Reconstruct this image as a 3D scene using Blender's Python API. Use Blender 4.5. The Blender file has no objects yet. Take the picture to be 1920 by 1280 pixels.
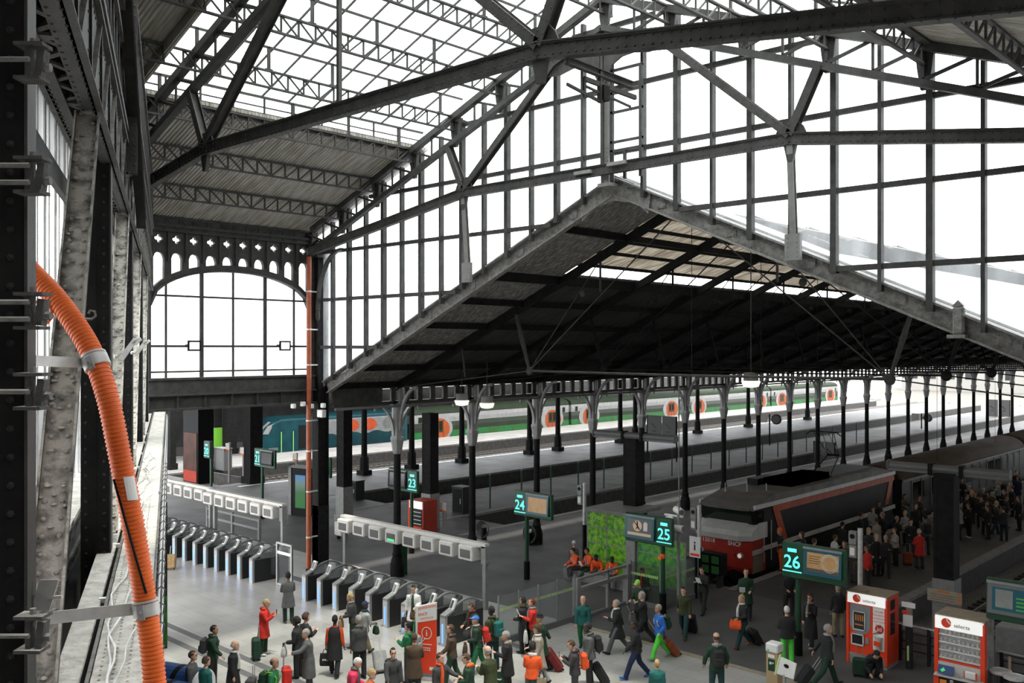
import bpy, math, random
from mathutils import Vector, Matrix, noise

random.seed(7)
scene = bpy.context.scene

# ------------------------------------------------------------------ camera, world, exposure
FPX = 1737.0                     # focal length in pixels of the 1920 px wide frame
HOR = 652.0                      # horizon row
EYE = 9.7                        # the camera stands on the gallery, 9.7 m above the concourse
CA, SA = 0.7271, 0.6865          # camera heading: the tracks run along +Y
cam_data = bpy.data.cameras.new('camera')
cam = bpy.data.objects.new('camera', cam_data)
scene.collection.objects.link(cam)
cam.location = (0, 0, EYE)
cam.rotation_euler = (math.pi / 2, 0, math.asin(SA))
cam_data.sensor_width = 36.0
cam_data.lens = FPX / 1920 * 36.0
cam_data.shift_y = (HOR - 640.0) / 1920
cam_data.clip_start = 0.05
cam_data.clip_end = 1000
scene.camera = cam

world = bpy.data.worlds.new('overcast_sky')
scene.world = world
world.use_nodes = True
wn = world.node_tree
wbg = wn.nodes['Background']
wbg.inputs['Strength'].default_value = 6.0
wtc = wn.nodes.new('ShaderNodeTexCoord')
wnz = wn.nodes.new('ShaderNodeTexNoise')
wnz.inputs['Scale'].default_value = 2.5
wnz.inputs['Detail'].default_value = 4
wmx = wn.nodes.new('ShaderNodeMixRGB')
wmx.inputs['Color1'].default_value = (0.90, 0.95, 1.0, 1)
wmx.inputs['Color2'].default_value = (1.0, 1.0, 1.0, 1)
wn.links.new(wtc.outputs['Generated'], wnz.inputs['Vector'])
wn.links.new(wnz.outputs['Fac'], wmx.inputs['Fac'])
wn.links.new(wmx.outputs['Color'], wbg.inputs['Color'])

sun_data = bpy.data.lights.new('hazy_sun', 'SUN')
sun = bpy.data.objects.new('hazy_sun', sun_data)
scene.collection.objects.link(sun)
sun_data.energy = 5.0
sun_data.angle = math.radians(4)
sun_data.color = (1.0, 0.95, 0.86)
sun.rotation_euler = Vector((-0.22, 0.06, -0.97)).to_track_quat('-Z', 'Y').to_euler()

vs = scene.view_settings
scene.display_settings.display_device = 'sRGB'
vs.view_transform = 'Standard'
vs.look = 'None'
vs.gamma = 1.0
vs.use_curve_mapping = False
vs.exposure = 0.0
scene.cycles.max_bounces = 6
scene.cycles.diffuse_bounces = 3
scene.cycles.transparent_max_bounces = 24
scene.cycles.use_denoising = True
scene.cycles.sample_clamp_indirect = 6.0

# ------------------------------------------------------------------ helpers
Z = Vector((0, 0, 1))


def ray(px, py):
    dx = (px - 960.0) / FPX
    return Vector((dx * CA - SA, dx * SA + CA, (HOR - py) / FPX))


def pz(px, py, z=0.0):
    """the point seen at a pixel of the photograph that lies at height z"""
    r = ray(px, py)
    return Vector((0, 0, EYE)) + r * ((z - EYE) / r.z)


def pX(px, py, X):
    r = ray(px, py)
    return Vector((0, 0, EYE)) + r * (X / r.x)


def pY(px, py, Y):
    r = ray(px, py)
    return Vector((0, 0, EYE)) + r * (Y / r.y)


def pD(px, py, d):
    return Vector((0, 0, EYE)) + ray(px, py) * d


ORD = ('nearest second third fourth fifth sixth seventh eighth ninth tenth eleventh twelfth thirteenth fourteenth '
       'fifteenth sixteenth seventeenth eighteenth nineteenth twentieth').split()


def nth(i):
    if i < 20:
        return ORD[i]
    return 'twenty-' + ['first', 'second', 'third', 'fourth', 'fifth', 'sixth', 'seventh', 'eighth', 'ninth'][i - 20]


def nth1(i):
    return 'first' if i == 0 else nth(i)


def textmesh(s, size, bold=0.0):
    cu = bpy.data.curves.new('lettering', 'FONT')
    cu.body = s
    cu.size = size
    cu.align_x = 'CENTER'
    cu.align_y = 'CENTER'
    cu.offset = bold * size
    cu.resolution_u = 3
    ob = bpy.data.objects.new('lettering', cu)
    scene.collection.objects.link(ob)
    dg = bpy.context.evaluated_depsgraph_get()
    me = bpy.data.meshes.new_from_object(ob.evaluated_get(dg))
    vs_ = [v.co.copy() for v in me.vertices]
    fs = [tuple(p.vertices) for p in me.polygons]
    bpy.data.objects.remove(ob)
    bpy.data.meshes.remove(me)
    bpy.data.curves.remove(cu)
    return vs_, fs


class MB:
    """collects shapes and links them as ONE mesh object"""

    def __init__(s, M=None):
        s.v, s.f, s.mi, s.M, s.k = [], [], [], M, 0

    def add(s, vv, ff):
        o = len(s.v)
        if s.M is not None:
            vv = [s.M @ Vector(p) for p in vv]
        s.v.extend(tuple(p) for p in vv)
        s.f.extend(tuple(i + o for i in f) for f in ff)
        s.mi.extend([s.k] * len(ff))
        return s

    def bx(s, x0, x1, y0, y1, z0, z1):
        vv = [(x, y, z) for z in (z0, z1) for y in (y0, y1) for x in (x0, x1)]
        return s.add(vv, [(0, 2, 3, 1), (4, 5, 7, 6), (0, 1, 5, 4), (2, 6, 7, 3), (0, 4, 6, 2), (1, 3, 7, 5)])

    def box(s, c, d):
        return s.bx(c[0] - d[0] / 2, c[0] + d[0] / 2, c[1] - d[1] / 2, c[1] + d[1] / 2, c[2] - d[2] / 2, c[2] + d[2] / 2)

    def rbox(s, c, d, r):
        """box with its edges chamfered by r"""
        hx, hy, hz = d[0] / 2, d[1] / 2, d[2] / 2
        rings = []
        for z, k in ((-hz, r), (-hz + r, 0), (hz - r, 0), (hz, r)):
            x, y = hx - k, hy - k
            q = r if k == 0 else r * .6
            rings.append([(c[0] + a, c[1] + b, c[2] + z) for a, b in
                          ((-x + q, -y), (x - q, -y), (x, -y + q), (x, y - q), (x - q, y), (-x + q, y), (-x, y - q), (-x, -y + q))])
        return s.loft(rings)

    def bar(s, p, q, w, h, up=Z):
        p, q = Vector(p), Vector(q)
        t = (q - p).normalized()
        up = Vector(up)
        sd = t.cross(up)
        if sd.length < 1e-4:
            sd = t.cross(Vector((1, 0, 0)))
        sd.normalize()
        u = sd.cross(t)
        vv = []
        for c in (p, q):
            for a, b in ((-1, -1), (1, -1), (1, 1), (-1, 1)):
                vv.append(c + sd * (a * w / 2) + u * (b * h / 2))
        return s.add(vv, [(0, 1, 2, 3), (7, 6, 5, 4), (0, 4, 5, 1), (1, 5, 6, 2), (2, 6, 7, 3), (3, 7, 4, 0)])

    def ibeam(s, p, q, w, h, up=Z, tf=.02, tw=.02):
        p, q = Vector(p), Vector(q)
        t = (q - p).normalized()
        sd = t.cross(Vector(up)).normalized()
        u = sd.cross(t)
        s.bar(p + u * (h / 2 - tf / 2), q + u * (h / 2 - tf / 2), w, tf, up)
        s.bar(p - u * (h / 2 - tf / 2), q - u * (h / 2 - tf / 2), w, tf, up)
        return s.bar(p, q, tw, h - tf, up)

    def loft(s, rings, cap=True, closed=True):
        n = len(rings[0])
        vv, ff = [], []
        for r in rings:
            vv.extend(r)
        for i in range(len(rings) - 1):
            for j in range(n if closed else n - 1):
                k = (j + 1) % n
                ff.append((i * n + j, i * n + k, (i + 1) * n + k, (i + 1) * n + j))
        if cap:
            ff.append(tuple(reversed(range(n))))
            ff.append(tuple(range((len(rings) - 1) * n, len(rings) * n)))
        return s.add(vv, ff)

    def tube(s, pts, r, n=8, cap=True):
        pts = [Vector(p) for p in pts]
        rings = []
        ref = None
        for i, p in enumerate(pts):
            t = (pts[min(i + 1, len(pts) - 1)] - pts[max(i - 1, 0)]).normalized()
            if ref is None:
                ref = t.orthogonal().normalized()
            a = (ref - t * ref.dot(t)).normalized()
            ref = a
            b = t.cross(a)
            rr = r[i] if isinstance(r, (list, tuple)) else r
            rings.append([p + (a * math.cos(x) + b * math.sin(x)) * rr for x in [2 * math.pi * k / n for k in range(n)]])
        return s.loft(rings, cap)

    def lathe(s, prof, at=(0, 0, 0), n=12, ax=None):
        rings = []
        for r, z in prof:
            rings.append([Vector((at[0] + r * math.cos(2 * math.pi * k / n), at[1] + r * math.sin(2 * math.pi * k / n), at[2] + z)) for k in range(n)])
        return s.loft(rings)

    def cyl(s, p, q, r, n=12):
        return s.tube([p, q], r, n)

    def ball(s, c, r, n=10, m=6, sc=(1, 1, 1)):
        rings = []
        for i in range(m + 1):
            a = -math.pi / 2 + math.pi * (i + .02) / (m + .04)
            rings.append([(c[0] + sc[0] * r * math.cos(a) * math.cos(2 * math.pi * k / n), c[1] + sc[1] * r * math.cos(a) * math.sin(2 * math.pi * k / n), c[2] + sc[2] * r * math.sin(a)) for k in range(n)])
        return s.loft(rings)

    def rivet(s, p, nrm, r=.014):
        p, nrm = Vector(p), Vector(nrm).normalized()
        a = nrm.orthogonal().normalized()
        b = nrm.cross(a)
        vv = []
        for rr, hh in ((1, 0), (.75, .55)):
            for k in range(6):
                x = k * math.pi / 3
                vv.append(p + (a * math.cos(x) + b * math.sin(x)) * r * rr + nrm * r * hh)
        vv.append(p + nrm * r * .8)
        ff = [(k, (k + 1) % 6, 6 + (k + 1) % 6, 6 + k) for k in range(6)] + [(6 + k, 6 + (k + 1) % 6, 12) for k in range(6)]
        return s.add(vv, ff)

    def rivets(s, p, q, step, nrm, r=.014):
        p, q = Vector(p), Vector(q)
        n = max(1, int((q - p).length / step))
        for i in range(n + 1):
            s.rivet(p + (q - p) * (i / n), nrm, r)
        return s

    def prism(s, poly, org, ux, uy, d):
        """polygon (u,v) in the plane org + u*ux + v*uy, thickened by vector d"""
        org, ux, uy, d = Vector(org), Vector(ux), Vector(uy), Vector(d)
        n = len(poly)
        a = [org + ux * p[0] + uy * p[1] for p in poly]
        vv = a + [p + d for p in a]
        ff = [tuple(range(n)), tuple(reversed(range(n, 2 * n)))] + [(i, i + n, (i + 1) % n + n, (i + 1) % n) for i in range(n)]
        return s.add(vv, ff)

    def text(s, string, size, c, ux, uy, off=0.004, bold=0.0):
        """flat lettering, slightly raised, facing ux x uy"""
        vv, ff = textmesh(string, size, bold)
        ux, uy = Vector(ux).normalized(), Vector(uy).normalized()
        nn = ux.cross(uy)
        c = Vector(c) + nn * off
        return s.add([c + ux * p.x + uy * p.y for p in vv], ff)

    def shells(s):
        par = list(range(len(s.v)))

        def find(i):
            while par[i] != i:
                par[i] = par[par[i]]
                i = par[i]
            return i

        for f in s.f:
            a = find(f[0])
            for i in f[1:]:
                par[find(i)] = a
        out = {}
        for f, k in zip(s.f, s.mi):
            out.setdefault(find(f[0]), []).append((f, k))
        return list(out.values())

    def build(s, name, mat, parent=None, smooth=False, world=False, split=False):
        if split:
            o = None
            for fs in s.shells():
                ix = sorted({i for f, k in fs for i in f})
                mp = {i: n for n, i in enumerate(ix)}
                b = MB()
                b.v = [s.v[i] for i in ix]
                b.f = [tuple(mp[i] for i in f) for f, k in fs]
                b.mi = [k for f, k in fs]
                o = b.build(name, mat, parent, smooth, world)
            return o
        me = bpy.data.meshes.new(name)
        vv = s.v
        if world and parent is not None:
            Mi = ROOTM[parent.name].inverted()
            vv = [tuple(Mi @ Vector(p)) for p in vv]
        me.from_pydata(vv, [], s.f)
        mats = mat if isinstance(mat, (list, tuple)) else [mat]
        for m in mats:
            me.materials.append(m)
        if len(mats) > 1:
            me.polygons.foreach_set('material_index', s.mi)
        if smooth:
            me.polygons.foreach_set('use_smooth', [True] * len(me.polygons))
            try:
                me.set_sharp_from_angle(angle=math.radians(40))
            except Exception:
                pass
        me.update()
        o = bpy.data.objects.new(name, me)
        scene.collection.objects.link(o)
        if parent is not None:
            o.parent = parent
            ROOTM[o.name] = ROOTM[parent.name]
        else:
            ROOTM[o.name] = Matrix()
        return o


ROOTM = {}


def thing(name, label, cat, loc=(0, 0, 0), rz=0.0, group=None):
    o = bpy.data.objects.new(name, None)
    scene.collection.objects.link(o)
    o.empty_display_size = .2
    o.location = loc
    o.rotation_euler = (0, 0, rz)
    ROOTM[o.name] = Matrix.Translation(Vector(loc)) @ Matrix.Rotation(rz, 4, 'Z')
    o['label'] = label
    o['category'] = cat
    if group:
        o['group'] = group
    return o


def tag(o, label, cat, group=None, kind=None):
    o['label'] = label
    o['category'] = cat
    if group:
        o['group'] = group
    if kind:
        o['kind'] = kind
    return o


def struct(o, label=None, cat=None):
    o['kind'] = 'structure'
    if label:
        o['label'] = label
        o['category'] = cat
    return o


def dup(root, loc, rz, label, group=None):
    r = root.copy()
    scene.collection.objects.link(r)
    r.location = loc
    r.rotation_euler = (0, 0, rz)
    r['label'] = label
    if group:
        r['group'] = group
    for ch in list(root.children):
        c = ch.copy()
        scene.collection.objects.link(c)
        c.parent = r
        for g in list(ch.children):
            d = g.copy()
            scene.collection.objects.link(d)
            d.parent = c
    return r


# ------------------------------------------------------------------ materials
def _bsdf(name):
    m = bpy.data.materials.new(name)
    m.use_nodes = True
    return m, m.node_tree, m.node_tree.nodes['Principled BSDF']


def c4(c):
    return (c[0], c[1], c[2], 1)


def mat(name, col, rough=.6, metal=0.0, col2=None, scale=6.0, stretch=(1, 1, 1), bump=0.0, bscale=30.0, emit=0.0, dust=None, lo=.35, hi=.65, spec=.5):
    m, nt, b = _bsdf(name)
    b.inputs['Roughness'].default_value = rough
    b.inputs['Metallic'].default_value = metal
    b.inputs['Specular IOR Level'].default_value = spec
    b.inputs['Base Color'].default_value = c4(col)
    tc = mp = None
    out = None
    if col2 is not None or bump or dust:
        tc = nt.nodes.new('ShaderNodeTexCoord')
        mp = nt.nodes.new('ShaderNodeMapping')
        mp.inputs['Scale'].default_value = stretch
        nt.links.new(tc.outputs['Object'], mp.inputs['Vector'])
    if col2 is not None:
        n = nt.nodes.new('ShaderNodeTexNoise')
        n.inputs['Scale'].default_value = scale
        n.inputs['Detail'].default_value = 5
        nt.links.new(mp.outputs['Vector'], n.inputs['Vector'])
        cr = nt.nodes.new('ShaderNodeValToRGB')
        cr.color_ramp.elements[0].position = lo
        cr.color_ramp.elements[1].position = hi
        cr.color_ramp.elements[0].color = c4(col)
        cr.color_ramp.elements[1].color = c4(col2)
        nt.links.new(n.outputs['Fac'], cr.inputs['Fac'])
        out = cr.outputs['Color']
    if dust is not None:
        g = nt.nodes.new('ShaderNodeNewGeometry')
        sp = nt.nodes.new('ShaderNodeSeparateXYZ')
        nt.links.new(g.outputs['True Normal'], sp.inputs['Vector'])
        mr = nt.nodes.new('ShaderNodeMapRange')
        mr.inputs['From Min'].default_value = .3
        mr.inputs['From Max'].default_value = .75
        nt.links.new(sp.outputs['Z'], mr.inputs['Value'])
        n2 = nt.nodes.new('ShaderNodeTexNoise')
        n2.inputs['Scale'].default_value = 9
        n2.inputs['Detail'].default_value = 6
        nt.links.new(mp.outputs['Vector'], n2.inputs['Vector'])
        mr2 = nt.nodes.new('ShaderNodeMapRange')
        mr2.inputs['From Min'].default_value = .3
        mr2.inputs['From Max'].default_value = .55
        nt.links.new(n2.outputs['Fac'], mr2.inputs['Value'])
        mu = nt.nodes.new('ShaderNodeMath')
        mu.operation = 'MULTIPLY'
        nt.links.new(mr.outputs['Result'], mu.inputs[0])
        nt.links.new(mr2.outputs['Result'], mu.inputs[1])
        mx = nt.nodes.new('ShaderNodeMixRGB')
        mx.inputs['Color1'].default_value = c4(col)
        mx.inputs['Color2'].default_value = c4(dust)
        if out is not None:
            nt.links.new(out, mx.inputs['Color1'])
        nt.links.new(mu.outputs[0], mx.inputs['Fac'])
        out = mx.outputs['Color']
    if out is not None:
        nt.links.new(out, b.inputs['Base Color'])
    if bump:
        n3 = nt.nodes.new('ShaderNodeTexNoise')
        n3.inputs['Scale'].default_value = bscale
        n3.inputs['Detail'].default_value = 6
        nt.links.new(mp.outputs['Vector'], n3.inputs['Vector'])
        bp = nt.nodes.new('ShaderNodeBump')
        bp.inputs['Strength'].default_value = bump
        bp.inputs['Distance'].default_value = .03
        nt.links.new(n3.outputs['Fac'], bp.inputs['Height'])
        nt.links.new(bp.outputs['Normal'], b.inputs['Normal'])
    if emit:
        b.inputs['Emission Color'].default_value = c4(col)
        if out is not None:
            nt.links.new(out, b.inputs['Emission Color'])
        b.inputs['Emission Strength'].default_value = emit
    return m


def glass(name, tint=(.93, .95, .95), veil=.12, vcol=(.8, .82, .82), rough=.1, ribs=0.0):
    """clear or milky pane: mostly see-through with a diffuse veil of dirt and a thin reflection"""
    m = bpy.data.materials.new(name)
    m.use_nodes = True
    nt = m.node_tree
    nt.nodes.clear()
    o = nt.nodes.new('ShaderNodeOutputMaterial')
    t = nt.nodes.new('ShaderNodeBsdfTransparent')
    t.inputs['Color'].default_value = c4(tint)
    d = nt.nodes.new('ShaderNodeBsdfTranslucent')
    d.inputs['Color'].default_value = c4(vcol)
    mx = nt.nodes.new('ShaderNodeMixShader')
    tc = nt.nodes.new('ShaderNodeTexCoord')
    mp = nt.nodes.new('ShaderNodeMapping')
    mp.inputs['Scale'].default_value = (1, 1, .35)
    n = nt.nodes.new('ShaderNodeTexNoise')
    n.inputs['Scale'].default_value = 1.3
    n.inputs['Detail'].default_value = 4
    nt.links.new(tc.outputs['Object'], mp.inputs['Vector'])
    nt.links.new(mp.outputs['Vector'], n.inputs['Vector'])
    mr = nt.nodes.new('ShaderNodeMapRange')
    mr.inputs['From Min'].default_value = .3
    mr.inputs['From Max'].default_value = .75
    mr.inputs['To Min'].default_value = veil * .5
    mr.inputs['To Max'].default_value = veil * 1.6
    nt.links.new(n.outputs['Fac'], mr.inputs['Value'])
    nt.links.new(mr.outputs['Result'], mx.inputs['Fac'])
    nt.links.new(t.outputs['BSDF'], mx.inputs[1])
    nt.links.new(d.outputs['BSDF'], mx.inputs[2])
    g = nt.nodes.new('ShaderNodeBsdfGlossy')
    g.inputs['Roughness'].default_value = rough
    fr = nt.nodes.new('ShaderNodeMath')
    fr.operation = 'MULTIPLY'
    lw = nt.nodes.new('ShaderNodeLayerWeight')
    lw.inputs['Blend'].default_value = .2
    fr.inputs[1].default_value = .12
    nt.links.new(lw.outputs['Fresnel'], fr.inputs[0])
    m2 = nt.nodes.new('ShaderNodeMixShader')
    nt.links.new(fr.outputs[0], m2.inputs['Fac'])
    nt.links.new(mx.outputs['Shader'], m2.inputs[1])
    nt.links.new(g.outputs['BSDF'], m2.inputs[2])
    nt.links.new(m2.outputs['Shader'], o.inputs['Surface'])
    return m


DUST = (.62, .58, .51)
M = {}
M['iron'] = mat('painted_iron', (.028, .027, .026), .65, 0, (.048, .046, .043), 4, bump=.25, bscale=40, dust=(.13, .12, .105), spec=.25)
M['iron_dusty'] = mat('dust_caked_iron', (.040, .039, .037), .8, 0, (.075, .070, .064), 6, bump=.5, bscale=45, dust=DUST)
M['iron_dark'] = mat('blackened_iron', (.006, .006, .006), .75, 0, (.012, .0117, .011), 5, bump=.15, bscale=30, spec=.15)
M['iron_light'] = mat('grey_painted_iron', (.13, .128, .122), .6, 0, (.17, .165, .155), 4, bump=.2)
M['dust'] = mat('settled_dust', (.50, .475, .425), .95, 0, (.33, .31, .275), 7, bump=.8, bscale=22)
M['rafter_pale'] = mat('weathered_fascia', (.20, .19, .175), .8, 0, (.11, .105, .098), 9, bump=.6, bscale=30, dust=(.42, .40, .36))
M['steel'] = mat('brushed_steel', (.46, .46, .45), .35, .6, (.38, .38, .37), 20)
M['steel_dark'] = mat('dark_steel', (.022, .022, .023), .45, 0, spec=.3)
M['galv'] = mat('galvanised_strip', (.62, .61, .58), .5, .3, (.48, .47, .45), 12)
M['white'] = mat('white_enamel', (.72, .71, .68), .5)
M['offwhite'] = mat('off_white_casing', (.55, .53, .49), .5, 0, (.48, .46, .43), 8)
M['grey'] = mat('grey_paint', (.22, .22, .215), .55, 0, (.18, .18, .175), 5)
M['midgrey'] = mat('mid_grey_paint', (.12, .12, .12), .6)
M['black'] = mat('black_paint', (.005, .005, .0055), .5, spec=.15)
M['rubber'] = mat('black_rubber', (.015, .015, .015), .8)
M['orange'] = mat('orange_plastic', (.82, .155, .018), .5, 0, (.68, .115, .014), 5)
M['pipe_red'] = mat('red_brown_pipe', (.34, .075, .022), .5, 0, (.25, .055, .02), 6)
M['glass_hall'] = glass('hall_glazing', (.95, .965, .97), .10)
M['glass_roof'] = glass('skylight_glazing', (.93, .95, .94), .10)
M['glass_fence'] = glass('clear_panel', (.80, .82, .82), .06, rough=.05)
M['glass_milky'] = glass('milky_pane', (.96, .965, .965), .10)
M['green_sign'] = mat('dark_green_panel', (.006, .055, .022), .4, 0, (.004, .035, .016), 3)
M['cyan'] = mat('lit_cyan_lettering', (.10, .85, .78), .5, emit=1.1)
M['screen'] = mat('screen_glass', (.02, .022, .022), .2)
M['screen_grey'] = mat('unlit_grey_screen', (.085, .082, .078), .3)
M['screen_amber'] = mat('amber_screen', (.42, .235, .09), .4, 0, (.34, .19, .075), 5, emit=.12)
M['screen_teal'] = mat('teal_screen_border', (.004, .075, .105), .4, emit=.06)
M['red'] = mat('red_enamel', (.80, .055, .014), .4)
M['red_deep'] = mat('deep_red_paint', (.34, .03, .012), .5, 0, (.26, .022, .01), 3)
M['blue_led'] = mat('blue_light_strip', (.12, .28, .95), .4, emit=1.6)
M['lamp'] = mat('lit_lamp_glass', (1.0, .95, .85), .4, emit=.9)
M['lamp_white'] = mat('white_floodlight', (1.0, 1.0, 1.0), .4, emit=2.5)
M['concrete'] = mat('concrete', (.20, .195, .185), .85, 0, (.15, .146, .14), 3, bump=.3)
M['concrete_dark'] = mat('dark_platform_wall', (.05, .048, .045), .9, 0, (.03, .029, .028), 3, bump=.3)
M['ballast'] = mat('ballast_stone', (.045, .042, .038), .95, 0, (.22, .205, .18), 26, bump=1.0, bscale=16, lo=.4, hi=.7)
M['rail'] = mat('worn_rail', (.28, .26, .24), .35, .8)
M['sleeper'] = mat('oily_sleeper', (.035, .03, .026), .9)
M['zinc'] = mat('zinc_roofing', (.36, .37, .38), .6, 0, (.28, .29, .30), 2)


def floor_mat(name, col, col2, tile=None, rough=.35, line=(.03, .03, .03), coat=0.0):
    m, nt, b = _bsdf(name)
    tc = nt.nodes.new('ShaderNodeTexCoord')
    n = nt.nodes.new('ShaderNodeTexNoise')
    n.inputs['Scale'].default_value = .6
    n.inputs['Detail'].default_value = 8
    nt.links.new(tc.outputs['Object'], n.inputs['Vector'])
    mx = nt.nodes.new('ShaderNodeMixRGB')
    mx.inputs['Color1'].default_value = c4(col)
    mx.inputs['Color2'].default_value = c4(col2)
    mr = nt.nodes.new('ShaderNodeMapRange')
    mr.inputs['From Min'].default_value = .35
    mr.inputs['From Max'].default_value = .65
    nt.links.new(n.outputs['Fac'], mr.inputs['Value'])
    nt.links.new(mr.outputs['Result'], mx.inputs['Fac'])
    out = mx.outputs['Color']
    if tile:
        br = nt.nodes.new('ShaderNodeTexBrick')
        br.inputs['Scale'].default_value = 1.0
        br.inputs['Brick Width'].default_value = tile[0]
        br.inputs['Row Height'].default_value = tile[1]
        br.inputs['Mortar Size'].default_value = .008
        br.inputs['Color1'].default_value = (1, 1, 1, 1)
        br.inputs['Color2'].default_value = (.86, .86, .86, 1)
        br.inputs['Mortar'].default_value = (.55, .55, .55, 1)
        nt.links.new(tc.outputs['Object'], br.inputs['Vector'])
        ml = nt.nodes.new('ShaderNodeMixRGB')
        ml.blend_type = 'MULTIPLY'
        ml.inputs['Fac'].default_value = 1
        nt.links.new(out, ml.inputs['Color1'])
        nt.links.new(br.outputs['Color'], ml.inputs['Color2'])
        out = ml.outputs['Color']
    nt.links.new(out, b.inputs['Base Color'])
    mr3 = nt.nodes.new('ShaderNodeMapRange')
    mr3.inputs['To Min'].default_value = rough - .08
    mr3.inputs['To Max'].default_value = rough + .14
    nt.links.new(n.outputs['Fac'], mr3.inputs['Value'])
    nt.links.new(mr3.outputs['Result'], b.inputs['Roughness'])
    return m


M['tile'] = floor_mat('polished_stone_tiles', (.42, .405, .375), (.34, .33, .31), (1.2, .6), .30)
M['asphalt'] = floor_mat('asphalt', (.085, .084, .082), (.06, .059, .058), None, .6)
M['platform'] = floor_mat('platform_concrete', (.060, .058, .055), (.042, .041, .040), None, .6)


def corrug(name, col, col2, pitch, axis=1, depth=.02, trans=0.0):
    """corrugated or boarded sheet: ridges along the slope, stains"""
    m, nt, b = _bsdf(name)
    tc = nt.nodes.new('ShaderNodeTexCoord')
    sp = nt.nodes.new('ShaderNodeSeparateXYZ')
    nt.links.new(tc.outputs['Object'], sp.inputs['Vector'])
    mu = nt.nodes.new('ShaderNodeMath')
    mu.operation = 'MULTIPLY'
    mu.inputs[1].default_value = 2 * math.pi / pitch
    nt.links.new(sp.outputs[axis], mu.inputs[0])
    sn = nt.nodes.new('ShaderNodeMath')
    sn.operation = 'SINE'
    nt.links.new(mu.outputs[0], sn.inputs[0])
    bp = nt.nodes.new('ShaderNodeBump')
    bp.inputs['Strength'].default_value = 1.0
    bp.inputs['Distance'].default_value = depth
    nt.links.new(sn.outputs[0], bp.inputs['Height'])
    nt.links.new(bp.outputs['Normal'], b.inputs['Normal'])
    mp = nt.nodes.new('ShaderNodeMapping')
    mp.inputs['Scale'].default_value = (.5, 3.2, .5)
    nt.links.new(tc.outputs['Object'], mp.inputs['Vector'])
    n = nt.nodes.new('ShaderNodeTexNoise')
    n.inputs['Scale'].default_value = 2.2
    n.inputs['Detail'].default_value = 7
    nt.links.new(mp.outputs['Vector'], n.inputs['Vector'])
    cr = nt.nodes.new('ShaderNodeValToRGB')
    cr.color_ramp.elements[0].position = .38
    cr.color_ramp.elements[1].position = .62
    cr.color_ramp.elements[0].color = c4(col)
    cr.color_ramp.elements[1].color = c4(col2)
    nt.links.new(n.outputs['Fac'], cr.inputs['Fac'])
    nt.links.new(cr.outputs['Color'], b.inputs['Base Color'])
    b.inputs['Roughness'].default_value = .8
    b.inputs['Specular IOR Level'].default_value = .12
    if trans:
        o = nt.nodes['Material Output']
        t = nt.nodes.new('ShaderNodeBsdfTranslucent')
        nt.links.new(cr.outputs['Color'], t.inputs['Color'])
        ms = nt.nodes.new('ShaderNodeMixShader')
        ms.inputs['Fac'].default_value = trans
        nt.links.new(b.outputs['BSDF'], ms.inputs[1])
        nt.links.new(t.outputs['BSDF'], ms.inputs[2])
        nt.links.new(ms.outputs['Shader'], o.inputs['Surface'])
    return m


M['soffit'] = corrug('hall_corrugated_soffit', (.36, .345, .315), (.23, .205, .17), .125, 1, .025)
M['soffit_shed'] = corrug('shed_boarding', (.075, .074, .072), (.045, .045, .044), .13, 1, .03)
M['lantern_sheet'] = corrug('yellowed_translucent_sheet', (.48, .45, .40), (.27, .245, .21), .18, 1, .03, trans=.55)


def flaked(name, col, col2, pitch):
    """boards with flaking paint"""
    m = mat(name, col, .85, 0, col2, 5.5, (.7, 6.0, .7), bump=.7, bscale=12, lo=.50, hi=.60)
    return m


M['boards'] = flaked('flaking_boards', (.085, .083, .080), (.30, .28, .25), .13)
# ------------------------------------------------------------------ the hall: floor, facade line, glazed gable, roof
CX = -16.4                        # ridge line of hall and shed
GY = 21.6                         # glazed gable wall, across the tracks
WX = -31.3                        # wall with the arched window, along the tracks
AV = Vector((-.896, .444, 0))     # facade beside the camera: direction away from it
NV = Vector((.444, .896, 0))      # and into the hall


def fac(a, n, z):
    return AV * a + NV * n + Vector((0, 0, z))


def facY(X, n=-.9):
    a = (X - n * NV.x) / AV.x
    return a * AV.y + n * NV.y


def off2x(o):
    return CX + o


def roofz(o):
    return 19.85 - .375 * abs(o)


def chordz(o):
    return 18.9 - .375 * abs(o)


# floors
m = MB()
m.bx(-75, 6, -9, 25.2, -.3, 0)
struct(m.build('floor', M['tile']))
m = MB()
m.bx(-75, 6, 25.2, 33.4, -.3, -.004)
m.bx(-13.6, 6, 25.2, 30.0, -.31, -.003)
m.bx(-60, -24.0, 33.4, 36.6, -.3, -.004)
struct(m.build('floor_asphalt', M['asphalt']))
m = MB()
m.bx(-20.5, 6, 25.05, 25.3, -.1, .012)
struct(m.build('trim_1', mat('tan_kerb', (.30, .25, .18), .8, 0, (.22, .19, .15), 5)))
m = MB()
for x0, x1, y0, y1 in ((-40, -21.5, 15.2, 15.45), (-40, -21.5, 14.5, 14.75), (-60, -30, 21.9, 22.3), (-30.2, -19, 21.9, 22.2)):
    m.bx(x0, x1, y0, y1, -.05, .004)
struct(m.build('trim_2', M['midgrey']))
M['platform_sunlit'] = floor_mat('sunlit_platform_concrete', (.20, .195, .185), (.14, .137, .13), None, .6)  # paler copy for the farthest platform, sunlight put into its colour
PLATS = [(-78.5, -68.3), (-59.3, -50.4), (-45.3, -38.7), (-35.1, -23.7), (-19.3, -13.4), (-5.5, 4.0)]
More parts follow.
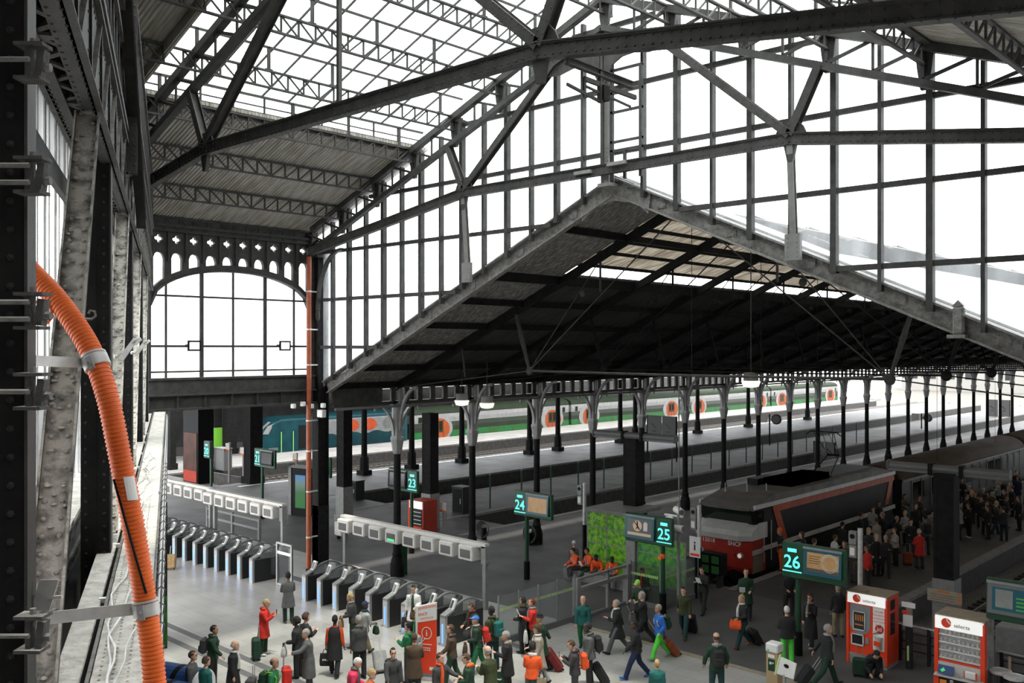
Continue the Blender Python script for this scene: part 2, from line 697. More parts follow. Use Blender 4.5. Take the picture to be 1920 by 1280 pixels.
for i, (a, b) in enumerate(PLATS):
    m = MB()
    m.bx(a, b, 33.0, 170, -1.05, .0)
    f = struct(m.build('floor_platform', M['platform'] if i else M['platform_sunlit']))
    e = MB()
    for x in (a, b):
        s = 1 if x == a else -1
        e.bx(min(x, x + s * .35) - .02, max(x, x + s * .35) + .02, 33.0, 170, -.12, .012)
    e.build('platform_edge', M['concrete'], f)
    w = MB()
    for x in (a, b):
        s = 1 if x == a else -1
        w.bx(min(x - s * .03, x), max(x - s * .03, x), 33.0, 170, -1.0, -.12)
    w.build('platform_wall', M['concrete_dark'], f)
    if i in (1,):
        l = MB()
        for k in range(24):
            y = 34 + k * 4.9
            l.bx(a + .7, a + 1.05, y, y + 4.75, .0, .006)
        l.build('white_edge_line', mat('white_line_paint', (.85, .9, .86), .5), f)
m = MB()
m.bx(-110, 40, 30.0, 300, -1.4, -1.02)
struct(m.build('floor_trackbed', M['ballast']))
# end walls of the platforms towards the tracks
m = MB()
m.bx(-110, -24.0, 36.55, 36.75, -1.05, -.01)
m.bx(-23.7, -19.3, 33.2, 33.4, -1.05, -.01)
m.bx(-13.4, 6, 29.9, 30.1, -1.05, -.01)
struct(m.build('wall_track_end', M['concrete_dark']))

# glazed gable wall --------------------------------------------------------------------
LOFF = [-1.05 * k for k in range(1, 14)]
ROFF = [1.118 * k for k in range(1, 14)]


def rakez(o):
    return 14.5 - .44 * abs(o)


mull = MB()
for o in LOFF + ROFF:
    k = round(abs(o) / (1.05 if o < 0 else 1.118))
    w = .15 if k % 2 == 0 else .09
    x = off2x(o)
    mull.bx(x - w / 2, x + w / 2, GY - .09, GY + .09, rakez(o) - .05, roofz(o) - .1)
for zt in (9.73, 11.6, 13.48, 15.36, 17.22, 19.05):
    ext = 14.8
    top = (19.6 - zt) / .375
    bot = (14.5 - zt) / .44
    hi = min(ext, top)
    if bot <= 0:
        mull.bx(off2x(-hi), off2x(hi * 1.02), GY - .06, GY + .06, zt - .065, zt + .065)
    else:
        if bot < ext:
            mull.bx(off2x(-hi), off2x(-bot), GY - .06, GY + .06, zt - .065, zt + .065)
            mull.bx(off2x(bot), off2x(hi), GY - .06, GY + .06, zt - .065, zt + .065)
w1 = struct(mull.build('window_1', M['iron']))
p = MB()
L = 14.9
p.prism([(-14.45, rakez(14.45)), (0, rakez(0)), (L, rakez(L)), (L, roofz(L)), (0, roofz(0)), (-14.45, roofz(14.45))], (CX, GY + .1, 0), (1, 0, 0), (0, 0, 1), (0, .012, 0))
p.build('pane', M['glass_hall'], w1)

# wall with the arched window ----------------------------------------------------------
Y0, Y1 = 14.75, 21.35
ZS, ZC = 11.15, 12.5


def archz(y, up=0.0):
    t = (y - (Y0 + Y1) / 2) / ((Y1 - Y0) / 2)
    t = max(-1, min(1, t))
    return ZS + (ZC - ZS) * math.sqrt(max(0, 1 - (abs(t) ** 2.1))) + up


wall = MB()
NB = 10
bw = (Y1 - Y0) / NB


def panel(outer, hole, th=.16):
    n = len(outer)
    x0, x1 = WX - th / 2, WX + th / 2
    a = [(x1, q[0], q[1]) for q in outer]
    b = [(x1, q[0], q[1]) for q in hole]
    c = [(x0, q[0], q[1]) for q in outer]
    d = [(x0, q[0], q[1]) for q in hole]
    ff = []
    for i in range(n):
        j = (i + 1) % n
        ff += [(i, j, n + j, n + i), (2 * n + j, 2 * n + i, 3 * n + i, 3 * n + j), (n + i, n + j, 3 * n + j, 3 * n + i), (j, i, 2 * n + i, 2 * n + j)]
    wall.add(a + b + c + d, ff)


def per(y0, y1, fb, ft, k=8):
    """closed outline: bottom curve fb, right side, top curve ft, left side"""
    pts = [(y0 + (y1 - y0) * i / k, fb(y0 + (y1 - y0) * i / k)) for i in range(k)]
    pts += [(y1, fb(y1) + (ft(y1) - fb(y1)) * i / k) for i in range(k)]
    pts += [(y1 - (y1 - y0) * i / k, ft(y1 - (y1 - y0) * i / k)) for i in range(k)]
    pts += [(y0, ft(y0) + (fb(y0) - ft(y0)) * i / k) for i in range(k)]
    return pts


for i in range(NB):
    a, b = Y0 + i * bw, Y0 + (i + 1) * bw
    ha, hb = a + bw * .2, b - bw * .2
    r = (hb - ha) / 2
    cy = (ha + hb) / 2
    panel(per(a, b, lambda y: archz(y), lambda y: 13.25),
          per(ha, hb, lambda y: archz(y, .26), lambda y: 12.86 + math.sqrt(max(0, r * r - (y - cy) ** 2))))
    out = per(a, b, lambda y: 13.25, lambda y: 13.82)
    zc = 13.54
    hole = []
    for q in out:
        an = math.atan2(q[1] - zc, q[0] - cy)
        rr = .085 + .075 * abs(math.cos(2 * an)) ** 1.5
        hole.append((cy + rr * math.cos(an), zc + rr * math.sin(an)))
    panel(out, hole)
    wall.bx(WX + .05, WX + .16, a - .035, a + .035, 12.75 if 0 < i < 10 else 12, 13.82)
    for q in range(2):
        for z in (13.32, 13.45, 13.62, 13.76):
            wall.rivet((WX + .08, a + .1 + q * (bw - .2), z), (1, 0, 0), .018)
# arch flange
n = 28
for i in range(n):
    ya, yb = Y0 + (Y1 - Y0) * i / n, Y0 + (Y1 - Y0) * (i + 1) / n
    wall.bar((WX + .03, ya, archz(ya, .03)), (WX + .03, yb, archz(yb, .03)), .30, .05)
wall.bx(WX - .2, WX + .2, Y0 - .7, Y1 + .25, 13.82, 14.3)            # top beam
wall.bx(WX - .28, WX + .3, Y0 - .7, Y1 + .25, 13.95, 14.05)
wall.bx(WX - .2, WX + .16, Y0 - .7, Y1 + .2, 8.05, 8.62)             # sill beam
wall.bx(WX - .2, WX + .26, Y0 - .7, Y1 + .2, 8.56, 8.64)
wall.bx(WX - .2, WX + .06, Y0 - .7, Y1 + .2, 7.55, 8.05)
wall.bx(WX - .2, WX + .30, Y0 - .7, Y1 + .2, 8.0, 8.06)
wall.bx(WX - .25, WX + .28, Y0 - .7, Y1 + .2, 7.48, 7.56)
for k in range(7):
    y = Y0 - .1 + k * 1.06
    wall.bx(WX + .05, WX + .22, y - .025, y + .025, 7.55, 8.02)
wall.bx(WX - .15, WX + .15, Y0 - .7, Y0 + .02, 8.6, 14)
wall.bx(WX - .15, WX + .15, Y1 - .02, Y1 + .25, 8.6, 14)
wl = struct(wall.build('wall_left', M['iron']))
w2 = MB()
for px, ww in ((312, .07), (379, .14), (438, .07), (498, .14), (552, .07)):
    y = pX(px, 640, WX).y
    w2.bx(WX - .07, WX - .01, y - ww / 2, y + ww / 2, 8.6, archz(y, .02))
for zt, ww in ((11.55, .07), (9.76, .08), (8.85, .06)):
    w2.bx(WX - .07, WX - .02, Y0 + .05, Y1 - .05, zt - ww / 2, zt + ww / 2)
w2o = struct(w2.build('window_2', M['iron']))
p = MB()
p.prism([(Y0, 8.62)] + [(Y1, 8.62)] + [(Y1 - (Y1 - Y0) * i / 30, archz(Y1 - (Y1 - Y0) * i / 30, .3)) for i in range(31)], (WX - .1, 0, 0), (0, 1, 0), (0, 0, 1), (.01, 0, 0))
p.prism([(Y0, 11.3), (Y1, 11.3), (Y1, 13.8), (Y0, 13.8)], (WX - .14, 0, 0), (0, 1, 0), (0, 0, 1), (.01, 0, 0))
p.build('pane', M['glass_milky'], w2o)
for i, (px, side) in enumerate(((360, 'left'), (530, 'right'))):
    c = pX(px, 648, WX)
    t = thing('floodlight', 'small square floodlight on the arched window, %s' % ('nearer the facade' if i == 0 else 'nearer the orange drainpipe'), 'floodlight', (WX + .02, c.y, c.z), 0, 'floodlights on the arched window')
    b = MB()
    b.box((.14, 0, 0), (.05, .5, .38))
    b.box((.05, 0, 0), (.14, .3, .2))
    b.bx(-.02, .16, -.27, -.25, -.05, .05)
    b.bx(-.02, .16, .25, .27, -.05, .05)
    b.build('housing', M['black'], t)
    b = MB()
    b.box((.17, 0, 0), (.012, .36, .25))
    b.build('lens', M['lamp_white'], t)

# corner column, capital and curved bracket
t = thing('corner_column', 'tall dark riveted iron column at the corner of arched window and glass gable', 'column', (-31.1, 21.75, 0))
b = MB()
b.ibeam((0, 0, 0), (0, 0, 14.0), .42, .5, (0, 1, 0), .03, .05)
b.bx(-.22, .22, -.25, .25, 0, 3.4)
for z in range(46):
    for x in (-.15, .15):
        b.rivet((x, -.25, .3 + z * .3), (0, -1, 0), .022)
        b.rivet((.21, x * .9, .3 + z * .3), (1, 0, 0), .022)
b.build('shaft', M['iron_dark'], t)
b = MB()
b.bx(-.3, .3, -.34, .34, 0, .5)
b.build('base_plate', M['iron_dark'], t)
b = MB()
b.bx(-.35, .35, -.4, .3, 13.3, 13.9)
b.bx(-.4, 1.2, -.45, -.15, 13.55, 13.8)
pts = [Vector((.25 + 1.6 * (1 - math.cos(a)), -.3, 11.2 + 2.3 * math.sin(a))) for a in [i * math.pi / 2 / 12 for i in range(13)]]
for i in range(12):
    b.bar(pts[i], pts[i + 1], .16, .1, (1, 0, -.3))
b.lathe([(.01, 10.75), (.07, 10.85), (.09, 11.0), (.06, 11.2), (.09, 11.25), (.02, 11.3)], (.25, -.3, 0), 8)
b.build('curved_bracket', M['iron'], t)

# orange red drain pipe on that column
t = thing('drainpipe', 'orange red drainpipe running down the corner column', 'pipe', (-30.95, 21.1, 0))
b = MB()
b.tube([(-.02, 0, 1.0), (0, 0, 13.3)], .1, 12)
b.build('pipe', M['pipe_red'], t, True)
b = MB()
for z in (2.2, 4.0, 5.6, 6.8, 9.0, 10.4, 11.9):
    b.tube([(0, 0, z), (0, 0, z + .06)], .118, 12)
    b.bx(-.03, .03, 0, .4, z, z + .05)
b.build('pipe_clamp', M['galv'], t)
b = MB()
b.tube([(0, 0, 0), (0, 0, 1.0)], .13, 12)
b.build('cast_foot', M['black'], t, True)

# roof decks ---------------------------------------------------------------------------
def slope_slab(o0, o1, th, lift, ystart, yend, mb, z=roofz):
    """sloping slab between two offsets from the ridge; ystart may follow the facade"""
    s = 1 if o1 > 0 else -1
    x0, x1 = off2x(o0), off2x(o1)
    ys0, ys1 = (ystart(x0), ystart(x1)) if callable(ystart) else (ystart, ystart)
    a = [(x0, ys0, z(o0) + lift), (x1, ys1, z(o1) + lift), (x1, yend, z(o1) + lift), (x0, yend, z(o0) + lift)]
    b = [(q[0], q[1], q[2] + th) for q in a]
    mb.add(a + b, [(0, 1, 2, 3), (7, 6, 5, 4), (0, 4, 5, 1), (1, 5, 6, 2), (2, 6, 7, 3), (3, 7, 4, 0)])


m = MB()
slope_slab(-8.4, -15.3, .1, 0, facY, GY + .3, m)
# towards the gallery, before the near truss, the left slope is boarded up to the ridge
NY = 11.2
x0, x1 = off2x(-8.4), CX
for a_, b_ in (((facY(x0), roofz(-8.4)), (NY, roofz(-8.4))),):
    lo = [(x0, facY(x0), roofz(-8.4)), (x1, max(facY(x1), -9), roofz(0)), (x1, NY, roofz(0)), (x0, NY, roofz(-8.4))]
    m.add(lo + [(q[0], q[1], q[2] + .1) for q in lo], [(0, 1, 2, 3), (7, 6, 5, 4), (0, 4, 5, 1), (1, 5, 6, 2), (2, 6, 7, 3), (3, 7, 4, 0)])
m.bx(x0 - .1, x0 + .1, NY - .1, NY + .1, roofz(-8.4) - .1, roofz(-8.4) + .9)
m.add([(x0, NY - .12, roofz(-8.4) - .28), (x1, NY - .12, roofz(0) - .28), (x1, NY + .02, roofz(0) - .28), (x0, NY + .02, roofz(-8.4) - .28), (x0, NY - .12, roofz(-8.4) + .9), (x1, NY - .12, roofz(0) + .9), (x1, NY + .02, roofz(0) + .9), (x0, NY + .02, roofz(-8.4) + .9)], [(0, 1, 2, 3), (7, 6, 5, 4), (0, 4, 5, 1), (1, 5, 6, 2), (2, 6, 7, 3), (3, 7, 4, 0)])
struct(m.build('ceiling_left', M['soffit']))
m = MB()
slope_slab(8.95, 15.0, .1, 0, -9, GY + .3, m)
struct(m.build('ceiling_right', M['soffit']))
m = MB()
bars = MB()
for o0, o1 in ((-.25, -8.55), (.25, 9.1)):
    slope_slab(o0, o1, .012, .72, NY if o1 < 0 else -9, GY + .3, m)
    y = NY + .4 if o1 < 0 else -8.0
    while y < GY:
        xs = o1 if (o1 > 0 or facY(off2x(o1)) < y) else None
        oe = o1
        if o1 < 0:
            # keep the bar on the hall side of the facade
            while facY(off2x(oe)) > y and oe < -.6:
                oe += .3
        if abs(oe) > 1:
            bars.bar((off2x(o0), y, roofz(o0) + .68), (off2x(oe), y, roofz(oe) + .68), .035, .06)
        y += .92
    ox = off2x(o1)
    y0 = NY if o1 < 0 else -9
    m.bx(ox - .006, ox + .006, y0, GY + .2, roofz(o1) + .1, roofz(o1) + .72)
    bars.bar((ox, y0, roofz(o1) + .70), (ox, GY + .2, roofz(o1) + .70), .08, .07)
    bars.bar((ox, y0, roofz(o1) + .40), (ox, GY + .2, roofz(o1) + .40), .04, .04)
    bars.bar((ox, y0, roofz(o1) + .06), (ox, GY + .2, roofz(o1) + .06), .14, .3)
    k = 0
    while y0 + k * 1.05 < GY:
        bars.bar((ox, y0 + k * 1.05, roofz(o1) + .1), (ox, y0 + k * 1.05, roofz(o1) + .72), .05, .05, (1, 0, 0))
        k += 1
bars.bar((CX, 8, roofz(0) + .75), (CX, GY, roofz(0) + .75), .3, .1)
w3 = struct(bars.build('window_3', M['iron']))
m.build('pane', M['glass_roof'], w3)


def lattice(p, q, dep, panelw, up=Z, cw=.1, ch=.05, ww=.05, mirror=True):
    """N-lattice girder between p and q (its top line), dep deep: returns chords and web"""
    p, q = Vector(p), Vector(q)
    t = (q - p).normalized()
    Ld = (q - p).length
    d = Vector(up) * -dep
    ch_ = MB()
    ch_.bar(p, q, cw, ch, up)
    ch_.bar(p + d, q + d, cw, ch, up)
    wb = MB()
    n = max(2, int(Ld / panelw))
    for i in range(n + 1):
        a = p + t * (Ld * i / n)
        wb.bar(a, a + d, ww * .8, ww, t)
        if i < n:
            b2 = p + t * (Ld * (i + 1) / n)
            if (i < n / 2) or not mirror:
                wb.bar(a, b2 + d, ww * .7, ww * .9)
            else:
                wb.bar(a + d, b2, ww * .7, ww * .9)
    return ch_, wb


def purlin(o, label):
    x = off2x(o)
    z = roofz(o) - .06
    y0 = max(facY(x) - .2, 1.0) if o < 0 else (2.0 if o > 5 else max(2.0, facY(x)))
    t = thing('lattice_purlin', label, 'roof girder', (x, GY, z), 0, 'lattice purlins under the hall roof')
    c, w = lattice((x, y0, z), (x, GY, z), .46, .52)
    c.build('chord', M['iron'], t, world=True)
    w.build('web', M['iron'], t, world=True)
    b = MB()
    b.prism([(-.22, 0), (.22, 0), (.16, -.55), (.09, -1.0), (-.09, -1.0), (-.16, -.55)], (x, GY - .38, z), (1, 0, 0), (0, 0, 1), (0, .12, 0))
    b.build('end_bracket', M['iron'], t, world=True)
    if -8.5 < o < 9 and abs(o) > .5:
        b = MB()
        b.bar((x, y0, z + .66), (x, GY, z + .66), .06, .06)
        y = GY - 1.0
        while y > y0:
            b.bar((x, y, z), (x, y, z + .66), .06, .09, (0, 1, 0))
            b.bx(x - .04, x + .04, y - .11, y + .11, z, z + .06)
            y -= 2.15
        b.build('skylight_rail', M['iron'], t, world=True)


for k in range(1, 8):
    purlin(-2.1 * k, '%s lattice purlin below the ridge on the left roof slope' % nth1(k - 1))
for k in range(1, 7):
    purlin(2.236 * k, '%s lattice purlin below the ridge on the right roof slope' % nth1(k - 1))
purlin(0, 'lattice purlin under the ridge of the hall roof')


# roof trusses -------------------------------------------------------------------------
def truss(Y, label, xl, xr, riv, hang):
    t = thing('roof_truss', label, 'roof truss', (CX, Y, 14.8), 0, 'iron trusses across the hall')
    nodes = [(-14.7, 13.45), (-5.75, 14.8), (5.8, 14.8), (14.6, 13.55)]

    def cz(o):
        for (a, za), (b, zb) in zip(nodes, nodes[1:]):
            if a <= o <= b:
                return za + (zb - za) * (o - a) / (b - a)
        return 13.5

    ch = MB()
    pts = [xl] + [q[0] for q in nodes if xl < q[0] < xr] + [xr]
    for a, b in zip(pts, pts[1:]):
        pa, pb = Vector((off2x(a), Y, cz(a))), Vector((off2x(b), Y, cz(b)))
        ch.ibeam(pa, pb, .21, .27, Z, .03, .15)
        ch.bar(pa + Vector((0, 0, .148)), pb + Vector((0, 0, .148)), .25, .025)
        if riv:
            for dz in (.07, -.07):
                ch.rivets(pa + Vector((0, -.075, dz)), pb + Vector((0, -.075, dz)), .17, (0, -1, 0), .024)
            ch.rivets(pa + Vector((0, -.09, -.135)), pb + Vector((0, -.09, -.135)), .2, (0, 0, -1), .02)
    ch.build('lower_chord', M['iron'], t, world=True)
    rf = MB()
    for s, e in ((-1, -xl), (1, xr)):
        e = min(e, 14.4)
        rf.bar((CX, Y, chordz(0)), (off2x(s * e), Y, chordz(e)), .2, .17)
        rf.bar((CX, Y, roofz(0) - .12), (off2x(s * e), Y, roofz(e) - .12), .22, .2)
    rf.build('rafter', M['iron'], t, world=True)
    for s, st in ((-1, 1.05), (1, 1.118)):
        lw = MB()
        lim = -xl if s < 0 else xr
        k = 1
        while k * st < min(lim, 14.4):
            o = s * k * st
            lw.bar((off2x(o), Y, chordz(o)), (off2x(o), Y, roofz(o) - .1), .05, .06, (1, 0, 0))
            o2 = s * (k + 1) * st
            lw.bar((off2x(o), Y, chordz(o) + .08), (off2x(o2), Y, roofz(o2) - .15), .05, .08)
            k += 1
        lw.build('rafter_lacing', M['iron'], t, world=True)
    for o0, o1 in ((-5.75, -6.5), (-5.75, -1.8), (5.8, 6.55), (5.8, 1.9)):
        if not (xl < o0 < xr):
            continue
        b = MB()
        a, c = Vector((off2x(o0), Y, 14.9)), Vector((off2x(o1), Y, chordz(o1)))
        b.ibeam(a, c, .20, .24, (0, 1, 0), .025, .03)
        if riv:
            dv = (c - a).normalized().cross(Vector((0, 1, 0)))
            b.rivets(a + dv * .08 + Vector((0, -.13, 0)), c + dv * .08 + Vector((0, -.13, 0)), .2, (0, -1, 0), .016)
            b.rivets(a - dv * .08 + Vector((0, -.13, 0)), c - dv * .08 + Vector((0, -.13, 0)), .2, (0, -1, 0), .016)
        b.build('strut', M['iron'], t, world=True)
    for o in (-5.75, 5.8):
        g = MB()
        g.prism([(-.42, 0), (-.34, .18), (-.18, .34), (.18, .34), (.34, .18), (.42, 0)], (off2x(o), Y - .02, 14.9), (1, 0, 0), (0, 0, 1), (0, .04, 0))
        g.prism([(-.16, 0), (.16, 0), (.07, -.4), (-.07, -.4)], (off2x(o), Y - .05, 14.65), (1, 0, 0), (0, 0, 1), (0, .1, 0))
        g.build('gusset', M['iron'], t, world=True)
    g = MB()
    for s in (-1, 1):
        poly = [(.08 * s, -.1), (1.9 * s, -.75), (2.25 * s, -1.0)] + [(1.6 * s, -1.05), (1.1 * s, -.95), (.7 * s, -.98), (.35 * s, -1.15), (.12 * s, -1.6), (.08 * s, -1.7)]
        g.prism(poly, (CX, Y - .03, chordz(0)), (1, 0, 0), (0, 0, 1), (0, .06, 0))
        g.rivets((CX + s * .2, Y - .035, chordz(0) - .2), (CX + s * 2.0, Y - .035, chordz(0) - .86), .16, (0, -1, 0), .022)
        g.rivets((CX + s * .2, Y - .035, chordz(0) - .32), (CX + s * 2.0, Y - .035, chordz(0) - .98), .16, (0, -1, 0), .022)
    g.build('ridge_gusset', M['iron'], t, world=True)
    k = MB()
    k.bar((CX, Y, 14.9), (CX, Y, chordz(0) - .3), .09, .09, (1, 0, 0))
    k.build('king_rod', M['iron'], t, world=True)
    if hang:
        for o, nm in ((-5.75, 0), (5.8, 1)):
            h = MB()
            h.ibeam((off2x(o), Y, 14.7), (off2x(o), Y + .2, rakez(o) + .1), .16, .14, (0, 1, 0), .02, .03)
            h.bx(off2x(o) - .2, off2x(o) + .2, Y + .08, Y + .2, rakez(o) - .1, rakez(o) + .55)
            for q in range(5):
                h.rivet((off2x(o) - .12, Y + .08, rakez(o) - .02 + q * .12), (0, -1, 0), .022)
                h.rivet((off2x(o) + .12, Y + .08, rakez(o) - .02 + q * .12), (0, -1, 0), .022)
            h.build('hanger', M['iron_light'], t, world=True)
    return t


truss(GY - .45, 'far roof truss standing just in front of the glazed gable', -14.7, 14.6, True, True)
tn = truss(11.95, 'near roof truss crossing the whole upper picture in front', -10.5, 16.0, True, False)
b = MB()
pts = [Vector((-26.4 + 1.5 * (1 - math.cos(a)), 11.95, 12.2 + 2.2 * math.sin(a))) for a in [i * math.pi / 2 / 10 for i in range(11)]]
for i in range(10):
    b.bar(pts[i], pts[i + 1], .2, .18, (1, 0, -.3))
b.build('knee_brace', M['iron'], tn, world=True)

# central mast with maintenance ladder and trolley rail
t = thing('ridge_mast', 'riveted central mast rising from the shed ridge to the hall ridge', 'mast', (CX, GY - .2, 14.4))
b = MB()
b.ibeam((0, 0, 0), (0, 0, 4.6), .3, .26, (0, 1, 0), .03, .04)
for q in range(9):
    b.rivet((-.1, -.13, .1 + q * .12), (0, -1, 0), .025)
    b.rivet((.1, -.13, .1 + q * .12), (0, -1, 0), .025)
b.build('post', M['iron_light'], t)
b = MB()
b.bx(-.22, .22, -.2, .2, -.05, .05)
b.bx(-.9, -.3, -.45, -.25, .35, .45)
b.bx(.3, .95, -.45, -.25, .45, .55)
b.build('foot', M['iron_light'], t)
t = thing('access_ladder', 'short iron ladder frame beside the central mast on the glass gable', 'ladder', (CX + .2, GY - .3, 14.9))
b = MB()
b.bx(0, .08, -.04, .04, .35, 2.75)
b.bx(1.0, 1.1, -.05, .05, -.4, 2.75)
b.build('stile', M['iron'], t, split=True)
b = MB()
for z in (.4, .65, 1.5, 2.05, 2.7):
    b.bx(0, 1.1, -.04, .04, z, z + .07)
b.bx(.45, .53, -.04, .04, -.4, .4)
b.build('rung', M['iron'], t, split=True)
a, c = pD(1063, 113, 15.6), pD(1185, 160, 16.9)
t = thing('trolley_rail', 'dark trolley rail with hoist hanging from the near truss', 'rail', tuple(a))
b = MB()
b.ibeam(a, c, .10, .13, Z, .02, .03)
b.build('rail_beam', M['iron'], t, world=True)
d = Vector((0, 0, -.2))
a2, c2 = a + (c - a) * .25 + d, c + d * 1.0 + (c - a) * .06
b = MB()
b.bar(a2, c2, .06, .08)
b.bar(a2 + Vector((0, 0, -.12)), a2 + (c2 - a2) * .9 + Vector((0, 0, -.2)), .03, .04)
b.bar(a + d * 2.0, a2 + (c2 - a2) * .3 + Vector((0, 0, -.3)), .04, .05)
b.bar(a2, a2 + Vector((0, 0, -.3)), .04, .04, (1, 0, 0))
b.bar(a2 + (c2 - a2) * .3 + Vector((0, 0, .25)), a2 + (c2 - a2) * .3 + Vector((0, 0, -.32)), .07, .07, (1, 0, 0))
b.build('trolley_frame', M['iron'], t, world=True)
b = MB()
hc = a2 + (c2 - a2) * .36 + Vector((0, 0, -.14))
b.box(hc, (.16, .16, .26))
b.build('hoist', M['iron_dark'], t, world=True)

# unseen walls behind and beside the gallery, added to keep the hall dark
m = MB()
m.bx(5.8, 6.2, -9, 21, 0, 21)
m.bx(27.8, 28.2, 21, 115, -1, 7.4)  # unseen, stops side light under the added right-hand roof
m.bx(5.8, 28, 21, 21.4, 0, 13.5)
struct(m.build('wall_right', M['concrete']))
m = MB()
m.bx(-12, 6, -9.4, -9, 0, 21)
struct(m.build('wall_back', M['concrete']))
# ------------------------------------------------------------------ the platform shed
SY0 = 21.95
BAYS = [25.3 + 4.45 * k for k in range(23)]
EO, EZ = 14.2, 8.2


def sz(o):
    return 14.45 - .44 * abs(o)


# front rakes
for s, nm in ((-1, 'left'), (1, 'right')):
    t = thing('rake_girder', 'dust-covered raking girder on the %s edge of the platform shed gable' % nm, 'girder', (CX, SY0, 14.45))
    e = 14.3 if s < 0 else 16.4
    b = MB()
    p, q = Vector((CX, SY0 - .1, sz(0))), Vector((off2x(s * e), SY0 - .1, sz(e)))
    nrm = Vector((s * .44, 0, 1)).normalized()
    b.bar(p - nrm * .05, q - nrm * .05, .10, .42, nrm)
    b.build('web', M['rafter_pale'], t, world=True)
    b = MB()
    b.bar(p + nrm * .2 + Vector((0, -.1, 0)), q + nrm * .2 + Vector((0, -.1, 0)), .34, .05, nrm)
    b.bar(p + nrm * .28 + Vector((0, .06, 0)), q + nrm * .28 + Vector((0, .06, 0)), .16, .07, nrm)
    b.bar(p - nrm * .26 + Vector((0, -.08, 0)), q - nrm * .26 + Vector((0, -.08, 0)), .22, .04, nrm)
    b.build('flange', M['rafter_pale'], t, world=True)
    b = MB()
    b.rivets(p - nrm * .18 + Vector((0, -.052, 0)), q - nrm * .18 + Vector((0, -.052, 0)), .3, (0, -1, 0), .022)
    b.build('rivets', M['rafter_pale'], t, world=True)['kind'] = 'stuff'
    for k in range(6):
        b = MB()
        o = s * (1.6 + 2.2 * k)
        c = Vector((off2x(o), SY0 - .16, sz(o)))
        b.box(c + Vector((0, 0, .02)), (.3, .05, .3))
        for dx in (-.1, .1):
            for dz in (-.08, .1):
                b.rivet(c + Vector((dx, -.03, dz)), (0, -1, 0), .03)
        b.build('rivet_plate', M['rafter_pale'], t, world=True)
t = thing('apex_gusset_plate', 'curved gusset joining both raking girders at the shed apex', 'gusset', (CX, SY0, 14.45))
b = MB()
b.prism([(-1.3, -.32), (-1.2, -.95), (-.8, -.62), (0, -.45), (.8, -.62), (1.2, -.95), (1.3, -.32), (0, .3)], (0, -.24, 0), (1, 0, 0), (0, 0, 1), (0, .05, 0))
for k in range(-5, 6):
    b.rivet((k * .22, -.245, -.05 - abs(k) * .09), (0, -1, 0), .028)
b.build('plate', M['rafter_pale'], t)
# the electrical box on the right rake
c = pY(1798, 605, SY0 - .3)
t = thing('junction_box', 'dusty cast junction box fixed to the right shed rake', 'box', tuple(c))
b = MB()
b.rbox((0, 0, .05), (.24, .16, .62), .04)
b.prism([(-.13, .36), (.13, .36), (0, .5)], (0, -.08, 0), (1, 0, 0), (0, 0, 1), (0, .16, 0))
b.build('case', M['rafter_pale'], t)
b = MB()
b.bx(-.22, .16, -.12, .1, -.34, -.26)
b.build('bracket_shelf', M['rafter_pale'], t)
for px, py in ((1558, 490), (1735, 570)):
    c = pY(px, py, SY0 - .15)
    t = thing('hook_bracket', 'thorn shaped iron hook on the right shed rake, %s' % ('upper one' if px < 1600 else 'lower one below the thick mullion'), 'hook', tuple(c))
    b = MB()
    b.tube([(-.05, 0, -.1), (-.02, 0, .05), (.06, -.02, .22), (.08, -.02, .42)], [.07, .06, .045, .01], 8)
    b.build('hook', M['rafter_pale'], t, True)


def sslab(mb, o0, o1, y0, y1, th, lift):
    a = [(off2x(o0), y0, sz(o0) + lift), (off2x(o1), y0, sz(o1) + lift), (off2x(o1), y1, sz(o1) + lift), (off2x(o0), y1, sz(o0) + lift)]
    mb.add(a + [(q[0], q[1], q[2] + th) for q in a], [(0, 1, 2, 3), (7, 6, 5, 4), (0, 4, 5, 1), (1, 5, 6, 2), (2, 6, 7, 3), (3, 7, 4, 0)])


YE = BAYS[-1]
m = MB()
sslab(m, 0, -14.35, SY0, BAYS[0], .05, .05)
sslab(m, 0, 16.4, SY0, BAYS[0], .05, .05)
struct(m.build('ceiling_boards', M['boards']))
m = MB()
sslab(m, -5.2, -14.35, BAYS[0], YE, .06, .05)
sslab(m, 5.2, 16.4, BAYS[0], YE, .06, .05)
struct(m.build('ceiling_shed', M['soffit_shed']))
m = MB()
for o0, o1, y0 in ((-5.1, -14.5, SY0), (5.1, 16.4, SY0)):
    sslab(m, o0, o1, y0, YE, .04, .13)
sslab(m, 0, -5.2, SY0, BAYS[0], .04, .13)
sslab(m, 0, 5.2, SY0, BAYS[0], .04, .13)
struct(m.build('roof_outer', mat('weathered_zinc', (.24, .243, .25), .6, 0, (.17, .172, .175), 1.5)))
def lz(o):
    return 14.32 - .285 * abs(o)


m = MB()
for s in (-1, 1):
    e = s * 5.3
    a = [(CX, BAYS[0] - .1, lz(0)), (off2x(e), BAYS[0] - .1, lz(e)), (off2x(e), YE, lz(e)), (CX, YE, lz(0))]
    m.add(a + [(q[0], q[1], q[2] + .02) for q in a], [(0, 1, 2, 3), (7, 6, 5, 4), (0, 4, 5, 1), (1, 5, 6, 2), (2, 6, 7, 3), (3, 7, 4, 0)])
struct(m.build('ceiling_lantern', M['lantern_sheet']))
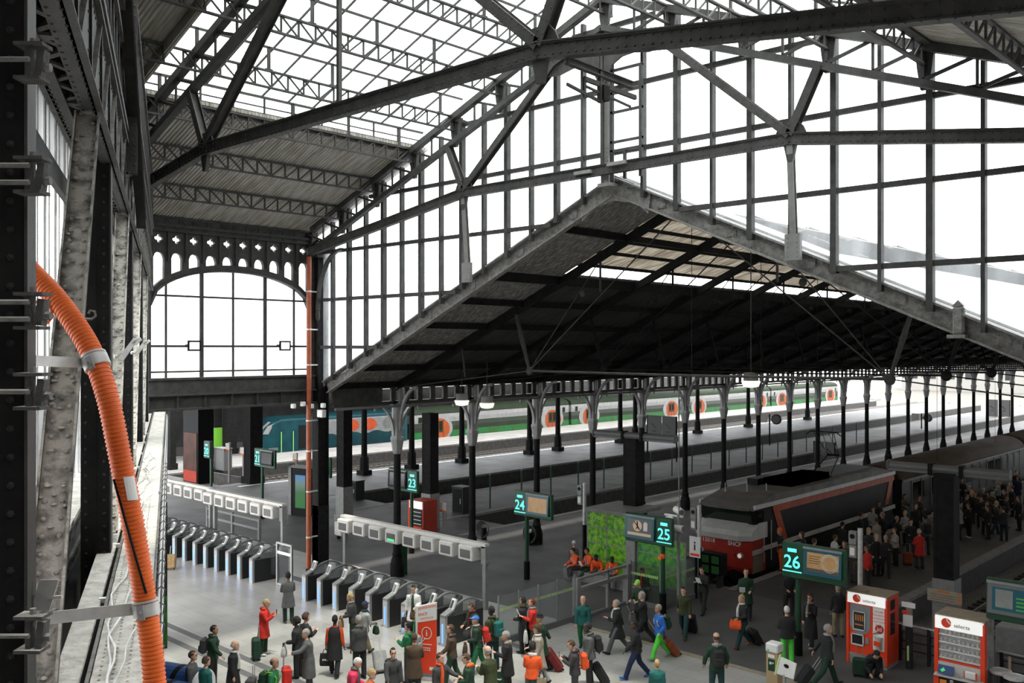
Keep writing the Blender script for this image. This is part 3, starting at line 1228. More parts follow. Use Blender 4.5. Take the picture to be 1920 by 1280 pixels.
# second shed farther left, its near slope shows through the arched window
m = MB()
m.prism([(-31.8, 8.0), (-44.8, 13.8), (-62.5, 8.0), (-62.5, 7.9), (-44.8, 13.7), (-31.8, 7.9)], (0, 8, 0), (1, 0, 0), (0, 0, 1), (0, 128, 0))  # far edge and length stretched to darken the platforms below
m.prism([(-73.5, 7.6), (-84, 12), (-94, 7.6), (-94, 7.5), (-84, 11.9), (-73.5, 7.5)], (0, 8, 0), (1, 0, 0), (0, 0, 1), (0, 112, 0))  # third roof, added to dim the regional train
m.prism([(.3, 7.2), (14, 13.2), (28, 7.2), (28, 7.05), (14, 13.05), (.3, 7.05)], (0, 22, 0), (1, 0, 0), (0, 0, 1), (0, 93, 0))  # unseen roof on the right, added to shade the crowded platform
struct(m.build('roof_shed_and_shade', mat('pale_zinc', (.50, .50, .50), .7, 0, (.36, .36, .36), 1.2)))

# purlins under the left slope (the right slope faces away from the gallery)
for i, o in enumerate([-2.2, -5.15, -6.9, -8.75, -10.6, -12.4, -14.1]):
    t = thing('shed_purlin', '%s black purlin below the ridge of the platform shed' % nth1(i), 'purlin', (off2x(o), SY0, sz(o)), 0, 'black purlins under the platform shed')
    b = MB()
    d = .3 if -5.5 < o < -5 else .2
    b.bar((off2x(o), SY0, sz(o) - .08), (off2x(o), YE, sz(o) - .08), .1, d)
    b.bar((off2x(o), SY0, sz(o) - .08 - d / 2), (off2x(o), YE, sz(o) - .08 - d / 2), .16, .03)
    b.build('beam', M['iron_dark'], t, world=True)
for i, o in enumerate((-.9, -1.9, -3.0, -4.0, -5.2)):
    t = thing('lantern_purlin', '%s slim purlin below the ridge under the raised translucent sheets' % nth1(i), 'purlin', (off2x(o), BAYS[0], lz(o)), 0, 'slim purlins under the translucent lantern sheets')
    b = MB()
    b.bar((off2x(o), BAYS[0], lz(o) - .065), (off2x(o), YE, lz(o) - .065), .08, .12)
    b.build('beam', M['iron_dark'], t, world=True)


def shed_truss(i, Y):
    far = i > 9
    t = thing('shed_truss', '%s tied rafter truss of the platform shed from its gable' % nth1(i), 'roof truss', (CX, Y, 9.0), 0, 'tied rafter trusses of the platform shed')
    r = MB()
    for s in (-1, 1):
        r.bar((CX, Y, sz(0) - .16), (off2x(s * 14.2), Y, sz(14.2) - .16), .12, .28)
        r.bar((off2x(s * 14.2), Y, sz(14.2) - .3), (CX, Y, sz(0) - .3), .2, .03)
    r.build('rafter', M['iron_dark'] if i else M['iron_dark'], t, world=True)
    st = MB()
    for s in (-1, 1):
        nd = Vector((off2x(s * 6.6), Y, 8.85))
        top = Vector((off2x(s * 7.3), Y, sz(7.3) - .2))
        st.tube([top, top + (nd - top) * .5, nd], [.05, .09, .05], 6)
        if not far:
            for oo, k in ((3.3, .5), (10.2, .45)):
                a = Vector((off2x(s * oo), Y, sz(oo) - .2))
                bq = nd + (Vector((CX if oo < 6 else off2x(s * 14.2), Y, sz(0) if oo < 6 else sz(14.2))) - nd) * k
                st.bar(a, bq, .06, .06)
    st.build('strut', M['iron_dark' if i else 'iron'], t, world=True, split=True)
    nb = MB()
    for s in (-1, 1):
        nb.ball((off2x(s * 6.6), Y, 8.85), .17, 10, 6, (1, .5, 1))
        if not far:
            nb.ball((off2x(s * 4.1), Y, 11.6), .13, 8, 5, (1, .5, 1))
    nb.build('node', M['iron_dark' if i else 'iron'], t, smooth=True, world=True, split=True)
    ti = MB()
    for s in (-1, 1):
        nd = (off2x(s * 6.6), Y, 8.85)
        ti.bar(nd, (CX, Y, sz(0) - .3), .035, .035)
        ti.bar(nd, (off2x(s * 14.2), Y, sz(14.2) - .2), .035, .035)
        ti.bar(nd, (off2x(s * 3.3), Y, sz(3.3) - .25), .03, .03)
    ti.tube([(off2x(-6.6), Y, 8.85), (CX, Y, 8.82), (off2x(6.6), Y, 8.85)], .045 if i == 0 else .028, 6)
    ti.build('tie_rod', M['iron_dark' if i else 'iron'], t, world=True, split=True)


for i, Y in enumerate(BAYS[:20]):
    shed_truss(i, Y)
# eave girder with pierced frieze and cast columns
t = thing('eave_girder', 'pierced grey eave girder carried by the row of cast columns', 'girder', (off2x(-14.2), SY0, 7.4))
x = off2x(-14.2)
b = MB()
b.bx(x - .12, x + .12, SY0, YE, 8.0, 8.2)
b.bx(x - .12, x + .12, SY0, YE, 7.32, 7.46)
b.bx(x - .05, x + .05, SY0, 24.2, 7.4, 8.05)
b.build('flange', M['iron'], t, world=True)
b = MB()
y = 24.2
while y < YE:
    b.bx(x - .05, x + .05, y, y + .26, 7.46, 8.0)
    y += .742
b.build('pierced_web', M['iron'], t, world=True)['kind'] = 'stuff'
b = MB()
b.tube([(x + .2, SY0, 7.25), (x + .2, YE, 7.25)], .06, 8)
b.build('pipe', M['iron_light'], t, True, world=True)


def column_master():
    t = thing('cast_column', 'nearest cast iron column of the platform row, beside the platform head', 'column', (0, 0, 0), 0, 'cast iron columns along the platform')
    b = MB()
    b.lathe([(.30, 0), (.30, .55), (.26, .62), (.27, .7), (.22, .8), (.2, .9), (.22, .95), (.18, 1.05)], n=12)
    b.build('pedestal', M['iron_dark'], t, True)
    b = MB()
    b.lathe([(.165, 1.0), (.15, 5.2), (.17, 5.25)], n=12)
    b.build('shaft', M['iron_dark'], t, True)
    b = MB()
    b.lathe([(.16, 5.2), (.2, 5.3), (.27, 5.75), (.29, 5.8), (.29, 5.9), (.24, 5.95), (.22, 6.4), (.23, 7.35)], n=8)
    b.bx(-.12, .12, -.3, .3, 7.2, 7.45)
    b.build('capital', M['grey'], t)
    for s in (-1, 1):
        b = MB()
        pts = [Vector((0, s * (.2 + 1.0 * (1 - math.cos(a))), 6.0 + 1.35 * math.sin(a))) for a in [i * math.pi / 2 / 9 for i in range(10)]]
        for i in range(9):
            b.bar(pts[i], pts[i + 1], .14, .09, (0, -s, .3))
        b.tube([(0, s * 1.15, 7.28), (0, s * 1.2, 7.05)], [.08, .03], 6)
        b.build('bracket', M['grey'], t)
    b = MB()
    pts = [Vector((.2 + 1.1 * (1 - math.cos(a)), 0, 6.3 + 1.75 * math.sin(a))) for a in [i * math.pi / 2 / 9 for i in range(10)]]
    for i in range(9):
        b.bar(pts[i], pts[i + 1], .1, .12, (-1, 0, .3))
    b.bx(.1, .24, -.06, .06, 6.2, 8.1)
    b.build('roof_bracket', M['grey'], t)
    return t


cm = column_master()
for i, Y in enumerate(BAYS[:21]):
    if i == 0:
        cm.location = (off2x(-14.2), Y, 0)
    else:
        dup(cm, (off2x(-14.2), Y, 0), 0, '%s cast iron column of the platform row, counted from the gates' % nth1(i))

# second row of plain columns at the far side
def plain_column():
    t = thing('iron_column', 'nearest plain black column of the second platform row', 'column', (0, 0, 0), 0, 'plain black columns on the second platform')
    b = MB()
    b.bx(-.42, .42, -.42, .42, 0, .35)
    b.lathe([(.36, .35), (.34, 1.3), (.28, 1.4)], n=8)
    b.build('pedestal', M['iron_dark'], t)
    b = MB()
    b.lathe([(.24, 1.3), (.2, 7.0), (.34, 7.6), (.34, 8.3)], n=10)
    b.build('shaft', M['iron_dark'], t, True)
    return t


pm = plain_column()
k = 0
for px, py in ((683, 880), (772, 895), (866, 862), (993, 860), (1046, 836), (1163, 826), (1191, 808), (1308, 818), (1403, 788), (1514, 790)):
    q = pz(px, py)
    xx = -56.9
    q = pX(px, py, xx)
    if k == 0:
        pm.location = (xx, q.y, 0)
    else:
        dup(pm, (xx, q.y, 0), 0, '%s plain black column of the second platform row' % nth1(k))
    k += 1
# ------------------------------------------------------------------ the facade line right beside the gallery
FR = math.atan2(NV.y, NV.x)


def fthing(name, label, cat, a, n, z, group=None):
    return thing(name, label, cat, tuple(fac(a, n, z)), FR, group)


M['iron_rivet'] = mat('dark_rivet_iron', (.016, .016, .0155), .7, spec=.25)
COLA = [4.53, 10.5, 16.5, 22.5, 28.5]
NEAR = ['nearest, filling the left edge', 'second from the gallery, beside the orange hose', 'third from the gallery', 'fourth from the gallery', 'farthest, touching the arched window wall']
for i, a in enumerate(COLA):
    t = fthing('facade_column', 'black riveted box column of the facade, %s' % NEAR[i], 'column', a, -.715, 7.0, 'riveted columns of the facade')
    b = MB()
    b.bx(-.135, .135, -.13, .13, 0, 5.2 if i < 1 else 9.0)
    b.bx(-.008, .008, -.136, -.13, 0, 5.2 if i < 1 else 9.0)
    b.build('shaft', M['iron_dark'], t)
    b = MB()
    for x in (-.085, .02, .085):
        if x == .02:
            continue
        b.rivets((x, -.13, .2), (x, -.13, 5.0), .118 if i == 0 else .13, (0, -1, 0), .018)
    b.rivets((.135, 0, .25), (.135, 0, 5.0), .118 if i == 0 else .13, (1, 0, 0), .015)
    b.build('rivets', M['iron_rivet'], t)['kind'] = 'stuff'
    b = MB()
    b.bx(.06, .137, -.12, -.105, 0, 5)
    b.bx(.137, .15, -.135, .135, 0, 5.0)
    b.build('edge_angle', M['iron'], t)

for i, a in enumerate(COLA[:4]):
    t = fthing('raking_brace', 'dust-covered riveted brace leaning away from the %s facade column' % ('nearest' if i == 0 else ORD[i]), 'brace', a + .4, -.62, 7.7, 'dust-covered raking braces of the facade')
    p, q = Vector((0, 0, 0)), Vector((0, 3.25, 3.87))
    d = (q - p).normalized()
    up = Vector((0, -d.z, d.y))
    b = MB()
    b.bar(p, q, .18, .02, up)
    b.bar(p - up * .1, q - up * .1, .02, .2, up)
    b.bar(p + Vector((-.085, 0, 0)) + up * .02, q + Vector((-.085, 0, 0)) + up * .02, .015, .05, up)
    b.bar(p + Vector((.085, 0, 0)) + up * .02, q + Vector((.085, 0, 0)) + up * .02, .015, .05, up)
    b.build('web', M['iron_dusty'], t)
    b = MB()
    for x in (-.045, .045):
        b.rivets(p + Vector((x, 0, 0)) + up * .01, q + Vector((x, 0, 0)) + up * .01, .11, up, .017)
    b.build('rivets', M['dust'], t)['kind'] = 'stuff'
    b = MB()
    rr = random.Random(40 + i)
    for k in range(70 if i == 0 else 25):
        s = rr.random()
        c = p + (q - p) * s + Vector((rr.uniform(-.07, .07), 0, 0)) + up * .012
        r = rr.uniform(.008, .024)
        b.ball(c, r, 7, 4, (1, 1.6, .5))
    o = b.build('dust_clumps', M['dust'], t, True)
    o['kind'] = 'stuff'
    b = MB()
    b.prism([(-.02, -.1), (.5, -.1), (.05, .42)], (-.012, .05, -.02), (0, 1, 0), (0, 0, 1), (.024, 0, 0))
    b.build('foot_gusset', M['iron_dusty'], t)

# floor beams: the dusty walk-on deck and the narrow beam under the columns
t = fthing('dusty_deck', 'wide box beam deck under thick pale dust, cables lying on it', 'deck', 2, -.3, 7.6)
b = MB()
n = 60
for k in range(n):
    for j in range(6):
        pass
vv, ff = [], []
NJ, NK = 8, 240
for k in range(NK + 1):
    for j in range(NJ + 1):
        x, y = -.17 + .33 * j / NJ, 1.0 + 30.5 * k / NK
        z = .012 * noise.noise(Vector((x * 9, y * 6, 1.3))) + .006 * noise.noise(Vector((x * 30, y * 25, 4)))
        vv.append((x, y - 1, z))
for k in range(NK):
    for j in range(NJ):
        q = k * (NJ + 1) + j
        ff.append((q, q + 1, q + NJ + 2, q + NJ + 1))
b.add(vv, ff)
b.build('dust_layer', M['dust'], t, True)
b = MB()
b.bx(-.175, .165, 0, 30.5, -.45, -.02)
b.bx(-.20, -.175, 0, 30.5, -.06, .01)
b.bx(.165, .185, 0, 30.5, -.08, .012)
b.build('box_beam', M['iron'], t)
b = MB()
b.rivets((-.12, .5, .004), (-.12, 12, .004), .09, (0, 0, 1), .009)
b.rivets((-.04, .5, .004), (-.04, 12, .004), .09, (0, 0, 1), .009)
b.rivets((.05, .5, .004), (.05, 12, .004), .09, (0, 0, 1), .009)
b.build('rivets', M['dust'], t)['kind'] = 'stuff'
t = fthing('side_conduit', 'thin grey conduit with clips along the outer edge of the dusty deck', 'conduit', 2, -.09, 7.55)
b = MB()
b.tube([(0, 0, 0), (.0, 15, .01), (0, 30, 0)], .018, 8)
b.tube([(.03, 0, -.05), (.03, 30, -.05)], .014, 8)
b.build('pipe', M['steel'], t, True)
b = MB()
for k in range(28):
    y = 1.2 + k * .55
    b.tube([(-.02, y, .02), (.02, y, .06), (.05, y + .03, .02), (.04, y + .04, -.06)], .007, 5)
b.build('clip', M['midgrey'], t)
rr = random.Random(5)
for ci, (x0, lab) in enumerate(((-.1, 'white cable lying nearest the columns on the dusty deck'), (-.05, 'white cable winding along the middle of the dusty deck'), (.02, 'pale thin cable on the dusty deck nearest the orange hose'))):
    pts = []
    for k in range(60):
        y = .2 + k * .3
        pts.append(fac(2 + y, -.3 + x0 + .05 * math.sin(k * .55 + ci * 2) + .02 * math.sin(k * 1.7 + ci), 7.6 + .018))
    b = MB()
    b.tube(pts, .008 if ci < 2 else .005, 6)
    tag(b.build('cable', M['galv'], None, True), lab, 'cable')
t = fthing('narrow_beam', 'narrow dusty floor beam running under the feet of the facade columns', 'beam', 2, -.62, 7.58)
b = MB()
b.bx(-.085, .085, 0, 30, -.4, 0)
b.build('beam', M['iron_dusty'], t)
b = MB()
b.bx(-.08, .08, 0, 30, 0, .012)
b.build('dust_layer', M['dust'], t)
b = MB()
for k in range(10):
    b.box((.1, 1.9 + 2.3 * k, .0), (.07, .05, .04))
b.build('white_clip', M['white'], t)

# window strip behind the columns
m = MB()
m.bx(-14.0, 0, 0, .1, 0, 0)
seg = MB()


def fbox(mb, n0, n1, a0, a1, z0, z1):
    vv = [fac(a, n, z) for z in (z0, z1) for a in (a0, a1) for n in (n0, n1)]
    mb.add(vv, [(0, 2, 3, 1), (4, 5, 7, 6), (0, 1, 5, 4), (2, 6, 7, 3), (0, 4, 6, 2), (1, 3, 7, 5)])


m = MB()
fbox(m, -1.5, -1.0, -8, 34, 12.3, 20.4)
fbox(m, -1.5, -.9, -8, 34, 0, 7.3)
fbox(m, -1.25, -1.02, -8, 34, 7.3, 7.9)
fbox(m, -1.5, -1.0, -8, 2.2, 7.9, 12.3)
struct(m.build('wall_front', M['iron_dark']))
m = MB()
fbox(m, -1.24, -.93, 2, 31, 7.88, 7.93)
struct(m.build('trim_3', M['dust']))
m = MB()
a = 4.0
while a < 31:
    fbox(m, -1.222, -1.205, a, a + .10, 7.9, 12.3)
    fbox(m, -1.222, -1.21, a + .42, a + .46, 7.9, 12.3)
    a += .95
w4 = struct(m.build('window_4', M['galv']))
m = MB()
fbox(m, -1.06, -1.0, 2.2, 31, 11.25, 11.45)
m.build('cross_rail', M['iron'], w4)
m = MB()
fbox(m, -1.23, -1.22, 2.2, 31, 7.9, 12.3)
m.build('pane', glass('frosted_pane', (.95, .96, .96), .12, (.9, .9, .9)), w4)
t = fthing('perforated_panel', 'dark perforated riveted panel under the window ledge behind the braces', 'panel', 2, -.98, 7.3)
b = MB()
b.bx(-.03, .0, 0, 28, 0, .58)
b.bx(0, .03, 0, 28, .5, .56)
b.bx(0, .03, 0, 28, .2, .24)
b.build('plate', M['iron'], t)
b = MB()
for k in range(110):
    y = 3 + k * .09
    b.prism([(0, 0), (.06, 0), (.03, .06)], (.0, y, .40), (0, 1, 0), (0, 0, 1), (.02, 0, 0))
    b.prism([(0, 0), (.06, 0), (.03, .06)], (.0, y, .08), (0, 1, 0), (0, 0, 1), (.02, 0, 0))
b.build('perforation_teeth', M['iron_dusty'], t)

# overhead box girder with laced soffit
t = fthing('laced_girder', 'overhead box girder with laced dusty soffit running along the facade', 'girder', 2, -.7, 11.6)
b = MB()
b.bx(.03, .15, 0, 31, 0, .02)
b.bx(.13, .15, 0, 31, 0, .78)
b.bx(.15, .2, 0, 31, 0, .015)
b.bx(.1, .2, 0, 31, .76, .80)
b.build('inner_web', M['iron'], t)
b = MB()
b.bx(-.15, -.05, 0, 31, 0, .02)
b.bx(-.15, -.13, 0, 31, 0, .78)
b.bx(-.19, -.15, 0, 31, 0, .015)
b.build('outer_web', M['iron'], t)
b = MB()
k = 0
y = 1.0
while y < 30:
    b.bar((-.09, y, .03), (.09, y + .24, .03), .05, .02)
    b.bar((.09, y + .28, .035), (-.09, y + .52, .035), .05, .02)
    if k % 3 == 0:
        b.bx(-.13, .13, y - .06, y + .03, .01, .03)
    y += .56
    k += 1
b.build('lacing', M['iron_dusty'], t)
b = MB()
for x in (.05, .13, -.13):
    b.rivets((x, 1.5, 0), (x, 14, 0), .14, (0, 0, -1), .014)
b.rivets((.15, 1.5, .06), (.15, 14, .06), .14, (1, 0, 0), .014)
b.rivets((.15, 1.5, .70), (.15, 14, .70), .14, (1, 0, 0), .014)
k = 2
while k < 30:
    b.rivets((.15, k, .1), (.15, k, .66), .13, (1, 0, 0), .014)
    k += 1.1
b.build('rivets', M['iron'], t)['kind'] = 'stuff'
b = MB()
k = 2
while k < 30:
    b.bx(.15, .17, k + .1, k + .16, .02, .76)
    b.bar((.16, k + .16, .05), (.16, k + .95, .72), .03, .05, (1, 0, 0))
    k += 1.1
b.build('stiffener', M['iron'], t)
for gi, (nn, z0, z1, lab) in enumerate(((-.56, 12.55, 13.3, 'lower of two lattice girders stacked above the facade box girder'), (-.52, 13.5, 14.9, 'upper of two lattice girders stacked above the facade box girder'))):
    t = fthing('lattice_girder', lab, 'girder', 2, nn, z1)
    c, w = lattice((0, 0, 0), (0, 29.5, 0), z1 - z0, .55, Z, .12, .07, .06)
    c.build('chord', M['iron'], t)
    w.build('web', M['iron'], t)
t = fthing('facade_post', 'grey riveted double post above the facade girder with a lit slit beside it', 'post', 13.2, -.50, 12.0)
b = MB()
b.ibeam((0, 0, 0), (0, 0, 5.5), .2, .2, (0, 1, 0), .02, .02)
for k in range(40):
    b.rivet((-.07, -.1, .1 + k * .13), (0, -1, 0), .014)
    b.rivet((.07, -.1, .1 + k * .13), (0, -1, 0), .014)
b.build('post', M['iron'], t)
t = fthing('facade_strut', 'dark slanting strut beside the facade girder, high at the left', 'strut', 8, -.45, 12.0)
b = MB()
b.ibeam((-.05, -2, 3.6), (.03, 8.0, -.3), .14, .2, Z, .02, .03)
b.build('beam', M['iron_dark'], t)

# orange corrugated hose
hp = [(48, 497, 4.75), (57, 508, 4.72), (100, 553, 4.66), (140, 606, 4.6), (174, 665, 4.55), (202, 745, 4.5), (224, 850, 4.5), (245, 960, 4.5), (262, 1060, 4.5), (274, 1140, 4.5), (284, 1212, 4.48), (291, 1290, 4.45)]
cp = [pD(*q) for q in hp]


def spline(P, s):
    n = len(P) - 1
    x = min(max(s * n, 0), n - 1e-6)
    i = int(x)
    u = x - i
    p0, p1, p2, p3 = P[max(i - 1, 0)], P[i], P[i + 1], P[min(i + 2, n)]
    return .5 * ((2 * p1) + (p2 - p0) * u + (2 * p0 - 5 * p1 + 4 * p2 - p3) * u * u + (3 * p1 - p0 - 3 * p2 + p3) * u ** 3)


fine = [spline(cp, i / 400) for i in range(401)]
cum = [0]
for i in range(400):
    cum.append(cum[-1] + (fine[i + 1] - fine[i]).length)
TL = cum[-1]


def at_len(s):
    import bisect
    i = min(max(bisect.bisect_left(cum, s), 1), 400)
    u = (s - cum[i - 1]) / max(1e-9, cum[i] - cum[i - 1])
    return fine[i - 1].lerp(fine[i], u)


t = thing('corrugated_hose', 'thick bright orange corrugated cable hose hanging in front of the facade', 'hose', tuple(cp[-1]))
pts, rad = [], []
pitch = .0205
k = 0
while k * pitch < TL:
    for f, r in ((0, .0535), (.45, .0535), (.6, .0490), (.85, .0490)):
        s = (k + f) * pitch
        if s < TL:
            pts.append(at_len(s))
            rad.append(r)
    k += 1
b = MB()
b.tube(pts, rad, 22)
b.build('hose', M['orange'], t, True, world=True)
cam_dir = Vector((-SA, CA, 0))
b = MB()
lp = []
for i in range(30):
    s = TL * (.56 + .24 * i / 29)
    c = at_len(s)
    sd = Vector((CA, SA, 0))
    off = -.03 + .062 * i / 29
    lp.append(c + sd * off - cam_dir * math.sqrt(max(0, .0575 ** 2 - off ** 2)))
b.tube(lp, .006, 6)
b.build('black_cord', M['black'], t, True, world=True)
b = MB()
rings = []
for i in range(9):
    c = at_len(TL * (.555 + .05 * i / 8))
    sd = Vector((CA, SA, 0))
    rings.append([c + sd * (.0575 * math.sin(x)) - cam_dir * (.0575 * math.cos(x)) for x in (.35, .6, .85, 1.1, 1.35)])
b.loft(rings, cap=False, closed=False)
b.build('white_label', M['white'], t, world=True)
# clamps and flat strips that hold it
for nm, (pc, p0, p1, pe) in (('upper', ((179, 676), (42, 675), (166, 676), 4.2)), ('lower', ((275, 1141), (76, 1160), (266, 1142), 4.25))):
    t = thing('hose_bracket', 'galvanised flat strip bracket holding the %s part of the orange hose' % nm, 'bracket', tuple(pD(p0[0], p0[1], pe)), 0, 'galvanised brackets of the orange hose')
    ci = min(range(401), key=lambda i: (fine[i] - pD(pc[0], pc[1], 4.52)).length)
    c = fine[ci]
    d = (fine[min(ci + 3, 400)] - fine[max(ci - 3, 0)]).normalized()
    b = MB()
    b.tube([c - d * .03, c + d * .03], .063, 20)
    b.tube([c - d * .045, c - d * .035], .0615, 20)
    b.build('clamp_ring', M['galv'], t, True, world=True)
    b = MB()
    q = c - cam_dir * .066
    b.bar(q - d * .035, q + d * .035, .03, .01, cam_dir)
    b.tube([q - cam_dir * .0, q - cam_dir * .02], .008, 6)
    b.build('clamp_bolt', M['steel'], t, world=True)
    A, B = pD(p0[0], p0[1], pe), c + Vector((-CA, -SA, 0)) * .062
    b = MB()
    b.bar(A, B, .006, .05 if nm == 'upper' else .058)
    if nm == 'lower':
        b.bar(A, pD(58, 1200, 4.15), .006, .05, Vector((.3, .3, 1)))
        b.bx(0, 0, 0, 0, 0, 0)
    else:
        b.bar(A, A + Vector((0, 0, 0)) + cam_dir * -.03, .006, .06)
    b.build('flat_strip', M['galv'], t, world=True)
    b = MB()
    b.tube([A + Vector((-CA, -SA, 0)) * .8 + Vector((0, 0, -.0 if nm == 'upper' else -.06)), A], .007, 6)
    b.build('threaded_rod', M['steel'], t, world=True)
t = thing('cable_loop', 'thin orange cable loop behind the orange hose', 'cable', tuple(pD(95, 575, 4.7)))
b = MB()
b.tube([pD(66, 566, 4.6), pD(84, 566, 4.6), pD(96, 578, 4.6), pD(98, 594, 4.6), pD(88, 606, 4.62)], .008, 6)
b.build('loop', M['orange'], t, True, world=True)

# bolted beam clamps on the nearest column
for y, lab, two in ((118, 'topmost', 0), (330, 'second', 1), (583, 'third', 1), (733, 'fourth', 0), (1185, 'lowest', 0)):
    t = thing('beam_clamp', '%s rusty bolted beam clamp on the nearest facade column' % lab, 'clamp', tuple(pD(55, y, 4.1)), 0, 'bolted beam clamps on the nearest column')
    R, U = Vector((CA, SA, 0)), Vector((0, 0, 1))
    c = pD(62, y, 3.86)
    b = MB()
    for dz in ((-.035, .035) if two else (.0,)):
        b.tube([c - R * .35 + U * dz - cam_dir * .05, c + R * .01 + U * dz - cam_dir * .05], .011, 6)
    b.build('rod', M['rafter_pale'], t, world=True)
    b = MB()
    b.bar(c + U * .07 - R * .06, c + U * .07 + R * .06, .09, .014)
    b.bar(c - U * .07 - R * .06, c - U * .07 + R * .05, .09, .014)
    b.bar(c - U * .07 - R * .01, c + U * .07 - R * .01, .05, .02, R)
    b.bar(c - U * .06 + R * .03, c + U * .05 + R * .045, .05, .03, R)
    b.build('jaw', M['iron_dusty'], t, world=True)
    b = MB()
    b.tube([c + R * .03 - U * .02, c + R * .075 - U * .02], .018, 6)
    b.tube([c + R * .0 + U * .07, c + U * .1], .014, 6)
    b.build('bolt', M['rafter_pale'], t, world=True)
c = pD(78, 1112, 4.1)
t = thing('angle_plate', 'pale folded angle plate low on the nearest facade column', 'plate', tuple(c))
R, U = Vector((CA, SA, 0)), Vector((0, 0, 1))
b = MB()
b.prism([(-.05, -.09), (.03, -.09), (.075, .06), (-.01, .06)], c, R, U, cam_dir * .006)
b.bar(c - U * .09 - R * .05, c - U * .09 + R * .03, .05, .006)
b.bar(c + R * .03 - U * .02, c + R * .09 - U * .015, .012, .012)
b.build('plate', M['galv'], t, world=True)
# two folded galvanised plates seen at the second column
for px, py, d, s, lab in ((240, 655, 9.0, 1.0, 'larger folded galvanised plate hanging left of the arched window'), (264, 652, 10.5, .8, 'smaller folded galvanised plate nearest the arched window')):
    c = pD(px, py, d)
    t = thing('folded_plate', lab, 'plate', tuple(c))
    b = MB()
    b.prism([(-.10 * s, -.09 * s), (-.05 * s, -.11 * s), (.09 * s, .09 * s), (.05 * s, .11 * s)], c, R, U, cam_dir * .02)
    b.ball(c - R * .12 * s - U * .07 * s, .022, 8, 5)
    b.prism([(.03 * s, .06 * s), (.07 * s, .04 * s), (.13 * s, .09 * s), (.11 * s, .12 * s)], c, R, U, cam_dir * .02)
    b.build('plate', M['galv'], t, world=True)
c = pD(172, 598, 6.0)
t = thing('iron_hook', 'small rusty iron hook beside the second facade column', 'hook', tuple(c))
b = MB()
b.tube([c - R * .14, c, c + R * .025 + U * .02, c + R * .02 + U * .05, c - R * .01 + U * .055, c - R * .02 + U * .035], .008, 6)
b.build('hook', M['rafter_pale'], t, world=True)
# vertical station sign under the deck
t = fthing('station_sign', 'narrow vertical station name sign hanging below the deck, green at its foot', 'sign', 14.2, -.13, 5.4)
b = MB()
b.bx(-.1, .1, -.05, .05, 0, 2.1)
b.build('board', M['screen'], t)
b = MB()
b.bx(-.101, .101, -.052, .052, .02, .75)
b.build('green_foot', mat('moss_green_panel', (.03, .14, .01), .6, 0, (.015, .06, .01), 9), t)
b = MB()
b.text('PARIS SAINT-LAZARE', .17, (-.0, -.052, 1.3), (0, 0, 1), (-1, 0, 0), .002)
b.build('lettering', M['white'], t)
b = MB()
b.bx(-.02, .02, -.02, .02, 2.1, 2.25)
b.build('hanger', M['steel'], t)
# ------------------------------------------------------------------ tracks and trains
def track(xc, y0, label):
    t = thing('railway_track', label, 'track', (xc, y0, -1.0), 0, 'railway tracks between the platforms')
    b = MB()
    k = 0
    while k * .6 < min(150, 155 - y0):
        b.bx(-1.25, 1.25, k * .6 + .2, k * .6 + .44, -.02, .05)
        k += 1
    b.build('sleepers', M['sleeper'], t)['kind'] = 'stuff'
    for s in (-1, 1):
        b = MB()
        b.bx(s * .72 - .035, s * .72 + .035, 0, 150, .05, .2)
        b.build('rail', M['rail'], t)
    return t


for xc, y0, lab in ((-66.2, 36.8, 'railway track beside the bright farthest platform'), (-61.6, 36.8, 'railway track under the white platform edge line'), (-47.9, 36.8, 'single track in the dark trench left of the thin marker posts'),
                    (-36.9, 36.8, 'single track running just behind the cast columns'), (-21.4, 33.5, 'track on which the red nosed locomotive stands'), (-11.3, 30.2, 'track to the right of the crowded platform'), (-7.4, 30.2, 'rightmost track beside the grey barrier'), (-76.1, 40, 'track under the green regional train')):
    track(xc, y0, lab)

Mt = {}
Mt['loco_grey'] = mat('locomotive_roof_grey', (.10, .098, .093), .6, 0, (.15, .145, .135), 1.5, spec=.2)
Mt['loco_side'] = mat('locomotive_dark_side', (.016, .015, .014), .6, 0, (.011, .0105, .010), 2, spec=.08)
Mt['silver'] = mat('locomotive_silver_band', (.55, .55, .54), .45, 0, (.45, .45, .44), 2)
Mt['lored'] = mat('locomotive_red', (.42, .022, .012), .4, 0, (.30, .018, .01), 3)
Mt['loorange'] = mat('locomotive_orange_stripe', (.42, .07, .016), .45, 0, (.34, .045, .012), 2, spec=.15)
Mt['loglass'] = mat('dark_windscreen', (.010, .016, .008), .08)
Mt['beige'] = mat('beige_apron', (.20, .165, .12), .6, 0, (.15, .125, .09), 3)

LX, LY = -21.5, 36.2
loco = thing('locomotive', 'red and grey electric locomotive with broken-nose cab standing at the platform', 'locomotive', (LX, LY, -.92))
HW = 1.37


def xloft(mb, prof, hw, ch, dy):
    """side profile (y, z) swept across the width, the ends drawn back by dy over the last ch"""
    rings = []
    for x, k in ((-hw, 1), (-hw + ch, 0), (hw - ch, 0), (hw, 1)):
        rings.append([(x, p[0] + dy * k * (1 if p[0] < 8 else -1), p[1]) for p in prof])
    return mb.loft(rings)


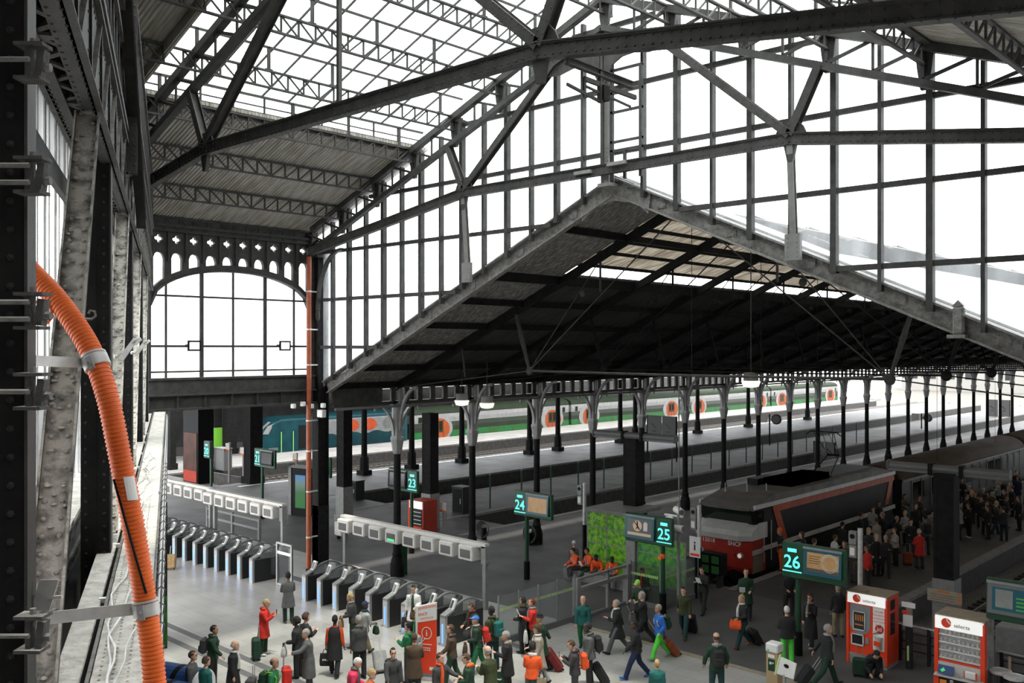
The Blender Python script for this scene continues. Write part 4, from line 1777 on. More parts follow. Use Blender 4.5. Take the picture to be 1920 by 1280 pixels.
LL = 17.0
b = MB()
xloft(b, [(.25, .55), (.25, 1.25), (LL - .25, 1.25), (LL - .25, .55)], HW - .05, .3, .25)
b.build('underframe', M['black'], loco)
b = MB()
xloft(b, [(.62, 2.55), (.95, 3.0), (.62, 3.62), (LL - .6, 3.62), (LL - .6, 1.0), (.5, 1.0), (.35, 1.6)], HW - .02, .25, .18)
b.build('body', Mt['loco_side'], loco)
b = MB()
xloft(b, [(.22, .75), (.10, 1.0), (.08, 2.17), (.14, 2.27), (1.3, 2.27), (1.3, .75)], HW + .0, .35, .3)
b.build('red_front', Mt['lored'], loco)
b = MB()
xloft(b, [(-.12, 2.20), (-.16, 2.42), (-.02, 2.62), (.66, 2.88), (1.25, 2.88), (1.25, 2.20)], HW + .05, .45, .42)
b.build('silver_nose', Mt['silver'], loco)
b = MB()
xloft(b, [(.68, 2.84), (.46, 3.50), (1.4, 3.50), (1.4, 2.84)], HW - .04, .12, .1)
b.build('windscreen', Mt['loglass'], loco)
b = MB()
xloft(b, [(.30, 3.46), (.28, 3.58), (.42, 3.66), (2.2, 4.0), (LL - 2, 4.0), (LL - .5, 3.7), (LL - .45, 3.6), (2.0, 3.6)], HW - .02, .5, .25)
b.build('roof', Mt['loco_grey'], loco)
for s in (-1, 1):
    b = MB()
    x = s * HW
    b.bx(x - .04, x + .04, .55, LL - .5, 3.52, 3.70)
    b.build('silver_gutter', Mt['silver'], loco)
    b = MB()
    d = Vector((.03 * s, 0, 0))
    x = s * (HW - .02)
    b.prism([(2.2, 3.5), (LL - .6, 3.5), (LL - .6, 3.2), (2.75, 3.2)], (x, 0, 0), (0, 1, 0), (0, 0, 1), d)
    b.prism([(2.2, 3.5), (2.75, 3.5), (3.7, 1.75), (3.1, 1.75)], (x + .001 * s, 0, 0), (0, 1, 0), (0, 0, 1), d)
    b.prism([(LL - 1.2, 3.5), (LL - .6, 3.5), (LL - 1.4, 1.95), (LL - 1.9, 1.95)], (x + .001 * s, 0, 0), (0, 1, 0), (0, 0, 1), d)
    b.build('orange_stripe', Mt['loorange'], loco)
    b = MB()
    b.bx(x - .03, x + .05, 1.3, LL - .5, 1.62, 1.82)
    b.bx(x - .03, x + .05, .4, 1.3, 1.55, 1.75)
    b.build('side_band', Mt['silver'], loco)
    b = MB()
    b.bx(x - .02, x + .04, .45, 1.32, .75, 1.5)
    b.build('apron', Mt['beige'], loco)
    b = MB()
    b.bx(x - .02, x + .025, 1.42, 1.98, 1.5, 3.4)
    b.build('cab_door', Mt['loco_side'], loco)
    b = MB()
    b.tube([(x + .06 * s, 1.38, 1.1), (x + .06 * s, 1.38, 2.9)], .02, 6)
    b.tube([(x + .06 * s, 2.04, 1.1), (x + .06 * s, 2.04, 2.9)], .02, 6)
    b.build('handrail', Mt['silver'], loco, split=True)
    b = MB()
    b.prism([(.75, 2.85), (1.3, 2.85), (1.3, 3.42), (.58, 3.42)], (x - .01 * s, 0, 0), (0, 1, 0), (0, 0, 1), (.015 * s, 0, 0))
    b.build('side_window', Mt['loglass'], loco)
b = MB()
b.text('115018', .26, (-.68, .075, 2.02), (1, 0, 0), (0, 0, 1), .004, .012)
b.text('SNCF', .27, (.68, .075, 2.02), (1, 0, 0), (0, 0, 1), .004, .02)
b.build('lettering', M['white'], loco)
for s in (-1, 1):
    b = MB()
    b.tube([(s * .98, .1, 1.55), (s * .98, -.02, 1.55)], .12, 14)
    h = b.build('headlight', Mt['silver'], loco)
    b = MB()
    b.tube([(s * .98, -.02, 1.55), (s * .98, -.035, 1.55)], .085, 14)
    b.build('lens', M['offwhite'] if s < 0 else mat('headlight_glass', (.9, .85, .75), .2, emit=.35), h)
    b = MB()
    b.tube([(s * .62, .1, 1.55), (s * .62, .0, 1.55)], .09, 12)
    b.build('tail_light', Mt['lored'], loco)
    b = MB()
    b.tube([(s * .88, .25, .75), (s * .88, -.25, .75)], .1, 12)
    b.tube([(s * .88, -.25, .75), (s * .88, -.32, .75)], .26, 16)
    b.build('buffer', M['black'], loco)
b = MB()
b.bx(-.2, .2, -.15, .25, .55, .95)
b.tube([(.0, -.1, .6), (.05, -.3, .3), (.1, -.1, .1)], .04, 6)
b.build('coupling', M['black'], loco)
for k in range(4):
    for s in (-1, 1):
        b = MB()
        b.tube([(s * .66, 2.2 + (k % 2) * 2.8 + (k // 2) * 9.6, .62), (s * .82, 2.2 + (k % 2) * 2.8 + (k // 2) * 9.6, .62)], .6, 20)
        b.build('wheel', M['steel_dark'], loco)
b = MB()
for k in range(4):
    for j in range(2):
        a, c = 5.0 + k * 1.05, 5.0 + k * 1.05 + .95
        b.bx(-.55 + j * .0, .9, a, c, 4.0, 4.32)
b.build('roof_grille', mat('roof_grille_metal', (.34, .31, .27), .6, 0, (.12, .11, .10), 14, (1, 1, 8)), loco)
b = MB()
b.bx(-1.1, -.55, 4.4, 6.2, 3.98, 4.3)
b.bx(-.9, .8, 9.6, 14.8, 3.98, 4.06)
b.build('roof_box', M['black'], loco, split=True)
b = MB()
for x, y in ((.0, 2.4), (-.9, 2.0), (.55, 3.2)):
    b.tube([(x, y, 3.9), (x, y, 4.35)], .02, 6)
    b.lathe([(.05, 3.95), (.02, 4.05)], (x, y, 0), 8)
b.build('antenna', Mt['silver'], loco, split=True)
pg = MB()
for s in (-1, 1):
    pg.tube([(s * .5, 10.2, 4.06), (s * .3, 11.6, 4.9)], .035, 6)
    pg.tube([(s * .3, 11.6, 4.9), (s * .55, 10.4, 6.2)], .02, 6)
    pg.tube([(s * .3, 11.6, 4.9), (s * .15, 10.6, 6.2)], .015, 6)
pg.tube([(-.35, 11.6, 4.9), (.35, 11.6, 4.9)], .06, 8)
pg.tube([(-.95, 10.4, 6.05), (-.7, 10.4, 6.22), (.7, 10.4, 6.22), (.95, 10.4, 6.05)], .03, 6)
pg.tube([(-.7, 10.7, 6.2), (.7, 10.7, 6.2)], .02, 6)
pg.build('pantograph', M['black'], loco)

# coaches behind it
Mt['coach_roof'] = mat('coach_brown_roof', (.075, .058, .042), .85, 0, (.045, .036, .027), 1.2, (1, .3, 1), spec=.1)
Mt['coach'] = mat('coach_dark_grey', (.022, .022, .022), .6, 0, (.016, .016, .016), 2, spec=.15)


def section(hw, zb, zs, zt, n=10):
    pts = [(-hw, zb), (-hw - .03, (zb + zs) / 2), (-hw, zs)]
    for i in range(1, n):
        a = math.pi - math.pi * i / n
        pts.append((hw * math.cos(a), zs + (zt - zs) * math.sin(a)))
    return pts + [(hw, zs), (hw + .03, (zb + zs) / 2), (hw, zb)]


def coach_master():
    t = thing('coach', 'dark coach with brown rounded roof coupled right behind the locomotive', 'coach', (0, 0, 0), 0, 'coaches behind the locomotive')
    b = MB()
    sec = [p for p in section(1.42, .45, 3.0, 3.0, 4)]
    b.loft([[(p[0], y, p[1]) for p in sec] for y in (0.2, 25.0)])
    b.build('body', Mt['coach'], t)
    b = MB()
    sec = section(1.42, 2.95, 3.0, 3.75, 12)
    b.loft([[(p[0] * k, y, 2.95 + (p[1] - 2.95) * k) for p in sec] for y, k in ((.2, .9), (.5, 1), (24.7, 1), (25.0, .9))])
    b.build('roof', Mt['coach_roof'], t, True)
    b = MB()
    for s in (-1, 1):
        for k in range(14):
            b.bx(s * 1.45 - .012, s * 1.45 + .012, 1.9 + k * 1.55, 1.9 + k * 1.55 + 1.15, 1.65, 2.65)
    b.build('windows', Mt['loglass'], t)
    b = MB()
    for s in (-1, 1):
        b.bx(s * 1.45 - .02, s * 1.45 + .02, .3, 24.9, 2.82, 2.95)
        for k in range(15):
            b.bx(s * 1.45 - .018, s * 1.45 + .018, 1.75 + k * 1.55 - .12, 1.75 + k * 1.55 - .05, 1.0, 2.8)
    b.build('trim', Mt['loco_grey'], t)
    b = MB()
    b.bx(-1.3, 1.3, 1, 24.2, .0, .5)
    b.build('underframe', M['black'], t)
    for y in (3.5, 21.5):
        b = MB()
        for yy in (y - 1.25, y + 1.25):
            for s in (-.75, .75):
                b.tube([(s - .06, yy, .45), (s + .06, yy, .45)], .45, 16)
        b.bx(-1.0, 1.0, y - 1.6, y + 1.6, .4, .6)
        b.build('bogie', M['steel_dark'], t)
    return t


cm2 = coach_master()
for i in range(4):
    if i == 0:
        cm2.location = (LX, LY + LL + .2, -.8)
    else:
        dup(cm2, (LX, LY + LL + .2 + 25.3 * i, -.8), 0, '%s dark coach with brown rounded roof behind the locomotive' % nth1(i))

# green regional train far away on the left
Mt['teal'] = mat('teal_livery', (.002, .036, .042), .5, 0, (.0015, .022, .03), 1.2, spec=.2)
Mt['green'] = mat('green_livery', (.005, .10, .025), .5, 0, (.018, .06, .01), 1.5, spec=.2)
Mt['pale'] = mat('pale_grey_livery', (.20, .20, .195), .5, 0, (.16, .16, .155), 2)
Mt['trainglass'] = mat('train_window_band', (.022, .028, .020), .3, 0, (.015, .024, .012), 1, spec=.2)
Mt['disc'] = mat('dull_orange_door', (.27, .055, .012), .5, 0, (.22, .045, .01), 2, spec=.2)
Mt['dark_roof'] = mat('train_roof', (.025, .030, .022), .8, 0, (.014, .026, .010), 1, spec=.1)
TX = -76.1
tl = thing('regional_locomotive', 'teal locomotive with white ripples heading the far regional train', 'locomotive', (TX, pX(486, 800, -74.6).y, -.8))
b = MB()
rings = []
for y, k, zt in ((0, .75, 2.4), (.25, .86, 2.7), (1.5, .97, 3.75), (2.4, 1, 4.1), (17.2, 1, 4.1), (17.6, .95, 4.0)):
    rings.append([(p[0] * k, y, .3 + (p[1] - .3) * (zt / 4.1)) for p in section(1.48, .4, 3.7, 4.1, 8)])
b.loft(rings)
b.build('body', Mt['teal'], tl)
b = MB()
b.bx(-1.3, 1.3, .5, 17.2, .0, .5)
for k in (2.5, 5.3, 12.2, 15.0):
    b.tube([(1.1, k, .55), (1.3, k, .55)], .6, 18)
b.build('running_gear', M['black'], tl)
b = MB()
d = (.02, 0, 0)
wave = [(7.0 + k * .5, 2.05 + .14 * math.sin(k * 1.1)) for k in range(21)]
b.prism([(6.2, 3.0), (6.3, 2.4)] + wave + [(17.0, 3.55), (6.9, 3.55)], (1.505, 0, 0), (0, 1, 0), (0, 0, 1), d)
b.build('white_ripple_panel', Mt['pale'], tl)
for y, m_ in ((10.4, 'loorange'), (12.6, 'loorange'), (14.9, 'loco_grey')):
    b = MB()
    b.prism([(y + .75 * math.cos(a) * (1 + .25 * math.cos(a + .8)), 2.85 + .6 * math.sin(a)) for a in [i * math.pi / 10 for i in range(20)]], (1.527, 0, 0), (0, 1, 0), (0, 0, 1), (.012, 0, 0))
    b.build('drop_emblem', Mt[m_], tl)
b = MB()
for k in range(12):
    b.bx(1.54, 1.55, 7.2, 16.8, 2.15 + k * .115, 2.165 + k * .115)
    b.bx(1.51, 1.525, 6.6, 17.0, .75 + k * .11, .775 + k * .11)
b.build('louvre_lines', Mt['teal'], tl)
b = MB()
b.prism([(1.0, 2.55), (1.6, 3.5), (.95, 3.3), (.45, 2.6)], (1.36, 0, 0), (0, 1, 0), (0, 0, 1), (.06, 0, 0))
b.loft([[(x * k, y, z) for x in (-1, -.5, .5, 1)] + [(x * k, y + .02, z - .02) for x in (1, .5, -.5, -1)] for y, z, k in ((.28, 2.78, 1.1), (1.42, 3.66, 1.15))])
b.build('windscreen', Mt['pale'], tl)
b = MB()
b.bx(1.48, 1.52, 4.2, 5.0, 1.0, 3.2)
b.build('cab_door', M['black'], tl)
b = MB()
for y in (2.3, 3.6):
    b.tube([(1.54, y, .7), (1.54, y, 2.7)], .035, 6)
b.build('handrail', mat('lime_handrail', (.2, .5, .1), .5), tl)
b = MB()
b.text('827302', .34, (1.5, 1.45, 1.15), (0, 1, 0), (0, 0, 1), .03, .012)
b.build('number', Mt['pale'], tl)
b = MB()
for s in (-1, 1):
    b.ball((s * .95, .02, 1.2), .14, 8, 5)
b.build('tail_light', mat('red_lit_lamp', (1, .06, .04), .4, emit=2.5), tl, split=True)


def regio_master():
    t = thing('regional_coach', 'green double deck coach coupled behind the teal locomotive', 'coach', (0, 0, 0), 0, 'green coaches of the far regional train')
    Lc = 25.6
    b = MB()
    sec = section(1.48, .25, 1.5, 1.5, 4)
    b.loft([[(p[0], y, p[1]) for p in sec] for y in (0, Lc)])
    b.build('lower_body', Mt['green'], t)
    b = MB()
    sec = section(1.46, 1.5, 2.45, 2.45, 4)
    b.loft([[(p[0], y, p[1]) for p in sec] for y in (0, Lc)])
    b.build('window_band', Mt['trainglass'], t)
    b = MB()
    sec = section(1.48, 2.45, 3.35, 3.35, 4)
    b.loft([[(p[0], y, p[1]) for p in sec] for y in (0, Lc)])
    b.build('upper_body', Mt['pale'], t)
    b = MB()
    sec = section(1.46, 3.3, 3.5, 4.15, 10)
    b.loft([[(p[0], y, p[1]) for p in sec] for y in (0, Lc)])
    b.build('roof', Mt['dark_roof'], t, True)
    b = MB()
    b.bx(-1.2, 1.2, .4, Lc - .4, -.1, .3)
    b.build('underframe', M['black'], t)
    for y, c in ((3.6, 'disc'), (Lc - 3.2, 'disc')):
        circ = [i * math.pi / 14 for i in range(28)]
        b = MB()
        b.prism([(y + 2.1 * math.cos(a), 1.75 + 1.55 * math.sin(a) * (1 if math.sin(a) > 0 else .9)) for a in circ], (1.50, 0, 0), (0, 1, 0), (0, 0, 1), (.02, 0, 0))
        r = b.build('white_door_surround', Mt['pale'], t)
        b = MB()
        b.prism([(y + 1.5 * math.cos(a) * (1 + .12 * math.cos(a)), 1.7 + 1.2 * math.sin(a)) for a in circ], (1.522, 0, 0), (0, 1, 0), (0, 0, 1), (.012, 0, 0))
        b.build('orange_disc', Mt[c], r)
        b = MB()
        b.bx(1.535, 1.545, y - .62, y - .08, 1.35, 2.6)
        b.bx(1.535, 1.545, y + .08, y + .62, 1.35, 2.6)
        b.build('door_window', Mt['loglass'], r, split=True)
        b = MB()
        for q in (y - .72, y, y + .72):
            b.bx(1.536, 1.548, q - .02, q + .02, .35, 2.75)
        b.build('door_seam', M['black'], r)
    b = MB()
    for q in (1.0, Lc - 1.0):
        b.bx(1.5, 1.51, q - .25, q + .25, 2.5, 3.1)
    b.build('end_window', Mt['loglass'], t, split=True)
    return t


rm = regio_master()
ry = tl.location.y + 18.3
for i in range(4):
    if i == 0:
        rm.location = (TX, ry, -.8)
    else:
        dup(rm, (TX, ry + 26.1 * i, -.8), 0, '%s green double deck coach of the far regional train' % nth1(i))

# catenary wires and the thin pipes that cross the shed
def wire(pts, label, r=.012, name='overhead_wire', m='black', cat='wire'):
    b = MB()
    b.tube(pts, r, 5)
    return tag(b.build(name, M[m], None), label, cat)


for px, ytop, ybot, d, lab in ((1273, 700, 980, 33, 'thin vertical hanger rod above the signboard twenty five'), (1297, 440, 700, 27, 'thin hanger rod left of the shed middle'), (1427, 520, 690, 28, 'thin hanger rod right of the shed middle'), (1533, 520, 690, 29, 'thin hanger rod third along the dark shed roof'), (1619, 570, 690, 30, 'thin hanger rod near the right end of the dark shed roof'), (1757, 700, 865, 45, 'thin hanger rod above the first coach roof'), (1866, 690, 830, 60, 'thin hanger rod above the second coach roof')):
    a, c = pD(px, ytop, d), pD(px, ybot, d)
    if px != 1273:
        a = Vector((c.x, c.y, (lz(c.x - CX) if abs(c.x - CX) < 5.2 else sz(c.x - CX) + .05)))
    wire([a, c], lab,   .022 if px == 1273 else .010, 'hanger_rod', 'iron_light' if px == 1273 else 'iron_dark', 'rod')
# far ground buildings
m = MB()
m.bx(-97, -95, -10, 165, -1, 8.4)
struct(m.build('wall_far', mat('far_building_dark', (.06, .058, .055), .8, 0, (.03, .03, .03), .6)))
for i, (x, y, w, d, h, c) in enumerate(((-120, 170, 30, 14, 9, (.3, .29, .27)), (-70, 240, 40, 14, 11, (.27, .26, .24)), (-20, 290, 40, 14, 9, (.34, .33, .31)))):
    t = thing('far_building', ['pale building at the far end of the tracks, leftmost', 'pale long building closing the tracks, in the middle', 'pale building at the far right end of the tracks'][i], 'building', (x, y, -1))
    b = MB()
    b.bx(-w / 2, w / 2, 0, d, 0, h)
    b.build('wall', mat('far_plaster', c, .9), t)
    b = MB()
    for k in range(8):
        b.bx(-w / 2 + 2 + k * w / 9, -w / 2 + 4 + k * w / 9, -.05, .0, 3, 5.5)
    b.build('windows', M['screen'], t)
# ------------------------------------------------------------------ gates, screens, signs, machines
def gate_master():
    t = thing('ticket_gate', 'ticket gate', 'ticket gate', (0, 0, 0), 0, 'ticket gates')
    b = MB()
    b.loft([[(x, y, z) for x, y in ((-.11, .05), (.11, .05), (.11, 1.75), (-.11, 1.75))] for z in (0, .92)])
    b.build('body', M['steel_dark'], t)
    b = MB()
    b.bx(-.125, .125, 0, .10, 0, 1.0)
    b.prism([(0, .92), (.0, 1.0), (.42, 1.16), (.42, 1.1)], (-.125, 0, 0), (0, 1, 0), (0, 0, 1), (.25, 0, 0))
    b.build('front_post', M['steel'], t)
    b = MB()
    b.bx(-.035, .035, -.012, 0, .1, .72)
    b.build('light_strip', M['blue_led'], t)
    b = MB()
    b.prism([(.34, 1.1), (.42, 1.1), (.60, 1.42), (.52, 1.46)], (-.09, 0, 0), (0, 1, 0), (0, 0, 1), (.18, 0, 0))
    r = b.build('reader_arm', M['white'], t)
    b = MB()
    b.prism([(.415, 1.16), (.425, 1.16), (.55, 1.38), (.54, 1.39)], (-.05, -.07, .02), (0, 1, 0), (0, 0, 1), (.1, 0, 0))
    b.build('reader_window', M['screen'], r)
    b = MB()
    pts = [(.45 + 1.3 * i / 10, .92 + .42 * math.sin(math.pi * (.15 + .7 * i / 10))) for i in range(11)]
    b.prism([(.45, .7)] + pts + [(1.75, .7)], (-.02, 0, 0), (0, 1, 0), (0, 0, 1), (.04, 0, 0))
    b.build('glass_wing', M['glass_fence'], t)
    b = MB()
    for i in range(10):
        b.bar((0, pts[i][0], pts[i][1]), (0, pts[i + 1][0], pts[i + 1][1]), .1, .05, (0, 0, 1))
    b.bx(-.1, .1, 1.55, 1.75, .9, 1.15)
    b.build('hood_rail', M['midgrey'], t)
    b = MB()
    b.bx(.12, .45, .85, .89, .25, 1.25)
    b.build('flap_door', M['glass_fence'], t)
    return t


gm = gate_master()
first = True
for gi, (x0, n, dx, Y) in enumerate(((-44.6, 12, .955, 20.4), (-30.2, 9, .985, 20.35))):
    for k in range(n):
        x = x0 + k * dx
        lab = '%s ticket gate %s' % (nth1(k), 'from the left in the row beyond the orange drainpipe' if gi == 0 else 'to the right of the orange drainpipe')
        if first:
            gm.location = (x, Y, 0)
            gm['label'] = lab
            first = False
        else:
            dup(gm, (x, Y, 0), 0, lab)


def beam_of_screens(X0, X1, Y, zt, n, posts, lab, green=()):
    t = thing('screen_beam', lab, 'screen beam', (X0, Y, 0), 0, 'beams of gate screens')
    b = MB()
    b.bx(-.1, X1 - X0 + .1, -.12, .12, zt - .16, zt)
    b.build('beam', M['offwhite'], t)
    for p in posts:
        b = MB()
        b.bx(p - X0 - .08, p - X0 + .08, -.08, .08, 0, zt - .1)
        b.bx(p - X0 - .12, p - X0 + .12, -.12, .12, zt - .75, zt - .1)
        b.build('post', M['grey'], t)
    for k in range(n):
        x = (X1 - X0) * (k + .35) / n
        c = MB()
        c.rbox((x, -.12, zt - .40), (.80, .5, .56), .04)
        h = c.build('screen_casing', M['offwhite'], t)
        c = MB()
        c.bx(x - .27, x + .27, -.378, -.365, zt - .58, zt - .27)
        c.build('screen', M['screen_grey'], h)
        if k in green:
            c = MB()
            c.bx(x - .22, x + .22, -.384, -.378, zt - .57, zt - .49)
            c.build('green_caption', mat('green_lit_caption', (.05, .8, .25), .5, emit=.7), h)
    return t


beam_of_screens(-47.6, -41.3, 22.6, 2.95, 6, (-47.4, -41.4), 'beam with six grey screens on the far left gates, half hidden by the deck')
beam_of_screens(-41.1, -34.8, 22.4, 2.95, 6, (-40.6, -34.8), 'beam with six pale screens over the left gates, ending at a grey post')
beam_of_screens(-33.0, -24.3, 24.3, 2.45, 8, (-32.9, -24.3), 'beam with eight white screens over the gates right of the drainpipe', (3,))
t = thing('black_post', 'short black square post under the middle of the white screen beam', 'post', tuple(pz(750, 1076)))
b = MB()
b.bx(-.22, .22, -.22, .22, 0, 1.4)
b.bx(-.25, .25, -.25, .25, 1.36, 1.42)
b.build('post', M['green_sign'], t)


def signboard(num, px, Y, side, zt, px0, content, lab, W=2.1, H=1.05):
    """platform sign: post, dark green board, lit number and a framed screen"""
    x = pY(px, 1000, Y).x
    t = thing('platform_sign', lab, 'sign', (x, Y, 0), 0, 'dark green platform signs')
    b = MB()
    b.tube([(0, 0, 0), (0, 0, zt)], .085, 14)
    b.build('post', M['green_sign'], t, True)
    b = MB()
    b.tube([(0, 0, 0), (0, 0, .75)], .13, 14)
    b.build('post_foot', M['black'], t, True)
    xl = pY(px0, 1000, Y).x - x
    b = MB()
    b.rbox((xl + W / 2, -.14, zt - H / 2), (W, .16, H), .03)
    bd = b.build('board', M['green_sign'], t)
    nx = xl + (.35 if side == 'L' else W - .35)
    b = MB()
    if num:
        b.text(num, .56, (nx, -.222, zt - .62), (1, 0, 0), (0, 0, 1), .004, .012)
        b.bx(nx - .32, nx + .32, -.228, -.222, zt - .92, zt - .885)
        b.rbox((nx, -.225, zt - .24), (.30, .006, .11), .002)
        b.build('lit_number', M['cyan'], bd)
    sx0 = xl + (.76 if side == 'L' else .06)
    sx1 = xl + (W - .12 if side == 'L' else W - .74)
    if content is None:
        return t
    b = MB()
    b.prism([(sx0, 0), (sx1, 0), (sx1, -.80), (sx0, -.80)], (0, -.27, zt - .1), (1, 0, 0), Vector((0, .06, 1)).normalized(), (0, .05, 0))
    b.build('screen_border', M['midgrey'] if content == 'off' else M['black'] if content == 'blank' else M['screen_teal'], bd)
    b = MB()
    b.bx(sx0 - .02, sx1 + .02, -.30, -.22, zt - .11, zt - .05)
    b.build('screen_hood', M['grey'], bd)
    b = MB()
    uy = Vector((0, .06, 1)).normalized()
    b.prism([(sx0 + .12, -.1), (sx1 - .08, -.1), (sx1 - .08, -.7), (sx0 + .12, -.7)], (0, -.274, zt - .1), (1, 0, 0), uy, (0, .004, 0))
    sc = b.build('screen', M['screen_amber'] if content in ('amber', 'rings') else (M['screen'] if content == 'blank' else M['screen_grey'] if content == 'notice' else M['screen_teal']), bd)
    cx, w = (sx0 + sx1) / 2, sx1 - sx0
    if content == 'rings':
        b = MB()
        for rr in (.27, .22):
            ring = [i * math.pi / 16 for i in range(33)]
            c0 = Vector((cx + w * .2, -.279, 0))
            for i in range(32):
                pa = Vector((cx + w * .2 + rr * math.cos(ring[i]), -.279, zt - .1)) + uy * (-.36 + rr * math.sin(ring[i])) + Vector((0, .12 * 0, 0))
                pb = Vector((cx + w * .2 + rr * math.cos(ring[i + 1]), -.279, zt - .1)) + uy * (-.36 + rr * math.sin(ring[i + 1]))
                b.bar(pa, pb, .004, .022)
        b.bx(cx - .2 * w, cx - .2 * w, 0, 0, 0, 0)
        b.build('ring_graphic', M['offwhite'], bd)
        b = MB()
        for k in range(4):
            b.prism([(sx0 + .18, -.2 - k * .07), (sx0 + .55 - .05 * (k % 2), -.2 - k * .07), (sx0 + .55 - .05 * (k % 2), -.225 - k * .07), (sx0 + .18, -.225 - k * .07)], (0, -.279, zt - .1), (1, 0, 0), uy, (0, .003, 0))
        b.build('text_lines', mat('brown_screen_text', (.16, .09, .04), .5), bd)
        b = MB()
        b.prism([(sx0 + .12, -.58), (sx1 - .08, -.58), (sx1 - .08, -.7), (sx0 + .12, -.7)], (0, -.279, zt - .1), (1, 0, 0), uy, (0, .003, 0))
        b.build('grey_footer', M['screen_grey'], bd)
    if content == 'notice':
        b = MB()
        cc = Vector((cx - .08, -.279, zt - .1)) + uy * -.33
        n = 24
        pa = [(.2 * math.cos(i * 2 * math.pi / n), .2 * math.sin(i * 2 * math.pi / n)) for i in range(n)]
        b.prism(pa, cc, (1, 0, 0), uy, (0, .003, 0))
        b.prism([(sx0 + .14, -.58), (sx1 - .12, -.58), (sx1 - .12, -.68), (sx0 + .14, -.68)], (0, -.279, zt - .1), (1, 0, 0), uy, (0, .003, 0))
        b.build('pale_notice', mat('pale_orange_notice', (.5, .36, .24), .5, emit=.1), bd)
        b = MB()
        b.bar(cc + Vector((-.14, -.006, .14)), cc + Vector((.14, -.006, -.14)), .004, .03)
        b.bar(cc + Vector((0, -.006, .12)), cc + Vector((0, -.006, -.02)), .004, .05)
        b.bar(cc + Vector((0, -.006, -.02)), cc + Vector((-.06, -.006, -.13)), .004, .03)
        b.bar(cc + Vector((0, -.006, -.02)), cc + Vector((.06, -.006, -.13)), .004, .03)
        b.ball(cc + Vector((0, -.006, .15)), .03, 8, 4, (1, .1, 1))
        b.build('walker_symbol', M['black'], bd)
        b = MB()
        c2 = Vector((cx + .28, -.279, zt - .1)) + uy * -.32
        b.prism([(-.09, -.16), (.09, -.16), (.09, .1), (.05, .16), (-.05, .16), (-.09, .1)], c2, (1, 0, 0), uy, (0, .003, 0))
        b.build('train_symbol', M['steel'], bd)
    if content == 'off':
        b = MB()
        b.prism([(sx0 + .2, -.15), (sx0 + .62, -.15), (sx0 + .62, -.62), (sx0 + .2, -.62)], (0, -.279, zt - .1), (1, 0, 0), uy, (0, .003, 0))
        b.build('grey_notice', M['grey'], bd)
        b = MB()
        for k in range(4):
            b.prism([(sx0 + .7, -.3 - .1 * k), (sx1 - .1, -.3 - .1 * k), (sx1 - .1, -.34 - .1 * k), (sx0 + .7, -.34 - .1 * k)], (0, -.279, zt - .1), (1, 0, 0), uy, (0, .003, 0))
        b.build('green_lines', mat('green_screen_lines', (.06, .30, .03), .5, emit=.1), bd)
    return t


signboard('24', 988, 28.7, 'L', 3.72, 970, 'amber', 'dark green platform sign reading 24 with an amber screen')
signboard('25', 1243, 28.4, 'R', 3.55, 1178, 'notice', 'dark green platform sign reading 25 under white cameras')
signboard('26', 1497, 27.5, 'L', 3.57, 1472, 'rings', 'dark green platform sign reading 26 with ringed amber screen', 2.1, 1.12)
signboard('23', 772, 28.6, 'R', 3.95, 735, 'blank', 'dark green platform sign reading 23 behind the white screen beam')
signboard('21', 492, 28.6, 'L', 4.0, 483, 'blank', 'dark green platform sign reading 21 near the teal locomotive')
signboard('20', 396, 28.6, 'L', 4.0, 388, None, 'dark green platform sign reading 20 at the far left', .72)
signboard('22', 600, 28.6, 'L', 4.0, 598, 'blank', 'dark green platform sign reading 22 half hidden behind the corner column', 1.3)
signboard('', 1960, 26.9, 'R', 3.58, 1853, 'off', 'grey green platform sign cut off by the right picture edge', 2.3, 1.1)
t = thing('caution_tape', 'orange band tied around the post of sign 25', 'band', (pY(1243, 1000, 28.4).x, 28.4, 2.02))
b = MB()
b.tube([(0, 0, 0), (0, 0, .16)], .10, 12)
b.box((-.04, -.12, .03), (.14, .08, .12))
b.build('band', M['orange'], t)

# drinks and snack machines ---------------------------------------------------------------
def logo(b_red, b_white, b_txt, x, z, y, s):
    n = 24
    b_red.prism([(s * .2 * math.cos(i * 2 * math.pi / n), s * .2 * math.sin(i * 2 * math.pi / n)) for i in range(n)], (x, y, z), (1, 0, 0), (0, 0, 1), (0, -.004, 0))
    pts = [(.0, .19), (.03, .06), (.10, .0), (.17, -.06), (.19, -.01), (.12, .06), (.07, .10), (.06, .18)]
    b_white.prism([(p[0] * s, p[1] * s) for p in pts], (x, y - .004, z), (1, 0, 0), (0, 0, 1), (0, -.003, 0))
    b_txt.text('selecta', .23 * s, (x + .62 * s, y, z - .05 * s), (1, 0, 0), (0, 0, 1), .004, .008)


M['grey_text'] = mat('dark_grey_lettering', (.10, .10, .10), .6)
M['lit_panel'] = mat('lit_white_header', (.86, .85, .82), .5, emit=.55)
M['tan_top'] = mat('dusty_tan_machine_top', (.30, .235, .17), .8, 0, (.24, .19, .14), 5)
q = pz(1588, 1240)
t = thing('coffee_machine', 'red coffee vending machine with oval grey window and white side panel', 'vending machine', (q.x, q.y, 0))
W, D, H = 1.22, .95, 2.2
b = MB()
b.bx(0, W, 0.04, D, .12, H - .03)
b.bx(-.02, .06, 0, .1, .0, H - .1)
b.bx(W - .06, W + .02, 0, .1, .12, H - .1)
b.build('cabinet', M['red'], t)
b = MB()
b.bx(-.02, W + .02, 0, D + .02, H - .03, H)
b.bx(.1, .55, .1, .35, H, H + .05)
b.build('top', M['tan_top'], t)
b = MB()
b.bx(.03, W - .03, -.03, .05, H - .33, H - .02)
b.build('header', M['lit_panel'], t)
r_, w_, x_ = MB(), MB(), MB()
